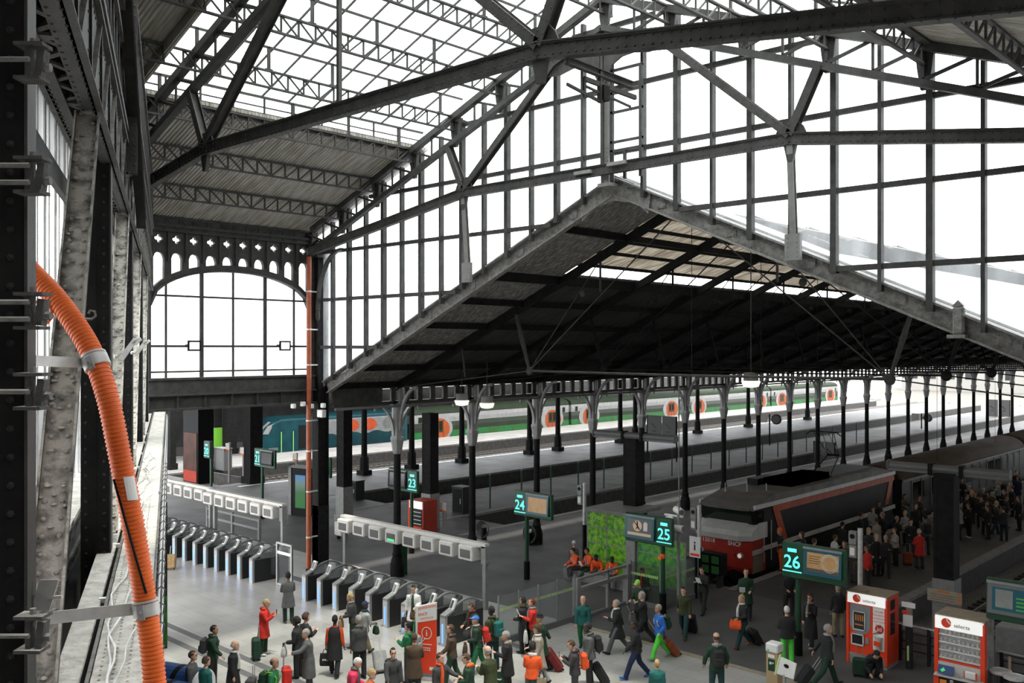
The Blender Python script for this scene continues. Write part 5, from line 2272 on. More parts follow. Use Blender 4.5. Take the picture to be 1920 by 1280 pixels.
logo(r_, w_, x_, .32, H - .175, -.032, .62)
r_.build('logo_disc', M['red'], t)
w_.build('logo_swoosh', M['white'], t)
x_.build('lettering', M['grey_text'], t)
b = MB()
pts = [(.08, H - .38), (.08, 1.25)] + [(.40 - .32 * math.cos(a), 1.25 - .33 * math.sin(a)) for a in [i * math.pi / 12 for i in range(1, 12)]] + [(.72, 1.25), (.72, H - .38)]
b.prism(pts, (0, .04, 0), (1, 0, 0), (0, 0, 1), (0, -.015, 0))
b.build('grey_window', mat('grey_display_window', (.22, .23, .24), .3), t)
b = MB()
b.bx(.2, .55, .005, .03, 1.05, 1.62)
b.bx(.15, .5, .02, .045, .62, .9)
b.build('black_recess', M['screen'], t, split=True)
b = MB()
for x0, x1, z0, z1 in ((.19, .21, 1.05, 1.62), (.54, .56, 1.05, 1.62), (.19, .56, 1.05, 1.08), (.19, .56, 1.6, 1.62), (.13, .16, .6, .92), (.49, .52, .6, .92), (.13, .52, .58, .62), (.13, .52, .9, .92)):
    b.bx(x0, x1, -.005, .03, z0, z1)
b.build('frame', M['white'], t)
b = MB()
for k in range(4):
    b.bx(.26 + k * .07, .30 + k * .07, .0, .01, 1.34, 1.52)
b.bx(.25, .5, -.002, .01, 1.2, 1.24)
b.build('drink_picture', mat('orange_drink_picture', (.45, .14, .03), .5, emit=.1), t)
b = MB()
b.bx(.56, .68, .02, .05, .66, .86)
b.build('coin_slot', M['steel'], t)
b = MB()
b.bx(.80, 1.15, .02, .045, .55, H - .36)
b.build('white_panel', M['white'], t)
b = MB()
b.tube([(1.0, .02, 1.2), (1.0, .012, 1.2)], .13, 20)
b.build('red_spot', mat('dark_red_spot', (.42, .02, .02), .5), t)
b = MB()
b.text('ici', .17, (1.0, .012, 1.2), (1, 0, 0), (0, 0, 1), .002, .02)
b.build('spot_lettering', M['white'], t)
b = MB()
for k, s in enumerate(('Un café', "d'exception", 'à emporter', 'pour votre', 'trajet.')):
    b.text(s, .085, (.975, .02, 1.72 - .1 * k), (1, 0, 0), (0, 0, 1), .003, .004)
b.build('slogan', M['red'], t)
b = MB()
b.lathe([(.09, 0), (.12, .34), (.13, .34), (.13, .37)], (.98, .02, .6), 12)
b.build('cup_picture', M['offwhite'], t)
b = MB()
b.bx(.88, 1.08, -.12, -.108, .72, .86)
b.build('cup_label', M['red'], t)
b = MB()
b.tube([(.82, .015, 1.06), (.9, .0, 1.1), (.97, -.005, 1.17)], [.05, .045, .02], 8)
b.build('pointing_hand_picture', mat('skin_print', (.6, .36, .25), .6), t)
b = MB()
b.bx(0.02, W - .02, .02, .06, .12, .32)
b.bx(0, W, .05, D - .05, 0, .12)
b.build('plinth', M['steel'], t)
b = MB()
b.bx(W - .01, W + .012, .3, .62, 1.75, 2.05)
b.bx(W - .01, W + .012, .3, .62, 1.0, 1.65)
b.build('side_picture', M['screen'], t, split=True)

q = pz(1754, 1302)
t = thing('snack_machine', 'white fronted snack vending machine with lit shelves and red frame', 'vending machine', (q.x, q.y, 0))
W, D, H = 1.25, .95, 2.28
b = MB()
b.bx(.0, W, .12, D, .05, H - .04)
b.build('cabinet', mat('grey_printed_side', (.30, .30, .29), .5, 0, (.12, .13, .12), 6), t)
b = MB()
b.bx(-.03, .07, 0, .2, .1, H - .1)
b.bx(W - .08, W + .03, 0, .2, .1, H - .1)
b.bx(0, W, .02, .16, .95, 1.03)
b.bx(-.02, .14, -.1, .14, .1, .62)
b.bx(W - .3, W + .02, -.1, .14, .1, .62)
b.build('red_frame', M['red'], t)
b = MB()
b.bx(-.02, W + .03, 0, D + .02, H - .04, H)
b.build('top', M['tan_top'], t)
b = MB()
b.bx(.0, W - .02, -.04, .1, H - .38, H - .03)
b.build('header', M['lit_panel'], t)
r_, w_, x_ = MB(), MB(), MB()
logo(r_, w_, x_, .30, H - .20, -.042, .66)
r_.build('logo_disc', M['red'], t)
w_.build('logo_swoosh', M['white'], t)
x_.build('lettering', M['grey_text'], t)
b = MB()
b.bx(.07, W - .08, .10, .13, 1.03, H - .38)
b.build('display_back', mat('display_interior', (.30, .305, .31), .5, 0, (.22, .225, .23), 8, emit=.18), t)
b = MB()
for k in range(4):
    b.bx(.08, W - .09, .03, .11, 1.07 + k * .215, 1.095 + k * .215)
b.build('shelf', M['white'], t, split=True)
rr = random.Random(3)
b = MB()
for k in range(4):
    for j in range(9):
        h = rr.uniform(.07, .13)
        b.rbox((.14 + j * .118, .075, 1.095 + k * .215 + h / 2), (.07, .05, h), .012)
b.build('packets', mat('snack_packets', (.45, .43, .40), .5, 0, (.25, .22, .20), 18, emit=.08), t)['kind'] = 'stuff'
b = MB()
b.prism([(-.0, .66), (-.16, .62), (-.16, .60), (0, .6), (.1, .62), (.1, .98), (.02, .98)], (.0, 0, 0), (0, 1, 0), (0, 0, 1), (W, 0, 0))
b.build('control_ledge', M['offwhite'], t)
sl = Vector((0, .16, .32)).normalized()
b = MB()
b.prism([(.1, 0), (.5, 0), (.5, .24), (.1, .24)], (0, -.135, .68), (1, 0, 0), sl, (0, -.012, .006))
b.build('touch_screen', mat('blue_touch_screen', (.01, .03, .12), .3, emit=.25), t)
b = MB()
b.prism([(.16, .09), (.22, .04), (.30, .10), (.24, .17)], (0, -.149, .69), (1, 0, 0), sl, (0, -.004, .002))
b.build('green_icon', mat('green_screen_icon', (.05, .6, .15), .4, emit=.4), t)
b = MB()
b.rbox((.96, -.13, .8), (.32, .1, .2), .03)
b.build('dispenser_flap', M['white'], t)
b = MB()
b.bx(.94 - .14, .82, -.19, -.17, .70, .9)
b.bx(1.10, 1.14, -.19, -.17, .70, .9)
b.build('flap_edge', M['red'], t, split=True)
b = MB()
b.bx(.56, .68, -.12, -.1, .68, .78)
b.build('coin_slot', M['steel'], t)
b = MB()
b.bx(.12, W - .28, -.10, .0, .18, .58)
b.build('black_advert', M['screen'], t)
b = MB()
b.rbox((.24, -.105, .38), (.18, .02, .26), .008)
b.bx(.4, .95, -.104, -.1, .33, .345)
b.build('orange_packet_picture', mat('orange_packet_print', (.72, .22, .03), .5), t)
b = MB()
b.bx(.42, .5, -.104, -.1, .50, .54)
b.bx(.42, .6, -.104, -.1, .44, .48)
b.text('Doritos', .13, (.72, -.102, .36), (1, 0, 0), (0, 0, 1), .003, .012)
b.build('advert_lettering', M['white'], t)
b = MB()
b.bx(-.01, W, .0, D - .05, 0, .1)
b.build('plinth', M['steel'], t)

q = pz(766, 1003)
t = thing('red_machine', 'red drinks machine seen behind the white screen beam', 'vending machine', (q.x, q.y, 0))
b = MB()
b.bx(0, 1.1, .05, 1.0, 0, 1.85)
b.build('cabinet', M['red_deep'], t)
b = MB()
b.bx(.05, 1.05, .0, .06, 1.45, 1.82)
b.build('header', M['lit_panel'], t)
b = MB()
b.bx(.25, 1.0, .03, .06, .55, 1.42)
b.build('display_window', M['screen'], t)
b = MB()
for k in range(4):
    b.bx(.3, .95, .01, .04, .65 + k * .2, .68 + k * .2)
b.build('shelf', M['white'], t, split=True)
b = MB()
b.tube([(.25, .0, 1.63), (.25, -.01, 1.63)], .12, 14)
b.build('logo_disc', M['red'], t)
b = MB()
b.bx(-.02, .08, 0, .1, 0, 1.84)
b.bx(.1, 1.05, -.05, .06, .42, .52)
b.build('red_frame', M['red'], t)

# advertising totem with a landscape picture ------------------------------------------------
q = pz(566, 966)
t = thing('screen_totem', 'advertising totem with blue and green landscape picture beside the drainpipe', 'totem', (q.x, q.y, 0), .25)
b = MB()
b.bx(-.65, .65, -.15, .15, 0, 2.75)
b.build('body', M['black'], t)
b = MB()
b.bx(-.85, -.65, -.2, .2, 0, 2.9)
b.bx(-.85, .68, -.2, .2, 2.75, 2.9)
b.build('grey_frame', M['grey'], t)
m_, nt_, bs_ = _bsdf('landscape_picture')
tc_ = nt_.nodes.new('ShaderNodeTexCoord')
sp_ = nt_.nodes.new('ShaderNodeSeparateXYZ')
cr_ = nt_.nodes.new('ShaderNodeValToRGB')
mr_ = nt_.nodes.new('ShaderNodeMapRange')
nt_.links.new(tc_.outputs['Object'], sp_.inputs['Vector'])
nt_.links.new(sp_.outputs['Z'], mr_.inputs['Value'])
mr_.inputs['From Min'].default_value = .4
mr_.inputs['From Max'].default_value = 2.5
nt_.links.new(mr_.outputs['Result'], cr_.inputs['Fac'])
el = cr_.color_ramp.elements
el[0].color = (.01, .16, .02, 1)
el[1].color = (.04, .22, .6, 1)
e_ = el.new(.45)
e_.color = (.02, .12, .03, 1)
e_ = el.new(.68)
e_.color = (.12, .2, .16, 1)
nt_.links.new(cr_.outputs['Color'], bs_.inputs['Base Color'])
nt_.links.new(cr_.outputs['Color'], bs_.inputs['Emission Color'])
bs_.inputs['Emission Strength'].default_value = .05
b = MB()
b.bx(-.36, .40, -.165, -.15, .45, 2.35)
b.build('picture', m_, t)

# steel door frame by the column, rail frame and glass fences ------------------------------
q = pz(558, 1085)
t = thing('glass_door', 'narrow glass side door with white bar left of the drainpipe', 'door', (-33.05, 21.0, 0))
b = MB()
for x in (0, 1.05):
    b.bx(x - .04, x + .04, -.04, .04, 0, 1.75)
b.bx(0, 1.05, -.04, .04, 1.7, 1.77)
b.bx(0, 1.05, -.03, .03, .02, .1)
b.build('frame', M['steel'], t)
b = MB()
b.bx(.04, 1.01, -.01, .01, .1, 1.7)
b.build('pane', M['glass_fence'], t)
b = MB()
b.bx(.04, 1.01, -.03, -.012, 1.3, 1.42)
b.build('white_bar', M['white'], t)
t = thing('rail_frame', 'sturdy grey rail frame beside the seated workers', 'railing', (-21.0, 25.6, 0))
b = MB()
for y in (0, 3.0):
    b.bx(-.12, .12, y - .1, y + .1, 0, 1.5)
b.build('post', M['grey'], t, split=True)
b = MB()
b.bx(-.05, .05, 1.75, 1.85, 0, 1.45)
b.build('middle_post', M['grey'], t)
b = MB()
b.bx(-.05, .05, 0, 3.0, 1.4, 1.48)
b.build('top_rail', M['grey'], t)
b = MB()
b.bx(-.07, .07, 0, 3.0, 1.0, 1.14)
b.build('thick_rail', M['steel'], t)
b = MB()
b.bx(-.03, .03, .05, 2.95, .02, .1)
b.build('bottom_rail', M['grey'], t)
M['stripe'] = mat('yellow_green_stripe_tape', (.40, .62, .06), .5, 0, (.55, .6, .45), 30, (1, 12, 1))


def glass_fence(x0, y0, x1, y1, n, lab):
    t = thing('glass_fence', lab, 'fence', (x0, y0, 0), math.atan2(y1 - y0, x1 - x0), 'glass fences around the platform head')
    Lf = math.hypot(x1 - x0, y1 - y0)
    for k in range(n):
        b = MB()
        b.bx(Lf * k / n + .03, Lf * (k + 1) / n - .03, -.012, .012, .2, 1.6)
        b.build('pane', M['glass_fence'], t)
    b = MB()
    for k in range(n + 1):
        b.bx(Lf * k / n - .02, Lf * k / n + .02, -.02, .02, 0, 1.65)
    b.build('upright', M['grey'], t, split=True)
    b = MB()
    b.bx(0, Lf, -.05, .05, 0, .2)
    b.build('base_rail', M['midgrey'], t)
    b = MB()
    for k in range(int(Lf / .08)):
        b.bx(k * .08, k * .08 + .05, -.016, -.013, 1.12, 1.22)
    b.build('stripe_tape', M['stripe'], t)
    return t


glass_fence(-21.0, 21.6, -21.0, 25.5, 4, 'glass fence with lime stripe between the gates and the rail frame')
glass_fence(-20.9, 28.7, -19.55, 28.7, 1, 'short glass fence right of the rail frame with lime stripe')
glass_fence(-19.5, 28.75, -19.5, 31.2, 2, 'glass fence running back beside the sign reading 25')

# green waiting shelter
M['film'] = mat('green_foliage_film', (.012, .16, .01), .35, 0, (.20, .42, .015), 5.5, emit=.08, lo=.38, hi=.62)
M['film2'] = mat('teal_foliage_film', (.01, .15, .05), .35, 0, (.12, .32, .02), 4.5, emit=.08, lo=.38, hi=.62)
t = thing('waiting_shelter', 'glazed waiting shelter covered with lime green foliage prints', 'shelter', (-25.0, 31.2, 0))
b = MB()
for k in range(4):
    for c in range(2):
        b.bx(.04 + c * 1.05, 1.03 + c * 1.05, -.02, .02, .1 + k * .66, .1 + k * .66 + .62)
b.build('printed_panel', M['film'], t, split=True)
b = MB()
b.bx(2.65, 4.9, -.02, .02, .1, 2.0)
b.build('side_panel', M['film2'], t)
b = MB()
for k in range(5):
    b.bx(0, 2.15, -.03, .03, .06 + k * .66, .10 + k * .66)
for x in (0, 1.04, 2.1):
    b.bx(x, x + .05, -.03, .03, 0, 2.75)
b.bx(2.15, 2.6, -.15, .2, 0, 2.4)
for z in (.1, .75, 1.35, 1.98):
    b.bx(2.65, 4.95, -.03, .03, z, z + .05)
for x in (2.62, 3.85, 4.92):
    b.bx(x, x + .05, -.03, .03, 0, 2.05)
b.build('frame', M['grey'], t)
b = MB()
b.bx(-.05, 2.2, -.1, 2.3, 2.72, 2.86)
b.build('roof_edge', M['grey'], t)
b = MB()
b.text('Hyper', .34, (.42, -.022, 2.5), (1, 0, 0), (0, 0, 1), .003, .0)
b.build('lettering', mat('lime_lettering', (.35, .6, .1), .5), t)
t = thing('concrete_bench', 'low pale concrete bench carrying the seated workers', 'bench', (-25.3, 30.1, 0))
b = MB()
b.rbox((2.15, .0, .22), (4.2, .5, .44), .03)
b.build('seat_block', M['concrete'], t)

# posts, masts, cabinets -------------------------------------------------------------------
def tmast(px, Y, zt, half, lab, tilt=0.0):
    x = pY(px, 900, Y).x
    t = thing('service_mast', lab, 'mast', (x, Y, 0), 0, 'square service masts at the platform heads')
    b = MB()
    b.bx(-.32, .32, -.3, .3, 1.3, zt)
    b.bx(-.33, -.22, -.31, .31, 1.3, zt)
    b.build('shaft', M['iron_dark'], t)
    b = MB()
    b.bx(-.36, .36, -.34, .34, 0, 1.9)
    b.build('pale_base', M['grey'], t)
    if half:
        b = MB()
        b.tube([(-half, 0, zt + .12), (half, 0, zt + .12)], .15, 10)
        b.bx(-half, half, -.1, .1, zt - .06, zt + .02)
        b.build('crossarm', M['midgrey'], t)
        b = MB()
        for s in (-.5, .5):
            b.bx(s - .06, s + .06, -.2, .2, zt - .1, zt + .3)
        b.build('arm_clamp', M['iron_dark'], t, split=True)
        b = MB()
        for s in (-half, half):
            b.tube([(s - .03, 0, zt + .12), (s + .03, 0, zt + .12)], .19, 10)
        b.build('end_cap', M['midgrey'], t, split=True)
    return t


tmast(1188, 33.0, 5.75, 2.15, 'square black mast with grey crossarm behind sign 25')
tmast(1775, 33.0, 5.45, 1.95, 'square mast with grey crossarm on the crowded platform at the right')
tmast(646, 31.5, 6.9, 0, 'square black mast with pale base left of sign 23')
tmast(807, 33.2, 6.2, 0, 'square black mast behind the red drinks machine')
q = pY(1771, 1118, 32.63)
t = thing('direction_board', 'tan board with orange hatching across the pale foot of the right mast', 'sign', (q.x, 32.63, q.z))
b = MB()
b.bx(-.55, .55, -.03, .03, -.2, .2)
b.build('board', mat('tan_board', (.36, .31, .22), .6, 0, (.30, .26, .19), 8), t)
b = MB()
for k in range(4):
    b.prism([(.44, -.19 + k * .1), (.54, -.15 + k * .1), (.54, -.11 + k * .1), (.44, -.15 + k * .1)], (0, -.033, 0), (1, 0, 0), (0, 0, 1), (0, -.003, 0))
b.bx(-.2, .15, -.035, -.03, .12, .18)
b.build('orange_hatching', M['orange'], t)
b = MB()
for k in range(3):
    b.bx(-.45, .35, -.035, -.03, -.13 + k * .08, -.115 + k * .08)
b.build('text_lines', M['grey_text'], t)

for px, Y, zt, lab in ((1096, 33.2, 3.5, 'pale signal post with small boxes left of the green shelter'), (1613, 30.6, 3.65, 'pale signal post right of sign 26'), (1311, 32.6, 3.3, 'pale signal post in front of the locomotive nose')):
    x = pY(px, 900, Y).x
    t = thing('signal_post', lab, 'signal', (x, Y, 0), 0, 'pale signal posts at the buffers')
    b = MB()
    b.tube([(0, 0, 0), (0, 0, 1.6)], .1, 10)
    b.build('foot', M['black'], t, True)
    b = MB()
    b.tube([(0, 0, 1.6), (0, 0, zt)], .085, 10)
    b.build('pole', M['galv'], t, True)
    b = MB()
    b.bx(-.36, -.1, -.1, .1, zt - .55, zt - .12)
    b.bx(-.34, -.1, -.1, .1, zt - 1.0, zt - .58)
    b.build('signal_box', M['grey'], t)
    b = MB()
    b.tube([(-.23, -.1, zt - .28), (-.23, -.13, zt - .28)], .08, 12)
    b.build('lens', M['black'], t)
    b = MB()
    b.bx(-.31, -.15, -.115, -.1, zt - .92, zt - .66)
    b.build('plate', M['white'], t)
for i, (px, py, w, h, lab) in enumerate(((866, 962, .9, 1.55, 'dark equipment cabinet right of the red drinks machine'), (668, 936, .8, 1.2, 'dark equipment cabinet left of sign 23'), (418, 880, 1.6, 1.7, 'grey hoarding cabinet at the far left platforms'))):
    q = pz(px, py)
    t = thing('cabinet', lab, 'cabinet', (q.x, q.y, 0))
    b = MB()
    b.bx(-w / 2, w / 2, -.35, .35, 0, h)
    b.bx(-w / 2 - .04, w / 2 + .04, -.39, .39, h, h + .05)
    b.build('body', M['midgrey'] if i == 2 else M['steel_dark'], t)
    b = MB()
    b.bx(-w / 2 + .06, w / 2 - .06, -.365, -.35, .1, h - .08)
    b.build('door', M['midgrey'] if i == 2 else M['black'], t)
    b = MB()
    b.bx(w * .25, w * .25 + .05, -.38, -.365, h * .4, h * .6)
    b.build('handle', M['steel'], t)
for i, (px, py, h, lab) in enumerate(((834, 1000, 1.7, 'grey notice post between the red machine and dark cabinet'), (1390, 1048, 0, ''), (457, 905, 2.6, 'grey machine post with white plates near sign 21'), (430, 905, 2.9, 'slim grey post left of sign 21'), (556, 900, 2.0, 'pale plate post left of the totem'))):
    if not h:
        continue
    q = pz(px, py)
    t = thing('notice_post', lab, 'post', (q.x, q.y, 0))
    b = MB()
    b.tube([(0, 0, 0), (0, 0, h)], .1, 10)
    b.build('pole', M['grey'], t, True)
    b = MB()
    b.bx(-.25, .25, -.16, -.1, h - .55, h - .05)
    b.build('plate', M['offwhite'], t)
    b = MB()
    b.bx(-.25, .25, -.165, -.16, h - .55, h - .46)
    b.build('orange_strip', M['orange'], t)
# white notice by the loco front and black monitor cabinet
q = pY(1305, 1020, 31.0)
t = thing('notice_sign', 'white notice with black figure on a post in front of the locomotive', 'sign', (q.x, 31.0, 0))
b = MB()
b.tube([(0, 0, 0), (0, 0, 2.4)], .06, 8)
b.build('pole', M['black'], t, True)
b = MB()
b.bx(-.24, .24, -.09, -.06, 1.6, 2.4)
b.build('board', M['white'], t)
b = MB()
b.bx(-.2, .2, -.094, -.09, 1.65, 1.75)
b.build('red_caption', M['red'], t)
b = MB()
b.bx(-.03, .03, -.094, -.09, 1.87, 2.1)
b.ball((0, -.092, 2.17), .04, 8, 4, (1, .1, 1))
b.build('figure', M['black'], t)
q = pz(1338, 1098)
t = thing('monitor_cabinet', 'black cabinet with four green lit panels before the locomotive buffers', 'cabinet', (q.x, q.y, 0))
b = MB()
b.bx(-.5, .45, -.25, .3, .5, 1.35)
b.build('case', M['black'], t)
b = MB()
for x in (-.25, .22):
    for z in (.72, 1.12):
        b.bx(x - .17, x + .17, -.26, -.25, z - .15, z + .15)
b.build('panel', mat('dim_green_panel', (.02, .07, .02), .3, emit=.15), t, split=True)
b = MB()
b.bx(-.4, -.3, -.2, .2, 0, .5)
b.bx(.25, .35, -.2, .2, 0, .5)
b.build('leg', M['steel_dark'], t, split=True)

# white security cameras above sign 25
c0 = pY(1268, 1000, 28.9)
t = thing('camera_pole', 'slim grey pole with white security camera mounts beside sign 25', 'pole', (c0.x, 28.9, 0))
b = MB()
b.tube([(0.1, 0, 0), (.1, 0, 4.0)], .06, 8)
b.build('pole', M['grey'], t, True)
b = MB()
b.bx(-.5, .3, -.04, .04, 3.5, 3.56)
b.build('mount_arm', M['white'], t)
for i, (dx, dz, dr, lab) in enumerate(((-.35, 3.35, (-1, -.6, -.35), 'white security camera pointing left above sign 25'), (.2, 3.75, (.9, -.5, -.1), 'white security camera pointing right, highest above sign 25'), (.15, 3.1, (.9, .1, 0), 'white security camera lowest beside sign 25'))):
    c = Vector((c0.x + dx, 28.78, dz))
    d = Vector(dr).normalized()
    t = thing('security_camera', lab, 'camera', tuple(c), 0, 'white security cameras at sign 25')
    b = MB()
    b.tube([c - d * .25, c + d * .2], .13, 12)
    b.build('housing', M['white'], t, True, world=True)
    b = MB()
    b.tube([c + d * .2, c + d * .22], .1, 12)
    b.build('lens', M['midgrey'], t, world=True)
    b = MB()
    b.bar(c, c + Vector((0, .12, .1)), .05, .05)
    b.build('bracket', M['white'], t, world=True)
# small lamps under the arched wall's beam and hanging lamps
for i, (px, py) in enumerate(((550, 761), (568, 757), (584, 761), (606, 760))):
    c = pX(px, py, WX + .36) if i < 3 else pY(px, py, 21.3)
    t = thing('junction_lamp', ['white box lamp under the sill beam, leftmost', 'white box lamp second from left under the sill beam', 'white box lamp on the orange drainpipe', 'white box lamp on the corner column'][i], 'lamp', tuple(c))
    b = MB()
    b.rbox((0, 0, 0), (.2, .14, .18), .02)
    b.build('case', M['white'], t)
c = pY(603, 775, 21.3)
t = thing('equipment_box', 'pale equipment box fixed to the corner column below the lamps', 'box', tuple(c))
b = MB()
b.rbox((0, 0, 0), (.36, .2, .3), .02)
b.build('case', M['galv'], t)
for px, py, d, lab, lit in ((1408, 716, 33, 'round white pendant lamp in the middle of the shed', 1), (913, 757, 40, 'grey pendant lamp with lit white bowl under the eave', 1), (866, 752, 40.5, 'small lit pendant lamp left of the grey bowl lamp', 1)):
    c = pD(px, py, d)
    t = thing('pendant_lamp', lab, 'lamp', tuple(c), 0, 'pendant lamps of the shed')
    k = .34 if px > 1400 else .33
    b = MB()
    b.lathe([(.05, .35), (k * .78, .33), (k * .8, .05), (k * .7, .04)], n=18)
    b.build('housing', M['grey'] if px < 1400 else M['rafter_pale'], t, True)
    b = MB()
    b.lathe([(k * .85, .05), (k, .02), (k * .8, -.16), (k * .3, -.2), (.01, -.2)], n=18)
    b.build('shade', M['lamp'], t, True)
    b = MB()
    b.tube([(0, 0, .35), (0, 0, max(1.0, sz(c.x - CX) - c.z))], .02, 6)
    b.build('stem', M['iron'], t)
# poster boards and clocks on the platforms
for px, py, X, w, h, lab in ((1241, 801, -45.6, 3.0, 2.0, 'grey double poster board with arrows beyond the mast crossarm'), (1546, 846, -37.6, 2.0, 1.8, 'dark double poster board behind the locomotive roof'), (1872, 765, -40.0, 3.0, 2.4, 'dark poster board at the far right columns')):
    c = pX(px, py, X)
    t = thing('poster_board', lab, 'poster board', (c.x, c.y, 0))
    for s in (-1, 1):
        b = MB()
        b.bx(s * w / 2 - .05, s * w / 2 + .05, -.05, .05, 0, c.z + h / 2)
        b.build('leg', M['iron_dark'], t)
        b = MB()
        b.bx(s * w / 4 - w / 4 + .06, s * w / 4 + w / 4 - .06, -.06, .06, c.z - h / 2, c.z + h / 2)
        p_ = b.build('poster_panel', M['midgrey'], t)
        b = MB()
        b.bar((s * w / 4 - .3, -.065, c.z + .3), (s * w / 4 + .2, -.065, c.z - .1), .01, .07)
        b.bar((s * w / 4 - .2, -.065, c.z - .35), (s * w / 4 + .2, -.065, c.z - .35), .01, .07)
        b.build('arrow', M['screen'], p_)
for px, py, X, lab in ((1456, 786, -44.0, 'round black clock on a bracket, middle platform'), (1740, 783, -40.0, 'round black clock on a bracket near the far right')):
    c = pX(px, py, X)
    t = thing('platform_clock', lab, 'clock', (c.x, c.y, 0))
    b = MB()
    b.tube([(-.75, 0, 0), (-.75, 0, c.z + .5)], .07, 8)
    b.tube([(-.75, 0, c.z), (0, 0, c.z)], .05, 6)
    b.build('post', M['iron_dark'], t)
    b = MB()
    b.tube([(0, -.12, c.z), (0, .12, c.z)], .5, 20)
    b.build('case', M['black'], t, True)
    b = MB()
    b.tube([(0, -.13, c.z), (0, -.12, c.z)], .42, 20)
    b.build('face', M['midgrey'], t)
    b = MB()
    b.bx(-1.9, -1.0, -.05, .05, c.z - .35, c.z + .45)
    b.build('notice_plate', M['offwhite'], t)
# thin marker posts along the middle platform
pm2 = None
for k in range(20):
    y = 39.8 + 2.8 * k
    lab = '%s thin dark marker post along the middle platform edge' % nth1(k)
    if pm2 is None:
        pm2 = thing('marker_post', lab, 'post', (-39.4, y, 0), 0, 'thin marker posts on the middle platform')
        b = MB()
        b.tube([(0, 0, 0), (0, 0, 2.0)], .05, 6)
        b.build('rod', M['green_sign'], pm2)
        b = MB()
        b.tube([(0, 0, 2.0), (0, 0, 2.12)], .035, 6)
        b.build('tip', M['grey'], pm2)
    else:
        dup(pm2, (-39.4, y, 0), 0, lab)

# ticket validator, info post, barriers, bins, banner ---------------------------------------
q = pz(1452, 1296)
t = thing('ticket_validator', 'tan ticket validator post with white head', 'ticket validator', (q.x, q.y, 0))
b = MB()
b.bx(-.17, .17, -.15, .15, 0, 1.12)
b.build('post', mat('tan_enamel', (.42, .30, .17), .5), t)
b = MB()
b.rbox((0, 0, 1.26), (.38, .36, .26), .03)
b.build('head', M['white'], t)
b = MB()
b.bx(-.11, .09, -.16, -.15, .62, .95)
b.bx(.171, .175, -.08, .1, .6, .95)
b.build('dark_panel', M['green_sign'], t)
b = MB()
b.bx(-.11, .09, -.162, -.15, .99, 1.08)
b.bx(-.07, .0, -.164, -.16, .80, .87)
b.bx(.02, .06, -.164, -.16, .83, .87)
b.build('white_print', M['white'], t)
b = MB()
b.tube([(-.1, -.182, 1.2), (-.1, -.19, 1.2)], .03, 10)
b.build('green_dot', mat('teal_dot', (.02, .5, .4), .5), t)
q = pz(1468, 1318)
t = thing('leaning_card', 'white slanting notice card with green edge at the bottom edge of the picture', 'notice', (q.x, q.y, 0), -.2)
b = MB()
b.prism([(-.22, .75), (.34, .75), (.44, 1.2), (-.1, 1.25)], (0, 0, 0), (1, 0, 0), (0, 0, 1), (0, .03, 0))
b.build('card', M['white'], t)
b = MB()
b.prism([(-.30, .7), (-.24, .7), (-.06, 1.3), (-.12, 1.3)], (0, -.01, 0), (1, 0, 0), (0, 0, 1), (0, .05, 0))
b.build('edge', M['stripe'], t)
b = MB()
b.bx(.0, .06, 0, .05, 0, .8)
b.build('stand', M['steel'], t)
b = MB()
b.ball((.12, -.01, 1.05), .09, 10, 5, (1, .1, .6))
b.build('print', M['black'], t)
q = pz(1705, 1252)
t = thing('information_post', 'grey information post with small white plates between both vending machines', 'post', (q.x, q.y, 0))
b = MB()
b.tube([(0, 0, 0), (0, 0, 1.25)], .11, 12)
b.build('post', M['steel_dark'], t, True)
b = MB()
b.bx(-.08, .08, -.05, .05, 1.2, 2.0)
b.build('upright', M['grey'], t, split=True)
b = MB()
b.bx(-.2, .2, -.09, -.05, 1.85, 2.0)
b.bx(-.16, .12, -.09, -.05, 1.28, 1.62)
b.build('white_plate', M['white'], t)
b = MB()
b.bx(-.18, .02, -.095, -.05, 1.65, 1.74)
b.build('red_plate', M['red'], t)
b = MB()
b.bx(-.03, .03, -.112, -.105, .25, .7)
b.build('green_stripe', M['stripe'], t)
for X0, X1, Y, lab in ((-11.0, -9.3, 29.35, 'grey panel barrier between the two vending machines'), (-7.9, -4.5, 28.6, 'grey panel barrier right of the snack machine')):
    t = thing('panel_barrier', lab, 'barrier', (X0, Y, 0), 0, 'grey barriers behind the vending machines')
    b = MB()
    b.bx(0, X1 - X0, 0, .05, .12, .95)
    b.build('panel', M['grey'], t)
    b = MB()
    b.tube([(-.1, -.1, 1.12), (X1 - X0, -.1, 1.12)], .035, 8)
    b.build('handrail', M['galv'], t, True)
    b = MB()
    for k in range(3):
        x = (X1 - X0) * k / 2
        b.bx(x - .04, x + .04, -.14, -.04, 0, 1.12)
    for z in (.35, .62, .88):
        b.bx(0, X1 - X0, -.12, -.1, z, z + .03)
    b.build('frame', M['steel_dark'], t)
t = thing('low_platform_box', 'pale flat box behind the barrier at the right picture edge', 'box', tuple(pz(1905, 1225)))
b = MB()
b.rbox((.3, .2, .45), (1.6, 1.2, .9), .04)
b.build('box', M['grey'], t)
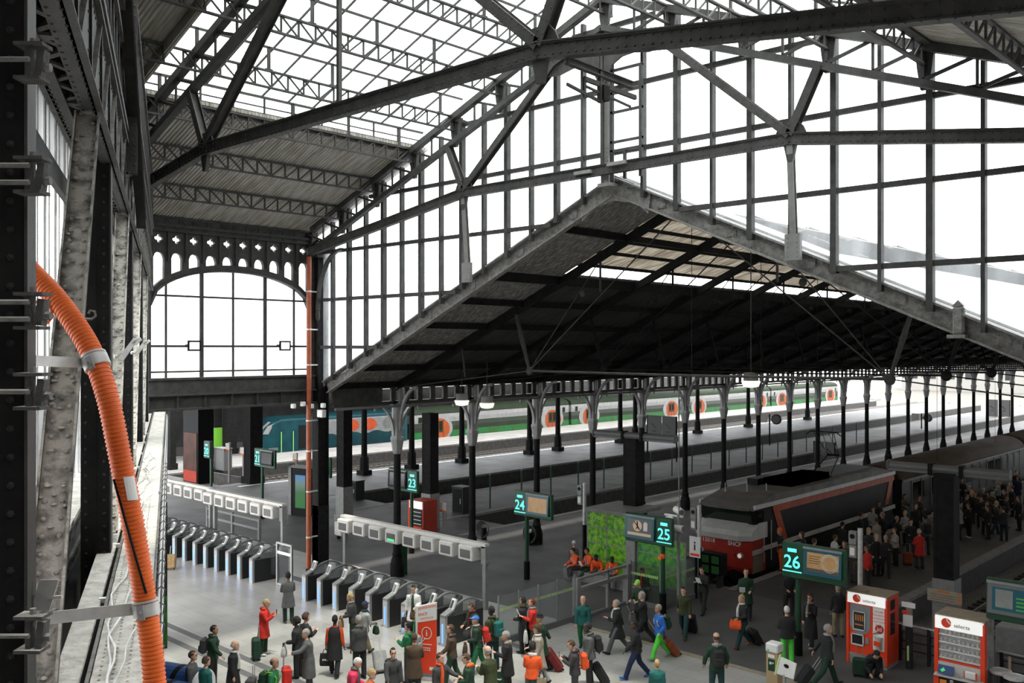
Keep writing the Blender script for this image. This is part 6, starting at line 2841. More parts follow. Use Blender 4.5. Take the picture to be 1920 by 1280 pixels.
for i, (px, py) in enumerate(((1876, 1318), (1903, 1330))):
    q = pz(px, py)
    t = thing('litter_bin', 'clear bag litter bin in the lower right corner, %s' % ('left one' if i == 0 else 'right one'), 'bin', (q.x, q.y, 0), 0, 'clear bag litter bins')
    b = MB()
    b.lathe([(.24, 0), (.25, .4), (.26, .85)], n=14)
    b.build('bag', M['glass_fence'], t, True)
    b = MB()
    b.lathe([(.25, .82), (.29, .84), (.29, .9), (.2, .93), (.19, .9)], n=16)
    b.build('rim', M['galv'], t, True)
    b = MB()
    for k in range(4):
        a = k * math.pi / 2
        b.tube([(.27 * math.cos(a), .27 * math.sin(a), 0), (.27 * math.cos(a), .27 * math.sin(a), .85)], .012, 6)
    b.build('stand', M['steel_dark'], t)
t = thing('wooden_stake', 'short tan stake standing between the two litter bins', 'stake', tuple(pz(1893, 1316)))
b = MB()
b.tube([(0, 0, 0), (0, 0, 1.25)], .04, 6)
b.build('stake', mat('tan_wood', (.4, .3, .2), .7), t)

# red assistance banner
q = pD(800, 1215, 27.2)
gx = q.x
t = thing('assistance_banner', 'tall red and white assistance banner standing among the travellers', 'banner', (q.x, q.y, 0), math.radians(28))
b = MB()
b.prism([(-.28, .15), (.28, .15), (.28, 2.2), (-.28, 2.05)], (0, 0, 0), (1, 0, 0), (0, 0, 1), (0, .10, 0))
b.build('red_board', M['red'], t)
b = MB()
b.prism([(-.285, 1.62), (.285, 1.74), (.285, 2.24), (-.285, 2.09)], (0, -.006, 0), (1, 0, 0), (0, 0, 1), (0, .112, 0))
b.bx(-.34, -.285, -.02, .12, .0, 2.1)
b.build('white_board', M['white'], t)
b = MB()
for k in range(9):
    x = -.26 + k * .062
    b.prism([(x, 1.99 + (x + .28) * .25), (x + .03, 2.0 + (x + .28) * .25), (x + .05, 2.07 + (x + .28) * .26), (x + .02, 2.06 + (x + .28) * .26)], (0, -.007, 0), (1, 0, 0), (0, 0, 1), (0, -.003, 0))
ux = Vector((1, 0, .22))
b.text('SNCF', .12, (-.12, -.007, 1.87), ux, (0, 0, 1), .002, .012)
b.text('ASSISTANCE', .075, (.0, -.007, 1.77), ux, (0, 0, 1), .002, .008)
b.build('red_print', M['red'], t)
b = MB()
n = 28
for i in range(n):
    a0, a1 = i * 2 * math.pi / n, (i + 1) * 2 * math.pi / n
    if 3.6 < a0 < 4.0:
        continue
    b.bar((.0 + .15 * math.cos(a0), -.004, 1.33 + .17 * math.sin(a0)), (.15 * math.cos(a1), -.004, 1.33 + .17 * math.sin(a1)), .006, .022)
b.bar((-.13, -.004, 1.22), (-.17, -.004, 1.05), .006, .022)
b.bar((-.17, -.004, 1.05), (-.05, -.004, 1.16), .006, .022)
b.text('i', .26, (0, 0, 1.33), (1, 0, 0), (0, 0, 1), .004, .02)
b.bx(-.19, .16, -.006, 0, .99, 1.01)
for z in (.88, .82):
    for k in range(5):
        b.bx(-.17 + k * .06, -.125 + k * .06, -.006, 0, z, z + .025)
b.rbox((.16, -.004, .3), (.14, .004, .09), .001)
b.build('white_print', M['white'], t)
b = MB()
b.bx(-.34, .3, -.2, .3, 0, .04)
b.build('foot_plate', M['steel'], t)
# blue cleaning carts at the lower left
M['blue_tarp'] = mat('deep_blue_cover', (.012, .05, .16), .5, 0, (.008, .03, .11), 3)
for i, (px, py, h, sx, lab) in enumerate(((342, 1247, 1.25, 1.35, 'blue round-topped luggage trolley cover with white end'), (322, 1276, 1.1, 1.1, 'second blue cover lower at the bottom left edge'))):
    q = pz(px, py, h)
    t = thing('covered_trolley', lab, 'trolley', (q.x, q.y, 0), math.radians(20), 'blue covered trolleys')
    b = MB()
    rings = []
    for x in (-sx / 2, sx / 2):
        rings.append([(x, .45 * math.cos(a), h - .45 + .45 * math.sin(a)) for a in [i_ * math.pi / 12 for i_ in range(13)]] + [(x, -.45, .35), (x, .45, .35)])
    b.loft(rings)
    b.build('cover', M['blue_tarp'], t)
    b = MB()
    b.loft([[(x, p[1] * 1.01, p[2]) for p in rings[0]] for x in (sx / 2, sx / 2 + .05)])
    b.build('end_panel', M['white'], t)
    b = MB()
    b.loft([[(x, p[1] * 1.02, h - .45 + (p[2] - h + .45) * 1.02) for p in rings[0][:13]] + [(x, -.44, h - .6), (x, .44, h - .6)] for x in (-.08, .08)])
    b.build('dark_strap', M['black'], t)
    b = MB()
    b.rbox((sx / 2 + .055, -.1, .85), (.012, .1, .16), .002)
    b.build('green_label', mat('green_label_print', (.1, .5, .1), .5), t)
    for s in (-1, 1):
        for y in (-.35, .35):
            b = MB()
            b.tube([(s * sx * .38, y - .04, .14), (s * sx * .38, y + .04, .14)], .14, 12)
            b.build('wheel', M['rubber'], t)
    b = MB()
    b.bx(-sx / 2, sx / 2, -.42, .42, .25, .36)
    b.build('chassis', M['steel'], t)
# dark kiosk and columns at the far left behind the gates
q = pz(358, 905)
t = thing('rust_kiosk', 'dark kiosk with rust red doors behind the far left gates', 'kiosk', (q.x, q.y, 0))
b = MB()
b.bx(-1.15, 1.05, .0, 1.2, 0, 7.0)
b.build('shell', M['black'], t)
b = MB()
b.bx(-1.0, .9, -.04, 0, .1, 3.6)
b.build('rust_door', mat('rust_red_door', (.07, .016, .006), .7, 0, (.02, .007, .004), 1.2), t)
b = MB()
b.bx(-1.0, .9, -.06, -.04, .1, .9)
b.build('lower_door_panel', M['red_deep'], t)
for px, py, w, h, mm, lab in ((388, 880, .55, 7.4, 'grey', 'grey clustered column at the far left platforms'), (406, 850, .7, 7.6, 'iron_dark', 'black column with lime base left of the teal locomotive'), (431, 850, .9, 7.6, 'iron_dark', 'thick black column left of the teal locomotive'), (474, 905, 1.0, 7.4, 'iron_dark', 'thick black column right in front of the teal locomotive nose'), (322, 880, .5, 6.0, 'iron_dark', 'black column at the left end behind the deck')):
    q = pz(px, py)
    t = thing('platform_column', lab, 'column', (q.x, q.y, 0), 0, 'columns of the far left shed')
    b = MB()
    if mm == 'grey':
        for k in (-1, 0, 1):
            b.tube([(k * .25, 0, .3), (k * .25, 0, h)], .16, 8)
    else:
        b.bx(-w / 2, w / 2, -w / 2, w / 2, .3, h)
    b.build('shaft', M[mm], t)
    b = MB()
    b.bx(-w / 2 - .1, w / 2 + .1, -w / 2 - .1, w / 2 + .1, 0, .5)
    b.build('base', M['iron_dark'], t)
    if 'lime' in lab:
        b = MB()
        b.bx(-w / 2 - .02, w / 2 + .02, -w / 2 - .02, w / 2 + .02, .5, 2.4)
        b.build('lime_band', mat('lime_paint', (.14, .4, .03), .5), t)
q = pz(320, 840)
t = thing('red_board', 'small bright red board at the far left beyond the deck', 'board', (q.x, q.y, 0))
b = MB()
b.bx(-.45, .45, -.05, .05, .7, 2.9)
b.build('panel', M['red'], t)
b = MB()
b.bx(-.4, -.3, -.05, .05, 0, .7)
b.bx(.3, .4, -.05, .05, 0, .7)
b.build('leg', M['grey'], t, split=True)
t = thing('grey_rail', 'low grey rail behind the far left gates', 'railing', (-46.5, 25.2, 0))
b = MB()
b.bx(0, 5.2, -.05, .05, .95, 1.05)
b.bx(0, 5.2, -.04, .04, .5, .6)
b.build('rail', M['grey'], t, split=True)
b = MB()
for x in (0, 2.6, 5.2):
    b.bx(x - .07, x + .07, -.06, .06, 0, 1.1)
b.build('post', M['grey'], t, split=True)
# parked luggage cart near the left mast, hose reel
q = pz(641, 1012)
t = thing('luggage_cart', 'pale wheeled luggage cart parked right of the corner column', 'cart', (q.x, q.y, 0))
b = MB()
b.rbox((0, 0, .6), (.6, .55, .7), .05)
b.build('bin', M['galv'], t)
b = MB()
b.tube([(-.3, -.2, .95), (-.35, -.2, 1.25), (.35, -.2, 1.25), (.3, -.2, .95)], .025, 6)
b.build('handle', M['steel'], t)
for s in (-1, 1):
    b = MB()
    b.tube([(s * .25 - .03, 0, .12), (s * .25 + .03, 0, .12)], .12, 10)
    b.build('wheel', M['rubber'], t)
for px, py, lab in ((993, 1022, 'coil of grey hose behind the post of sign 24'), (905, 1012, 'coil of grey hose at the foot of a cast column')):
    q = pz(px, py)
    t = thing('hose_reel', lab, 'hose reel', (q.x, q.y, 0))
    b = MB()
    for k in range(4):
        n = 20
        b.tube([((.42 - k * .05) * math.cos(i * 2 * math.pi / n), .05 * k, .55 + (.42 - k * .05) * math.sin(i * 2 * math.pi / n)) for i in range(n + 1)], .03, 5)
    b.build('coil', M['steel_dark'], t)
    b = MB()
    b.bx(-.05, .05, -.05, .25, 0, .6)
    b.build('stand', M['iron_dark'], t)
# ------------------------------------------------------------------ people and what they carry
COL = dict(black=(.014, .014, .015), dgreen=(.008, .04, .018), green=(.015, .17, .06), teal=(.006, .11, .10), grey=(.10, .10, .10), dgrey=(.045, .045, .046), lgrey=(.30, .30, .29), beige=(.36, .31, .25), red=(.58, .022, .012), orange=(.72, .13, .03),
           hivis=(.85, .10, .015), navy=(.012, .022, .07), brown=(.07, .042, .022), tan=(.34, .22, .10), neon=(.10, .72, .06), white=(.66, .65, .62), blue=(.02, .13, .48), khaki=(.34, .27, .17), jeans=(.03, .055, .085), djeans=(.012, .045, .05),
           maroon=(.16, .012, .012), pink=(.62, .03, .09), olive=(.035, .045, .012), blond=(.42, .29, .13), hbrown=(.07, .038, .02), hblack=(.012, .010, .009), hgrey=(.30, .29, .27), hwhite=(.62, .60, .56), hred=(.16, .022, .012), lime=(.25, .7, .05), rust=(.30, .07, .02))
_cm = {}


def cloth(c):
    if c not in _cm:
        k = COL[c]
        _cm[c] = mat('cloth_' + c if not c.startswith('h') or c == 'hivis' else 'hair_' + c[1:], k, .85, 0, tuple(x * .72 for x in k), 7, bump=.35, bscale=11)
    return _cm[c]


SKIN = {'s': mat('fair_skin', (.56, .33, .23), .55), 'm': mat('olive_skin', (.38, .21, .135), .55), 'd': mat('dark_skin', (.075, .042, .03), .5)}
EYEM = mat('eye_dark', (.02, .015, .012), .3)
LIP = mat('lips', (.40, .14, .11), .5)
DIRS = {'L': (-1, 0), 'R': (1, 0), 'F': (0, -1), 'B': (0, 1)}


def heading(face):
    v = Vector((0, 0))
    for ch in face:
        v += Vector(DIRS[ch])
    w = Vector((v.x * CA - v.y * SA, v.x * SA + v.y * CA))
    return math.atan2(-w.x, w.y)


def ell(c, a, b, hw, hd, n=14):
    return [c + a * (hw * math.cos(2 * math.pi * k / n)) + b * (hd * math.sin(2 * math.pi * k / n)) for k in range(n)]


ARMS = {  # forward swing, abduction, elbow, inward turn (degrees)
    'down': (4, 8, 12, 0), 'fwd': (28, 7, 22, 5), 'aft': (-26, 8, 14, 0), 'bent': (22, 10, 95, 28), 'hold': (12, 12, 70, 25), 'phone': (30, 8, 100, 22), 'reach': (58, 12, 30, 5),
    'pull': (-34, 14, 8, 0), 'pocket': (-8, 20, 48, 15), 'lap': (38, 12, 58, 20), 'mouth': (50, 14, 118, 25), 'carry': (2, 14, 8, 0), 'side': (6, 26, 25, 10)}
LEGS = {'stand': ((3, 4), (-3, 3)), 'walk': ((26, 8), (-17, 24)), 'step': ((16, 6), (-12, 14)), 'sit': ((84, 82), (80, 92)), 'stretch': ((76, 30), (82, 84)), 'crouch': ((112, 128), (104, 136))}


def person(px, py, face, label, top=('jacket', 'black'), pants='black', hair=('short', 'hbrown'), skin='s', h=1.72, pose='stand', arms=('down', 'down'), lean=3, nod=0, turn=0, scarf=None, shoes='black', hood=None, vest=None, low=False, seat=None, name='person', group=None, extra=None, X=None, Y=None):
    s = h / 1.75
    rz = heading(face) + math.radians(turn)
    # ---- skeleton in metres for a 1.75 m figure
    legs = []
    lo = 9
    for sd, (a, k) in zip((-1, 1), LEGS[pose]):
        a, k = math.radians(a), math.radians(k)
        hip = Vector((sd * .095, 0, 0))
        kn = hip + .44 * Vector((sd * .06, math.sin(a), -math.cos(a)))
        an = kn + .42 * Vector((-sd * .02, math.sin(a - k), -math.cos(a - k)))
        legs.append([hip, kn, an, a - k])
        lo = min(lo, an.z)
    base = -lo + .085
    off = Vector((0, 0, base))
    for L in legs:
        for i in range(3):
            L[i] = L[i] + off
    ln = math.radians(lean)
    up = Vector((0, math.sin(ln), math.cos(ln)))
    fw = Vector((0, math.cos(ln), -math.sin(ln)))
    rt = Vector((1, 0, 0))
    pel = Vector((0, 0, base))
    spine = lambda d: pel + up * d
    nb = spine(.555)
    hn = math.radians(lean * .3 - nod)
    hup = Vector((0, math.sin(math.radians(lean * .35 + nod)), math.cos(math.radians(lean * .35 + nod))))
    hfw = Vector((0, hup.z, -hup.y))
    HK = 1.08
    hc = nb + up * .045 + hup * .138 + hfw * .02
    topz = (hc + hup * .12).z * s
    # ---- place so that the crown meets the pixel
    if X is None:
        q = pz(px, py, topz)
        loc = Vector((q.x, q.y, 0))
        crown = hc + hup * .11
        R = Matrix.Rotation(rz, 3, 'Z')
        dxy = R @ Vector((crown.x * s, crown.y * s, 0))
        loc -= Vector((dxy.x, dxy.y, 0))
    else:
        loc = Vector((X, Y, 0))
    t = thing(name, label, 'person', tuple(loc), rz, group)
    S = Matrix.Scale(s, 4)

    def mb():
        return MB(S)

    nseg = 10 if low else 14
    # ---- arms
    hands = []
    armp = []
    for sd, nm in zip((-1, 1), arms):
        f, b_, e, i_ = [math.radians(v) for v in ARMS[nm]]
        sh = spine(.475) + rt * (sd * .165)
        ud = (rt * (sd * math.sin(b_)) + fw * (math.sin(f) * math.cos(b_)) - up * (math.cos(f) * math.cos(b_))).normalized()
        el = sh + ud * .29
        fd = (rt * (sd * (math.sin(b_) * .5 - math.sin(i_))) + fw * math.sin(f + e) - up * math.cos(f + e)).normalized()
        wr = el + fd * .25
        armp.append((sh, el, wr, fd))
        hands.append(wr + fd * .09)
    # ---- body
    b = MB(S)
    rings = []
    for d, hw, hd, dy in ((-.10, .12, .10, 0), (-.02, .165, .115, 0), (.10, .145, .105, 0), (.18, .14, .10, 0), (.30, .160, .115, .005), (.42, .175, .11, 0), (.485, .16, .085, 0), (.53, .085, .065, 0), (.56, .058, .058, .005), (.62, .055, .058, .015)):
        rings.append(ell(spine(d) + fw * dy, rt, fw, hw, hd, nseg))
    for z, hw, hd, dy in ((-.112, .036, .042, .052), (-.095, .052, .066, .034), (-.062, .064, .084, .018), (-.025, .071, .094, .008), (.01, .074, .098, .0), (.045, .076, .098, -.004), (.08, .068, .086, -.006), (.105, .046, .06, -.008), (.118, .015, .02, -.008)):
        rings.append(ell(hc + hup * (z * HK) + hfw * dy, rt, hfw, hw * HK, hd * HK, nseg))
    b.loft(rings)
    for (sh, el, wr, fd) in armp:
        b.tube([sh, sh.lerp(el, .5), el, el.lerp(wr, .4), wr], [.055, .048, .04, .038, .027], 8)
        # palm, four unequal bent fingers and a thumb
        sdv = fd.cross(Vector((0, 0, 1)))
        if sdv.length < .2:
            sdv = Vector((0, 1, 0))
        sdv.normalize()
        pn = sdv.cross(fd).normalized()
        b.loft([ell(wr, sdv, pn, .026, .017, 8), ell(wr + fd * .04, sdv, pn, .038, .016, 8), ell(wr + fd * .085, sdv, pn, .038, .013, 8)])
        if not low:
            for q, (o, ll) in enumerate(((-.029, .062), (-.010, .074), (.010, .070), (.028, .055))):
                r0 = wr + fd * .08 + sdv * o
                b.tube([r0, r0 + fd * ll * .5 - pn * .006, r0 + fd * ll * .8 - pn * .028, r0 + fd * ll * .75 - pn * .045], [.009, .0085, .008, .006], 6)
            r0 = wr + fd * .03 + sdv * .033
            b.tube([r0, r0 + sdv * .022 + fd * .025 - pn * .008, r0 + sdv * .02 + fd * .055 - pn * .025], [.011, .010, .007], 6)
    for hip, kn, an, sa in legs:
        b.tube([hip + Vector((0, 0, .03)), hip.lerp(kn, .5), kn, kn.lerp(an, .35), an], [.085, .075, .056, .055, .036], 8)
    # nose and ears
    ns = hc + hfw * .105 - hup * .02
    b.add([ns + hup * .035 - hfw * .004, ns - hup * .018 + rt * .016 - hfw * .008, ns - hup * .018 - rt * .016 - hfw * .008, ns - hup * .012 + hfw * .022], [(0, 1, 3), (0, 3, 2), (1, 2, 3), (0, 2, 1)])
    for sd in (-1, 1):
        b.ball(hc + rt * (sd * .082) - hfw * .005 - hup * .01, .026, 6, 4, (.35, .7, 1.1))
    b.k = 1
    for sd in (-1, 1):
        b.ball(hc + rt * (sd * .031) + hfw * .095 + hup * .008, .0115, 6, 4)
        b.bar(hc + rt * (sd * .016) + hfw * .101 + hup * .031, hc + rt * (sd * .048) + hfw * .091 + hup * .031, .008, .007)
    b.k = 2
    b.bar(hc - rt * .022 + hfw * .099 - hup * .062, hc + rt * .022 + hfw * .099 - hup * .062, .012, .010)
    b.build('body', [SKIN[skin], EYEM, LIP], t, True)
    # ---- clothing
    vox = .034 if low else .020

    def remesh(o, v=vox, sm=3):
        m = o.modifiers.new('fuse', 'REMESH')
        m.mode = 'VOXEL'
        m.voxel_size = v
        m.use_smooth_shade = True
        if sm:
            k = o.modifiers.new('relax', 'SMOOTH')
            k.factor = .5
            k.iterations = sm
        return o

    b = mb()
    b.loft([ell(spine(.10), rt, fw, .150, .112), ell(spine(.0), rt, fw, .178, .13), ell(spine(-.07), rt, fw, .18, .135), ell(spine(-.11), rt, fw, .13, .10)])
    for hip, kn, an, sa in legs:
        b.tube([hip + Vector((0, 0, .0)), hip.lerp(kn, .4), kn, kn.lerp(an, .5), an.lerp(kn, -.02)], [.112, .102, .084, .080, .076], 10)
    remesh(b.build('trousers', cloth(pants), t))
    for (hip, kn, an, sa), sd in zip(legs, (-1, 1)):
        b = mb()
        pitch = max(-.6, min(.9, sa * .9)) if pose in ('walk', 'step') else 0
        d = Vector((sd * .12, math.cos(pitch), math.sin(pitch) * .8)).normalized()
        dn = Vector((0, 0, -1)) if abs(pitch) < .1 else Vector((0, math.sin(pitch) * .8, -math.cos(pitch)))
        sdv = d.cross(Vector((0, 0, 1))).normalized()
        c = an + dn * .035
        b.loft([ell(c + d * y, sdv, Vector((0, 0, 1)), w, hh, 10) for y, w, hh in ((-.085, .02, .02), (-.07, .036, .043), (0, .042, .048), (.07, .045, .036), (.14, .044, .028), (.185, .028, .02), (.195, .01, .01))])
        b.build('shoe', cloth(shoes), t, True)
    st, cl = top
    hem = {'tee': -.06, 'jacket': -.10, 'puffer': -.12, 'coat': -.36, 'long': -.52, 'dress': -.60}[st]
    fat = {'tee': 1.16, 'jacket': 1.30, 'puffer': 1.45, 'coat': 1.34, 'long': 1.36, 'dress': 1.22}[st]
    b = mb()
    rings = []
    if hem < -.2:
        n = 4
        for k in range(n, 0, -1):
            d = -.06 + (hem + .06) * k / n
            w = 1 + .14 * k / n
            sway = Vector((0, (legs[0][1].y + legs[1][1].y) * .25 * k / n, 0))
            sp = .5 * abs(legs[0][1].y - legs[1][1].y) * k / n
            rings.append(ell(Vector((0, 0, base + d)) + sway, rt, Vector((0, 1, 0)), .178 * fat * w * .92, .135 * fat * w * .92 + sp * .6, 16))
    else:
        rings.append(ell(spine(hem), rt, fw, .168 * fat, .128 * fat, 16))
    for d, hw, hd in ((-.05, .172, .128), (.08, .152, .118), (.18, .148, .112), (.30, .166, .126), (.42, .182, .120), (.485, .168, .094), (.525, .10, .08), (.56, .066, .068)):
        rings.append(ell(spine(d), rt, fw, hw * (fat * .92 if d < .5 else 1), hd * fat * .95, 16))
    b.loft(rings)
    for (sh, el, wr, fd) in armp:
        r = .060 * (1 + (fat - 1) * .8)
        e = el if st == 'tee' else wr
        if st == 'tee':
            b.tube([sh, sh.lerp(el, .5), sh.lerp(el, .8)], [.07, .062, .062], 10)
        else:
            b.tube([sh + up * .0, sh.lerp(el, .5), el, el.lerp(wr, .5), wr], [r * 1.12, r, r * .92, r * .85, r * .72], 10)
    remesh(b.build({'tee': 'shirt', 'dress': 'dress'}.get(st, 'coat' if st in ('coat', 'long') else 'jacket'), cloth(cl), t))
    if hood:
        b = mb()
        b.tube([nb - up * .01 + rt * .085 + fw * .05, nb + rt * .10 - fw * .02, nb - fw * .10 + up * .0, nb - rt * .10 - fw * .02, nb - up * .01 - rt * .085 + fw * .05], [.03, .042, .06, .042, .03], 8)
        b.build('hood', cloth(hood), t, True)
    if scarf:
        b = mb()
        n = 14
        b.tube([nb + up * .02 + rt * (.078 * math.cos(k * 2 * math.pi / n)) + fw * (.078 * math.sin(k * 2 * math.pi / n)) for k in range(n + 1)], .032, 8)
        b.tube([nb + fw * .10 + rt * .03, spine(.42) + fw * .145 + rt * .04, spine(.25) + fw * .155 + rt * .05, spine(.12) + fw * .16 + rt * .05], [.03, .045, .05, .045], 8)
        b.build('scarf', cloth(scarf), t, True)
    if vest:
        b = mb()
        for d in (.12, .24):
            b.loft([ell(spine(d), rt, fw, .205, .168, 16), ell(spine(d + .05), rt, fw, .21, .172, 16)], cap=False)
        for sd in (-1, 1):
            b.bar(spine(.1) + rt * (sd * .075) + fw * .168, spine(.46) + rt * (sd * .10) + fw * .15, .05, .012, fw)
            b.bar(spine(.1) + rt * (sd * .075) - fw * .168, spine(.46) + rt * (sd * .10) - fw * .15, .05, .012, fw)
        b.build('reflective_band', cloth(vest), t)
    # ---- hair and headgear
    hs, hcx = hair
    if hs != 'bald':
        b = mb()
        vv, ff = [], []
        n, m = 14, 9
        big = {'curly': 1.16, 'afro': 1.2, 'long': 1.06}.get(hs, 1.03)
        rr = random.Random(int(px * 7 + py))
        for i in range(m + 1):
            a = -math.pi / 2 + math.pi * (i + .03) / (m + .06)
            for k in range(n):
                x, y, z = .087 * big * math.cos(a) * math.cos(2 * math.pi * k / n), .115 * big * math.cos(a) * math.sin(2 * math.pi * k / n), .121 * big * math.sin(a)
                if hs in ('curly', 'afro'):
                    q = 1 + rr.uniform(-.07, .1)
                    x, y, z = x * q, y * q, z * q
                y -= .012
                z += .016
                lim = .055 - .25 * max(0, -y)
                if hs == 'balding':
                    inside = z > .055 or z < -.06 or y > .01
                elif hs in ('cap', 'hat', 'helmet', 'beanie'):
                    inside = z < .035
                else:
                    inside = (y > .045 and z < .052) or (y > -.005 and z < -.0) or z < -.075
                if inside:
                    x, y, z = x * .72, y * .72, z * .72
                vv.append(hc + rt * x + hfw * y + hup * z)
        for i in range(m):
            for k in range(n):
                q = (k + 1) % n
                ff.append((i * n + k, i * n + q, (i + 1) * n + q, (i + 1) * n + k))
        ff.append(tuple(range(m * n, m * n + n)))
        b.add(vv, ff)
        if hs == 'long':
            b.loft([ell(hc - hfw * .055 + hup * z, rt, hfw, w, d_, 10) for z, w, d_ in ((.04, .07, .05), (-.04, .082, .055), (-.12, .085, .052), (-.20, .08, .045), (-.25, .05, .03))])
        if hs == 'bun':
            b.ball(hc - hfw * .105 + hup * .02, .042, 8, 6)
            b.tube([hc - hfw * .09 - hup * .02, hc - hfw * .10 - hup * .12], [.03, .012], 6)
        if hs == 'cap':
            b.loft([ell(hc + hup * .052 + hfw * y, rt, hup, w, .008, 10) for y, w in ((.06, .07), (.12, .066), (.165, .04))])
        if hs == 'hat':
            b.lathe([], ) if False else None
            b.loft([ell(hc + hup * z, rt, hfw, w, w * 1.15, 14) for z, w in ((.050, .13), (.058, .132), (.062, .085), (.14, .075), (.15, .05))])
        if hs == 'helmet':
            b.loft([ell(hc + hup * z, rt, hfw, w, w * 1.2, 14) for z, w in ((.04, .11), (.05, .112), (.06, .095), (.12, .08), (.15, .04))])
        b.build({'cap': 'cap', 'hat': 'hat', 'helmet': 'helmet', 'beanie': 'cap'}.get(hs, 'hair'), cloth(hcx), t, True)
    if extra:
        b = mb()
        if extra == 'beard':
            b.loft([ell(hc + hup * z + hfw * .03, rt, hfw, w, d_, 10) for z, w, d_ in ((-.14, .03, .045), (-.10, .056, .075), (-.05, .070, .080), (-.03, .066, .04))])
            b.build('beard', cloth('hgrey' if hcx in ('hgrey', 'hwhite') else 'hblack'), t, True)
        elif extra == 'glasses':
            for sd in (-1, 1):
                b.tube([hc + hfw * .103 + hup * .008 + rt * (sd * .033) + rt * (.02 * math.cos(k)) + hup * (.016 * math.sin(k)) for k in [i * math.pi / 5 for i in range(11)]], .003, 4)
                b.bar(hc + hfw * .098 + hup * .012 + rt * (sd * .053), hc + hup * .012 + rt * (sd * .079), .005, .005)
            b.bar(hc + hfw * .106 + hup * .01 - rt * .014, hc + hfw * .106 + hup * .01 + rt * .014, .004, .004)
            b.build('glasses', M['black'], t)
    t['_'] = 1
    del t['_']
    Rm = ROOTM[t.name] @ S
    return dict(t=t, M=Rm, rz=rz, loc=loc, s=s, hands=[Rm @ hnd for hnd in hands], back=Rm @ (spine(.28) - fw * .14), backdir=up, spine=spine, fw=fw, up=up)


def backpack(p, col, label, col2='black'):
    t = thing('backpack', label, 'backpack', tuple(p['loc']), p['rz'])
    s, sp, fw, up = p['s'], p['spine'], p['fw'], p['up']
    R = Matrix((Vector((1, 0, 0)), fw, up)).transposed().to_4x4()
    B = Matrix.Scale(s, 4) @ Matrix.Translation(sp(.26) - fw * .265) @ R
    b = MB(B)
    b.rbox((0, 0, 0), (.30, .19, .44), .05)
    b.build('bag', cloth(col), t, True)
    b = MB(B)
    b.rbox((0, -.10, -.08), (.22, .07, .2), .025)
    b.build('front_pocket', cloth(col), t, True)
    b = MB(B)
    for sd in (-1, 1):
        b.tube([(sd * .10, .08, .18), (sd * .125, .14, .245), (sd * .12, .28, .25), (sd * .11, .405, .12), (sd * .12, .39, -.02), (sd * .16, .25, -.12), (sd * .12, .09, -.16)], .014, 6)
    b.tube([(-.04, .05, .21), (0, .05, .26), (.04, .05, .21)], .01, 6)
    b.build('strap', cloth(col2), t, True)
    return t


def suitcase(loc, rz, col, label, tilt=0, h=.62, to=None):
    """hard case on wheels; tilt in degrees leans it towards its handle"""
    t = thing('suitcase', label, 'suitcase', (loc[0], loc[1], 0), rz)
    B = Matrix.Rotation(math.radians(-tilt), 4, 'X')
    b = MB(B)
    b.rbox((0, 0, .05 + h / 2), (.40, .24, h), .04)
    b.build('shell', cloth(col), t, True)
    b = MB(B)
    for x in (-.12, 0, .12):
        b.bx(x - .012, x + .012, -.128, .128, .12, h - .02)
    b.build('ribs', cloth(col), t)
    for x in (-.15, .15):
        for y in (-.08, .08):
            b = MB(B)
            b.tube([(x - .015, y, .035), (x + .015, y, .035)], .035, 8)
            b.build('wheel', M['rubber'], t)
    b = MB(B)
    hh = h + .42
    b.tube([(-.09, .08, h), (-.09, .08, hh), (.09, .08, hh), (.09, .08, h)], .011, 6)
    b.build('pull_handle', M['steel'], t)
    return t


def handbag(at, rz, col, label, w=.32, h=.26, drop=.12, mark=None, name='handbag'):
    t = thing(name, label, 'bag', (at[0], at[1], at[2] - drop - h), rz)
    b = MB()
    b.loft([[(x * k, y * q, z) for x, y in ((-w / 2, -.03), (-w / 2 + .02, -.06), (w / 2 - .02, -.06), (w / 2, -.03), (w / 2, .03), (w / 2 - .02, .06), (-w / 2 + .02, .06), (-w / 2, .03))] for z, k, q in ((0, .86, .9), (.03, .98, 1.2), (h * .5, 1, 1.15), (h, .9, .6))])
    b.build('bag_body', cloth(col), t, True)
    b = MB()
    for y in (-.03, .03):
        b.tube([(-w * .25, y, h - .01), (-w * .15, y * .5, h + drop * .8), (0, 0, h + drop), (w * .15, y * .5, h + drop * .8), (w * .25, y, h - .01)], .009, 6)
    b.build('handle', cloth('black' if col != 'black' else 'dgrey'), t, True)
    if mark == 'swoosh':
        for sg in (-1, 1):
            b = MB()
            b.prism([(-.12, .02), (-.10, -.02), (-.06, -.035), (.14, .04), (-.05, .0), (-.09, .0)], (0, sg * .072, h * .5), (sg, 0, 0), (0, 0, 1), (0, sg * .004, 0))
            b.build('white_mark', M['white'], t)
    if mark == 'letters':
        b = MB()
        for k in range(3):
            b.bx(-.085 + k * .062, -.04 + k * .062, -.076, -.07, h * .46, h * .46 + .05)
        b.build('white_print', M['white'], t)
    return t


def held(p, i, kind, label):
    c = p['hands'][i]
    t = thing(kind, label, kind, tuple(c + Vector((0, 0, .02))), p['rz'])
    b = MB()
    if kind == 'phone':
        b.rbox((0, .03, .05), (.075, .012, .15), .005)
        b.build('case', M['black'], t)
        b = MB()
        b.bx(-.032, .032, .02, .0235, -.015, .115)
        b.build('lit_screen', M['screen_grey'], t)
    else:
        b.prism([(-.1, -.02), (.1, -.02), (.1, .2), (-.1, .2)], (0, .03, 0), (1, 0, 0), Vector((0, .5, 1)).normalized(), (0, .006, 0))
        b.build('sheet', M['white'], t)
    return t


def behind(p, d=.62, side=.15):
    R = Matrix.Rotation(p['rz'], 3, 'Z')
    return p['loc'] + R @ Vector((side, -d, 0))


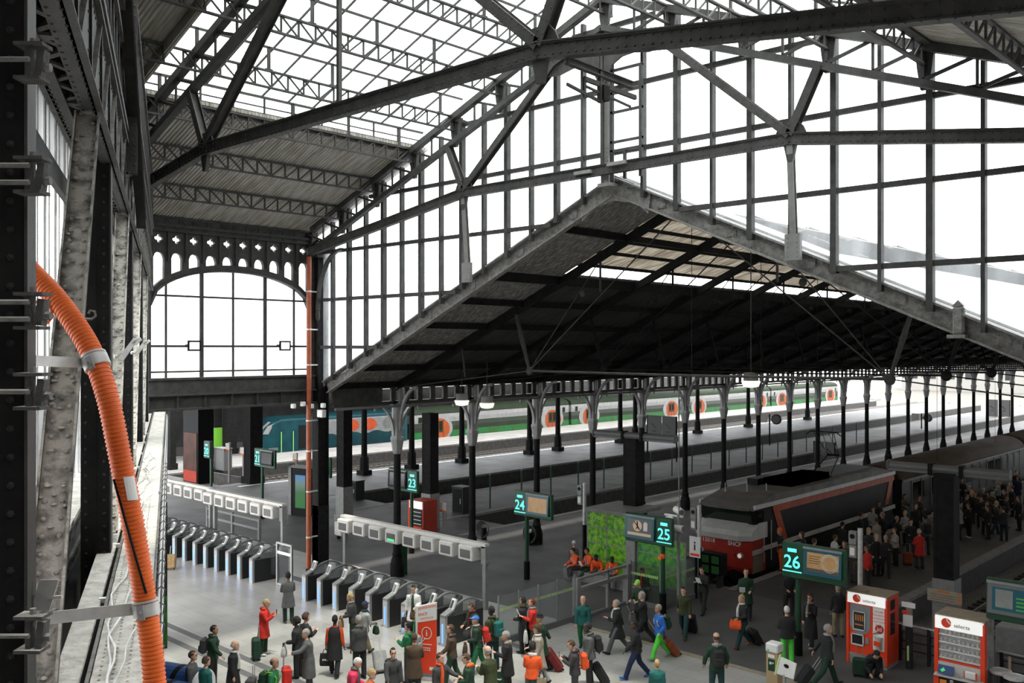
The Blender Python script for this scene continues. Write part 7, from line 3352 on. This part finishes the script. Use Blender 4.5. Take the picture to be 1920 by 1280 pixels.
def beside(p, x, y=0):
    return p['loc'] + Matrix.Rotation(p['rz'], 3, 'Z') @ Vector((x, y, 0))


J = person
p = J(502, 1124, 'R', 'blond person in a red hooded coat looking at a phone', ('coat', 'red'), 'dgreen', ('short', 'blond'), arms=('phone', 'phone'), nod=18, hood='red', shoes='white')
held(p, 1, 'phone', 'phone held by the person in the red coat')
suitcase(beside(p, .42, -.12), p['rz'] + .4, 'dgreen', 'dark green suitcase standing beside the person in the red coat')
p = J(540, 1073, 'B', 'person in a long grey cape with green trousers near the glass door', ('coat', 'grey'), 'dgreen', ('curly', 'hblack'), 'm', arms=('bent', 'bent'), turn=25, shoes='brown')
p = J(402, 1172, 'R', 'man in a dark green jacket with grey backpack facing right', ('jacket', 'dgreen'), 'black', ('short', 'hblack'), 'm', hood='dgreen', arms=('down', 'fwd'))
backpack(p, 'dgrey', 'grey backpack worn by the man in the dark green jacket at left')
p = J(441, 1201, 'R', 'grey haired older man in a dark brown coat at lower left', ('coat', 'black'), 'black', ('balding', 'hwhite'), arms=('down', 'down'), scarf='white')
suitcase(beside(p, -.45, .35), p['rz'], 'dgrey', 'dark grey trolley case with raised handle left of the older man', h=.55)
p = J(362, 1220, 'R', 'man with glasses in a grey jacket behind the blue trolley cover', ('jacket', 'grey'), 'black', ('short', 'hbrown'), extra='glasses')
p = J(387, 1230, 'B', 'short haired man in a teal jacket beside the blue trolley cover', ('jacket', 'teal'), 'black', ('short', 'hbrown'), turn=-40)
p = J(515, 1233, 'R', 'balding man in a green t-shirt with lime backpack strap', ('tee', 'green'), 'jeans', ('balding', 'hbrown'), 'm', turn=-10)
backpack(p, 'dgreen', 'green backpack with lime strap worn by the man in the green t-shirt', 'lime')
p = J(573, 1179, 'L', 'older man in a long grey overcoat holding a red case', ('long', 'grey'), 'dgrey', ('short', 'hgrey'), arms=('reach', 'down'), lean=6, turn=20)
suitcase(beside(p, -.05, .62), p['rz'], 'red', 'red upright suitcase held by the man in the grey overcoat', h=.72)
suitcase(beside(p, -.35, .75), p['rz'] + .3, 'orange', 'orange travel bag in front of the red suitcase', h=.34)
p = J(555, 1157, 'L', 'dark skinned person in a black padded jacket carrying a white bag', ('puffer', 'black'), 'black', ('curly', 'hblack'), 'd', arms=('hold', 'down'))
handbag(p['hands'][0], p['rz'], 'white', 'white paper bag held by the person in the black padded jacket', .24, .28, name='paper_bag')
p = J(574, 1149, 'BR', 'brown curly haired woman in a black coat seen from behind', ('jacket', 'black'), 'black', ('curly', 'hbrown'), arms=('bent', 'bent'))
backpack(p, 'black', 'small black backpack worn by the brown curly haired woman')
p = J(628, 1153, 'B', 'woman in a long black vest with bright red sleeves', ('tee', 'red'), 'black', ('bun', 'hblack'), 'd', h=1.74, arms=('carry', 'carry'), pose='step')
b = MB(Matrix.Scale(p['s'], 4))
b.loft([ell(p['spine'](d), Vector((1, 0, 0)), p['fw'], w, q, 16) for d, w, q in ((-.42, .25, .22), (-.2, .235, .20), (0, .222, .18), (.18, .19, .16), (.32, .205, .17), (.46, .195, .14), (.53, .11, .10))])
b.build('long_vest', cloth('black'), p['t'], True)
b = MB(Matrix.Scale(p['s'], 4))
for sd in (-1, 1):
    sh = p['spine'](.47) + Vector((sd * .165, 0, 0))
    b.tube([sh, sh + Vector((sd * .045, .0, -.28)), sh + Vector((sd * .08, .03, -.51))], [.082, .072, .052], 10)
b.build('sleeve', cloth('hivis'), p['t'], True)
handbag(p['hands'][0], p['rz'], 'black', 'black shopping bag with white print carried by the woman with red sleeves', .36, .36, .14, 'letters', 'shopping_bag')
p = J(656, 1112, 'L', 'grey blond woman in a dark jacket carrying a tan basket bag', ('jacket', 'dgrey'), 'dgreen', ('long', 'blond'), arms=('hold', 'hold'), lean=8, scarf='lgrey')
handbag(p['hands'][0] + Vector((0, 0, .05)), p['rz'], 'tan', 'large tan basket bag held by the grey blond woman', .44, .34, .1)
p = J(685, 1127, 'RB', 'person in a striped cap and pale grey jacket walking to the gates', ('jacket', 'lgrey'), 'khaki', ('cap', 'navy'), 'd', pose='walk', arms=('fwd', 'hold'), scarf='dgreen')
handbag(p['hands'][1], p['rz'], 'dgreen', 'small dark green bag carried by the person in the striped cap', .22, .24)
p = J(672, 1153, 'BL', 'grey haired man in a dark grey padded jacket seen from behind', ('puffer', 'dgrey'), 'black', ('short', 'hgrey'), h=1.8, arms=('down', 'down'), hood='grey')
p = J(674, 1234, 'R', 'white haired woman in a crimson jacket with grey scarf', ('jacket', 'pink'), 'black', ('short', 'hwhite'), arms=('hold', 'hold'), scarf='grey', nod=20, lean=10)
p = J(699, 1254, 'R', 'blond woman with glasses in an orange top at the bottom edge', ('jacket', 'orange'), 'black', ('short', 'blond'), extra='glasses', nod=10)
p = J(737, 1215, 'F', 'man in a charcoal cardigan walking towards the gallery', ('jacket', 'dgrey'), 'black', ('short', 'hblack'), arms=('down', 'fwd'), pose='step', extra='glasses', turn=20)
backpack(p, 'black', 'black backpack worn by the man in the charcoal cardigan')
suitcase(pz(716, 1262), 1.2, 'lgrey', 'pale grey suitcase tilted behind the man in the charcoal cardigan', 30)
p = J(774, 1098, 'F', 'woman in a long white coat coming through the gates', ('coat', 'white'), 'green', ('short', 'hblack'), arms=('hold', 'carry'), pose='walk', nod=20, turn=-10)
b = MB(Matrix.Scale(p['s'], 4))
b.loft([ell(p['spine'](d) + p['fw'] * .02, Vector((1, 0, 0)), p['fw'], w, q, 12) for d, w, q in ((-.05, .10, .185), (.2, .085, .165), (.4, .08, .165), (.52, .05, .10))])
b.build('dark_top', cloth('dgreen'), p['t'], True)
handbag(p['hands'][0], p['rz'], 'brown', 'brown bag held by the woman in the white coat', .30, .24)
handbag(p['hands'][1], p['rz'], 'black', 'black carrier bag with white print held by the woman in white', .30, .34, .14, 'letters', 'shopping_bag')
p = J(765, 1165, 'LB', 'man in a bright green jacket left of the banner', ('jacket', 'green'), 'dgrey', ('short', 'hblack'), arms=('bent', 'hold'), turn=20)
backpack(p, 'lgrey', 'grey shoulder pack worn by the man in the bright green jacket')
p = J(777, 1187, 'B', 'brown coated person close behind the banner', ('coat', 'brown'), 'dgrey', ('short', 'hbrown'), arms=('bent', 'bent'))
p = J(784, 1147, 'L', 'dark haired man in black just behind the top of the banner', ('jacket', 'black'), 'black', ('short', 'hblack'), arms=('bent', 'down'))
p = J(844, 1171, 'L', 'man in a dark brown hooded jacket right of the banner', ('jacket', 'brown'), 'dgreen', ('short', 'hbrown'), arms=('fwd', 'pocket'), hood='dgrey', pose='step')
p = J(826, 1224, 'R', 'woman with a bright orange scarf at the foot of the banner', ('jacket', 'dgrey'), 'jeans', ('bun', 'hbrown'), arms=('reach', 'down'), scarf='hivis', turn=-40)
p = J(881, 1132, 'FL', 'brown haired person with a dark red scarf beside the gates', ('jacket', 'dgreen'), 'black', ('short', 'hbrown'), arms=('hold', 'hold'), scarf='maroon', nod=25)
handbag(p['hands'][0], p['rz'], 'dgrey', 'grey pouch held by the person with the dark red scarf', .26, .2, .06)
p = J(891, 1154, 'L', 'man in a blue cap and green top with red backpack', ('jacket', 'dgreen'), 'green', ('cap', 'blue'), arms=('hold', 'down'), scarf='lgrey', pose='step', lean=6)
backpack(p, 'red', 'red backpack worn by the man in the blue cap', 'maroon')
handbag(p['hands'][0], p['rz'], 'brown', 'brown leather bag held by the man in the blue cap', .34, .26, .08)
p = J(921, 1136, 'LB', 'tall man in an olive jacket with teal backpack', ('jacket', 'olive'), 'djeans', ('short', 'hblack'), 'd', h=1.84, arms=('down', 'down'), hood='olive')
backpack(p, 'teal', 'teal backpack worn by the tall man in the olive jacket', 'dgreen')
p = J(980, 1119, 'L', 'woman with a headband in a long dark coat beside the red jacket', ('long', 'black'), 'black', ('bun', 'hblack'), 'm', arms=('hold', 'hold'), scarf='olive', turn=-30)
p = J(997, 1122, 'L', 'red haired woman in a bright red jacket handing over a paper', ('jacket', 'red'), 'olive', ('short', 'hred'), arms=('bent', 'bent'), scarf='lgrey')
held(p, 0, 'paper', 'white paper held out by the red haired woman')
handbag(beside(p, -.2, .25) + Vector((0, 0, .95)), p['rz'], 'white', 'white shopping bag hanging in front of the red haired woman', .3, .38, .12, None, 'shopping_bag')
p = J(1012, 1151, 'L', 'bearded man in a black hat and dark green coat', ('coat', 'dgreen'), 'black', ('hat', 'black'), arms=('down', 'pull'), extra='beard', pose='step')
suitcase(behind(p, .6, .2), p['rz'], 'maroon', 'dark red suitcase towed by the man in the black hat', 35, .7)
p = J(1007, 1171, 'L', 'curly brown haired woman in a beige coat with pale scarf', ('coat', 'beige'), 'lgrey', ('curly', 'hbrown'), arms=('down', 'hold'), scarf='white', pose='step')
p = J(948, 1183, 'L', 'grey bearded man in a black coat with a sports bag', ('coat', 'black'), 'black', ('short', 'hgrey'), arms=('bent', 'down'), extra='beard', hood='beige', h=1.75)
handbag(beside(p, -.1, .28) + Vector((0, 0, .86)), p['rz'] + 1.57, 'dgreen', 'large dark sports bag with a white curved mark', .7, .34, .16, 'swoosh', 'sports_bag')
p = J(999, 1204, 'B', 'dark haired man in an orange jacket with white hood', ('jacket', 'hivis'), 'grey', ('curly', 'hblack'), arms=('hold', 'hold'), hood='white', turn=-20)
handbag(beside(p, .32, -.15) + Vector((0, 0, 1.12)), p['rz'], 'khaki', 'long khaki shoulder bag of the man in orange', .28, .5, .2)
p = J(914, 1211, 'LB', 'grey haired man in a dark green jacket at the bottom middle', ('jacket', 'olive'), 'black', ('balding', 'hgrey'), h=1.78, arms=('bent', 'down'), lean=8)
p = J(871, 1226, 'L', 'young man in a dark jacket with orange collar', ('jacket', 'dgreen'), 'djeans', ('short', 'hbrown'), arms=('hold', 'hold'), hood='orange', nod=18)
p = J(1068, 1201, 'L', 'man in a grey jacket reading a phone with red backpack', ('jacket', 'dgrey'), 'dgrey', ('short', 'hbrown'), arms=('phone', 'phone'), nod=22, hood='dgrey')
backpack(p, 'hivis', 'bright red backpack worn by the man reading a phone', 'maroon')
held(p, 0, 'phone', 'phone in the hands of the man with the bright red backpack')
p = J(1093, 1117, 'LF', 'bald bearded man in a teal plaid shirt with backpack', ('jacket', 'teal'), 'green', ('bald', 'hbrown'), arms=('down', 'down'), pose='step', turn=30)
backpack(p, 'dgreen', 'dark backpack worn by the bald man in the teal shirt')
p = J(1101, 1167, 'L', 'dark skinned man in a grey padded jacket with backpack', ('puffer', 'grey'), 'black', ('short', 'hblack'), 'd', h=1.8, arms=('down', 'pull'), hood='grey', shoes='white')
backpack(p, 'black', 'black backpack worn by the man in the grey padded jacket')
suitcase(behind(p, .55, .2), p['rz'], 'black', 'black soft suitcase towed by the man in the grey padded jacket', 32, .66)
p = J(1155, 1124, 'L', 'grey haired man striding left in a black jacket', ('coat', 'black'), 'grey', ('short', 'hgrey'), arms=('bent', 'aft'), pose='walk', hood='dgrey', scarf='white')
p = J(1203, 1109, 'L', 'blond haired woman drinking while walking in a black jacket', ('jacket', 'black'), 'black', ('long', 'hgrey'), arms=('mouth', 'hold'), pose='walk')
handbag(p['hands'][1] + Vector((0, 0, .05)), p['rz'], 'grey', 'grey patterned handbag of the drinking woman', .36, .26, .1)
held(p, 1, 'paper', 'white leaflet in the hand of the drinking woman')
suitcase(behind(p, .75, .1), p['rz'], 'maroon', 'maroon suitcase behind the drinking woman', 32, .5)
p = J(1194, 1088, 'LF', 'person in a bright green cap near the lime striped glass', ('jacket', 'dgreen'), 'black', ('cap', 'lime'), arms=('hold', 'hold'), nod=25)
backpack(p, 'black', 'black backpack worn by the person in the bright green cap')
p = J(1189, 1163, 'L', 'woman in a black jacket and navy white striped track trousers', ('jacket', 'black'), 'navy', ('bun', 'hblack'), 'd', arms=('fwd', 'aft'), pose='walk', shoes='blue')
handbag(beside(p, .3, -.1) + Vector((0, 0, 1.1)), p['rz'], 'lgrey', 'grey sequined bag on the shoulder of the woman in track trousers', .34, .3, .2)
p = J(1234, 1133, 'L', 'man in a blue and green jacket with neon green trousers', ('jacket', 'blue'), 'neon', ('short', 'hgrey'), 'm', arms=('pocket', 'pull'), pose='walk', shoes='lgrey', turn=20)
backpack(p, 'dgreen', 'dark green backpack worn by the man in neon trousers', 'white')
suitcase(behind(p, .7, .15), p['rz'], 'rust', 'rust red suitcase towed by the man in neon trousers', 38, .55)
p = J(1281, 1101, 'LF', 'man in an open dark green jacket walking past the shelter', ('jacket', 'olive'), 'djeans', ('short', 'hblack'), arms=('down', 'pull'), pose='walk', shoes='brown', nod=12, turn=20)
suitcase(behind(p, .7, -.1), p['rz'], 'black', 'large black suitcase towed by the man in the open green jacket', 30, .72)
p = J(1315, 1063, 'LF', 'dark haired man in black holding something pale at the locomotive', ('jacket', 'black'), 'black', ('short', 'hblack'), arms=('bent', 'bent'), pose='step', nod=18)
held(p, 0, 'paper', 'pale paper held by the dark man at the locomotive')
p = J(1232, 1236, 'B', 'fair haired child in a turquoise jacket at the bottom edge', ('puffer', 'teal'), 'black', ('short', 'blond'), h=1.45)
p = J(1343, 1186, 'B', 'balding man with a grey hood and black backpack seen from behind', ('jacket', 'dgreen'), 'djeans', ('balding', 'hbrown'), h=1.8, arms=('side', 'side'), hood='lgrey')
backpack(p, 'black', 'black backpack worn by the balding man with the grey hood')
p = J(1390, 1115, 'L', 'blond woman in a black jacket with an orange shoulder bag', ('jacket', 'black'), 'djeans', ('long', 'blond'), arms=('hold', 'pull'), pose='walk', scarf='white', shoes='rust', turn=25)
handbag(p['hands'][0] + Vector((0, 0, .08)), p['rz'] + .8, 'hivis', 'orange shoulder bag of the blond woman', .38, .30, .1)
suitcase(behind(p, .7, .05), p['rz'], 'black', 'black suitcase towed by the blond woman with the orange bag', 32, .55)
p = J(1399, 1066, 'F', 'dark haired man in a long dark green coat before the locomotive', ('coat', 'dgreen'), 'black', ('short', 'hblack'), arms=('hold', 'hold'), h=1.8, turn=-15)
held(p, 1, 'paper', 'white card held by the man in the long green coat')
p = J(1475, 1136, 'B', 'white haired person in neon green trousers left of sign 26', ('puffer', 'black'), 'neon', ('short', 'hwhite'), arms=('hold', 'down'), shoes='lgrey')
p = J(1519, 1113, 'LF', 'woman in a long black dress with grey scarf and white shoes', ('dress', 'black'), 'black', ('long', 'hbrown'), arms=('bent', 'down'), scarf='lgrey', shoes='white', pose='step', extra='glasses')
p = J(1553, 1170, 'R', 'man in black walking right with a shoulder bag', ('jacket', 'black'), 'dgreen', ('short', 'hgrey'), h=1.8, arms=('pull', 'down'), pose='walk', scarf='lgrey')
handbag(beside(p, -.34, .05) + Vector((0, 0, 1.05)), p['rz'], 'dgrey', 'black shoulder bag of the man walking right', .40, .3, .2)
suitcase(behind(p, .75, -.15), p['rz'], 'black', 'black suitcase towed by the man walking right', 35, .58)
p = J(1571, 1094, 'B', 'person in a dark coat with grey hood behind sign 26', ('jacket', 'black'), 'khaki', ('short', 'hgrey'), arms=('down', 'down'), hood='dgrey')
p = J(1480, 1066, 'F', 'person in black standing half hidden behind sign 26', ('jacket', 'black'), 'black', ('short', 'hblack'), arms=('hold', 'hold'))
p = J(1646, 1223, 'F', 'dark haired person crouching in front of the coffee machine', ('jacket', 'black'), 'black', ('long', 'hblack'), pose='crouch', arms=('lap', 'lap'), lean=48, nod=30, h=1.7)
suitcase(pz(1612, 1268), .3, 'dgreen', 'dark green suitcase with raised handle before the coffee machine', h=.5)
suitcase(pz(320, 1068), .9, 'tan', 'ochre yellow suitcase lying at the edge of the dusty deck', 20, .62)
# seated workers in orange
p = J(1072, 1028, 'L', 'seated worker in orange vest leaning forward, leftmost on the bench', ('jacket', 'hivis'), 'dgrey', ('short', 'hblack'), pose='sit', arms=('lap', 'lap'), lean=20, nod=15, vest='white', turn=25)
b = MB(Matrix.Scale(p['s'], 4))
for sd in (-1, 1):
    sh = p['spine'](.47) + Vector((sd * .165, 0, 0))
    b.tube([sh, sh + p['fw'] * .14 - p['up'] * .24 + Vector((sd * .05, 0, 0))], [.08, .07], 10)
b.build('navy_sleeve', cloth('navy'), p['t'], True)
p = J(1099, 1028, 'L', 'seated worker in orange vest with stretched leg, second on the bench', ('jacket', 'hivis'), 'dgreen', ('short', 'hblack'), 'm', pose='stretch', arms=('lap', 'lap'), lean=14, nod=15, vest='white', turn=30)
held(p, 0, 'paper', 'white sheet on the knees of the second seated worker')
p = J(1116, 1041, 'LF', 'seated worker in plain orange jacket bending low, third on the bench', ('jacket', 'hivis'), 'grey', ('short', 'hblack'), 'd', pose='sit', arms=('lap', 'lap'), lean=36, nod=25, turn=20)
p = J(1147, 1045, 'F', 'seated worker in orange white vest looking down, fourth on the bench', ('jacket', 'hivis'), 'grey', ('short', 'hblack'), 'd', pose='sit', arms=('lap', 'lap'), lean=16, nod=30, vest='white', turn=-10)
p = J(1202, 1066, 'LF', 'seated worker in orange behind the lime striped glass', ('jacket', 'dgreen'), 'lgrey', ('short', 'hbrown'), 'm', pose='sit', arms=('lap', 'lap'), lean=20, nod=20, scarf='hivis')
p = J(1076, 1014, 'B', 'worker in a white helmet standing behind the bench', ('jacket', 'grey'), 'black', ('helmet', 'white'), h=1.5, arms=('down', 'down'))
p = J(1462, 990, 'L', 'worker in orange helmet and orange trousers beside the locomotive', ('tee', 'black'), 'hivis', ('helmet', 'orange'), 'm', h=1.8, arms=('hold', 'down'))

# the crowd on the platform beside the train ---------------------------------------------
CROWD = [(1625, 1022, 'L', 'red', 'hbrown', 'person in a red anorak nearest the pale signal post'), (1644, 1001, 'F', 'black', 'hgrey', 'grey haired man in black reading a paper in the crowd'), (1661, 1003, 'F', 'black', 'hgrey', 'grey haired man in black carrying papers beside the reader'), (1677, 989, 'L', 'beige', 'hbrown', 'woman in a beige patterned coat in the crowd'),
         (1723, 991, 'B', 'red', 'hwhite', 'white haired man in a bright red jacket seen from behind'), (1629, 989, 'F', 'dgrey', 'blond', 'fair haired person in grey behind the red anorak'), (1682, 967, 'F', 'black', 'hwhite', 'bald headed man in black in the middle of the crowd'), (1697, 957, 'L', 'lgrey', 'blond', 'blond woman in pale grey in the crowd'),
         (1708, 973, 'F', 'black', 'hblack', 'dark haired person in black left of the bright red jacket'), (1735, 965, 'B', 'grey', 'hblack', 'man in a grey jacket with dark backpack in the crowd'), (1760, 937, 'L', 'beige', 'blond', 'blond person with a pale bag beside the mast'), (1757, 949, 'L', 'rust', 'blond', 'person in rust brown close to the mast'),
         (1724, 929, 'F', 'brown', 'hbrown', 'woman in brown with pale sleeves at the back of the crowd'), (1717, 944, 'F', 'black', 'hbrown', 'brown haired man in black at the back of the crowd'), (1697, 926, 'F', 'grey', 'hblack', 'person in a grey shirt beside the coach door'), (1654, 960, 'L', 'black', 'hgrey', 'grey haired person in black near the locomotive side'),
         (1643, 971, 'LB', 'beige', 'hbrown', 'woman in a pale top stretching out her arm'), (1648, 939, 'F', 'black', 'hbrown', 'woman with long brown hair nearest the coach'), (1637, 950, 'F', 'lgrey', 'hbrown', 'person in a pale shirt beside the woman nearest the coach'), (1615, 961, 'R', 'black', 'hblack', 'dark haired man in black standing apart at the locomotive side'),
         (1580, 978, 'R', 'black', 'hblack', 'dark haired person in black above sign 26'), (1566, 1002, 'R', 'white', 'hbrown', 'person in a white jacket just above sign 26'), (1583, 1014, 'F', 'dgrey', 'hbrown', 'brown haired person peeking over the right end of sign 26'), (1503, 996, 'L', 'black', 'hbrown', 'person in black with a white card above sign 26'), (1527, 1009, 'R', 'black', 'hbrown', 'brown haired person hidden behind the middle of sign 26'),
         (1797, 944, 'L', 'lgrey', 'blond', 'blond woman in pale grey right of the mast'), (1815, 943, 'L', 'black', 'hbrown', 'tall person in black right of the mast with white shoes'), (1839, 931, 'F', 'black', 'hbrown', 'person in black in the right hand crowd'), (1850, 939, 'F', 'black', 'hblack', 'person in a dark cap in the right hand crowd'), (1869, 939, 'R', 'dgrey', 'blond', 'blond woman in a spotted grey coat at the right of the crowd'),
         (1822, 920, 'L', 'black', 'blond', 'fair haired person in black behind the tall person'), (1829, 922, 'F', 'brown', 'hbrown', 'person in brown behind the tall person in black'), (1844, 914, 'F', 'dgrey', 'hwhite', 'person in a white cap far back in the crowd'), (1858, 919, 'F', 'brown', 'hblack', 'dark haired person in brown far back in the crowd'), (1882, 917, 'L', 'black', 'hbrown', 'person in black far right in the crowd'),
         (1870, 900, 'L', 'lgrey', 'hgrey', 'grey haired person in pale grey far back at right'), (1894, 904, 'L', 'beige', 'hgrey', 'person in beige at the far right of the crowd'), (1804, 896, 'F', 'black', 'hblack', 'dark person far back just right of the mast')]
rr = random.Random(11)
placed = []
for i, (px, py, f, c, hc_, lab) in enumerate(CROWD):
    hh = rr.uniform(1.64, 1.80)
    p = person(px, py, f, lab, (rr.choice(['jacket', 'coat', 'jacket', 'puffer']), c), rr.choice(['black', 'dgrey', 'djeans', 'black']), (rr.choice(['short', 'short', 'long']) if hc_ != 'hwhite' else 'balding', hc_), rr.choice('ssm'), hh, rr.choice(['stand', 'stand', 'step']), (rr.choice(['down', 'hold', 'bent']), rr.choice(['down', 'hold', 'down'])), turn=rr.uniform(-30, 30), low=True, shoes='white' if 'white shoes' in lab else 'black')
    placed.append(p['loc'])
    if 'backpack' in lab:
        backpack(p, 'black', 'dark backpack worn by the man in grey in the crowd')
# the farther part of the crowd
n = 0
tries = 0
while n < 34 and tries < 3000:
    tries += 1
    x, y = rr.uniform(-17.5, -13.9), rr.uniform(50, 84)
    if all((Vector((x, y, 0)) - q).length > .62 for q in placed):
        placed.append(Vector((x, y, 0)))
        person(x * 10, y * 10, rr.choice(['F', 'L', 'LF', 'FR', 'B']), 'traveller in dark clothes in the dense far end of the crowd beside the coaches', (rr.choice(['jacket', 'coat']), rr.choice(['black', 'black', 'dgrey', 'navy', 'brown'])), 'black', ('short', rr.choice(['hblack', 'hbrown', 'hgrey'])), rr.choice('ssm'), rr.uniform(1.62, 1.8), 'stand', ('down', 'hold'), low=True, group='travellers at the far end of the crowd', X=x, Y=y)
        n += 1
suitcase(pz(1702, 1058), .5, 'rust', 'orange brown case between the beige coat and the red jacket', h=.5)
suitcase(pz(1605, 1092), .2, 'dgrey', 'dark grey flat case behind the pale signal post', h=.4)
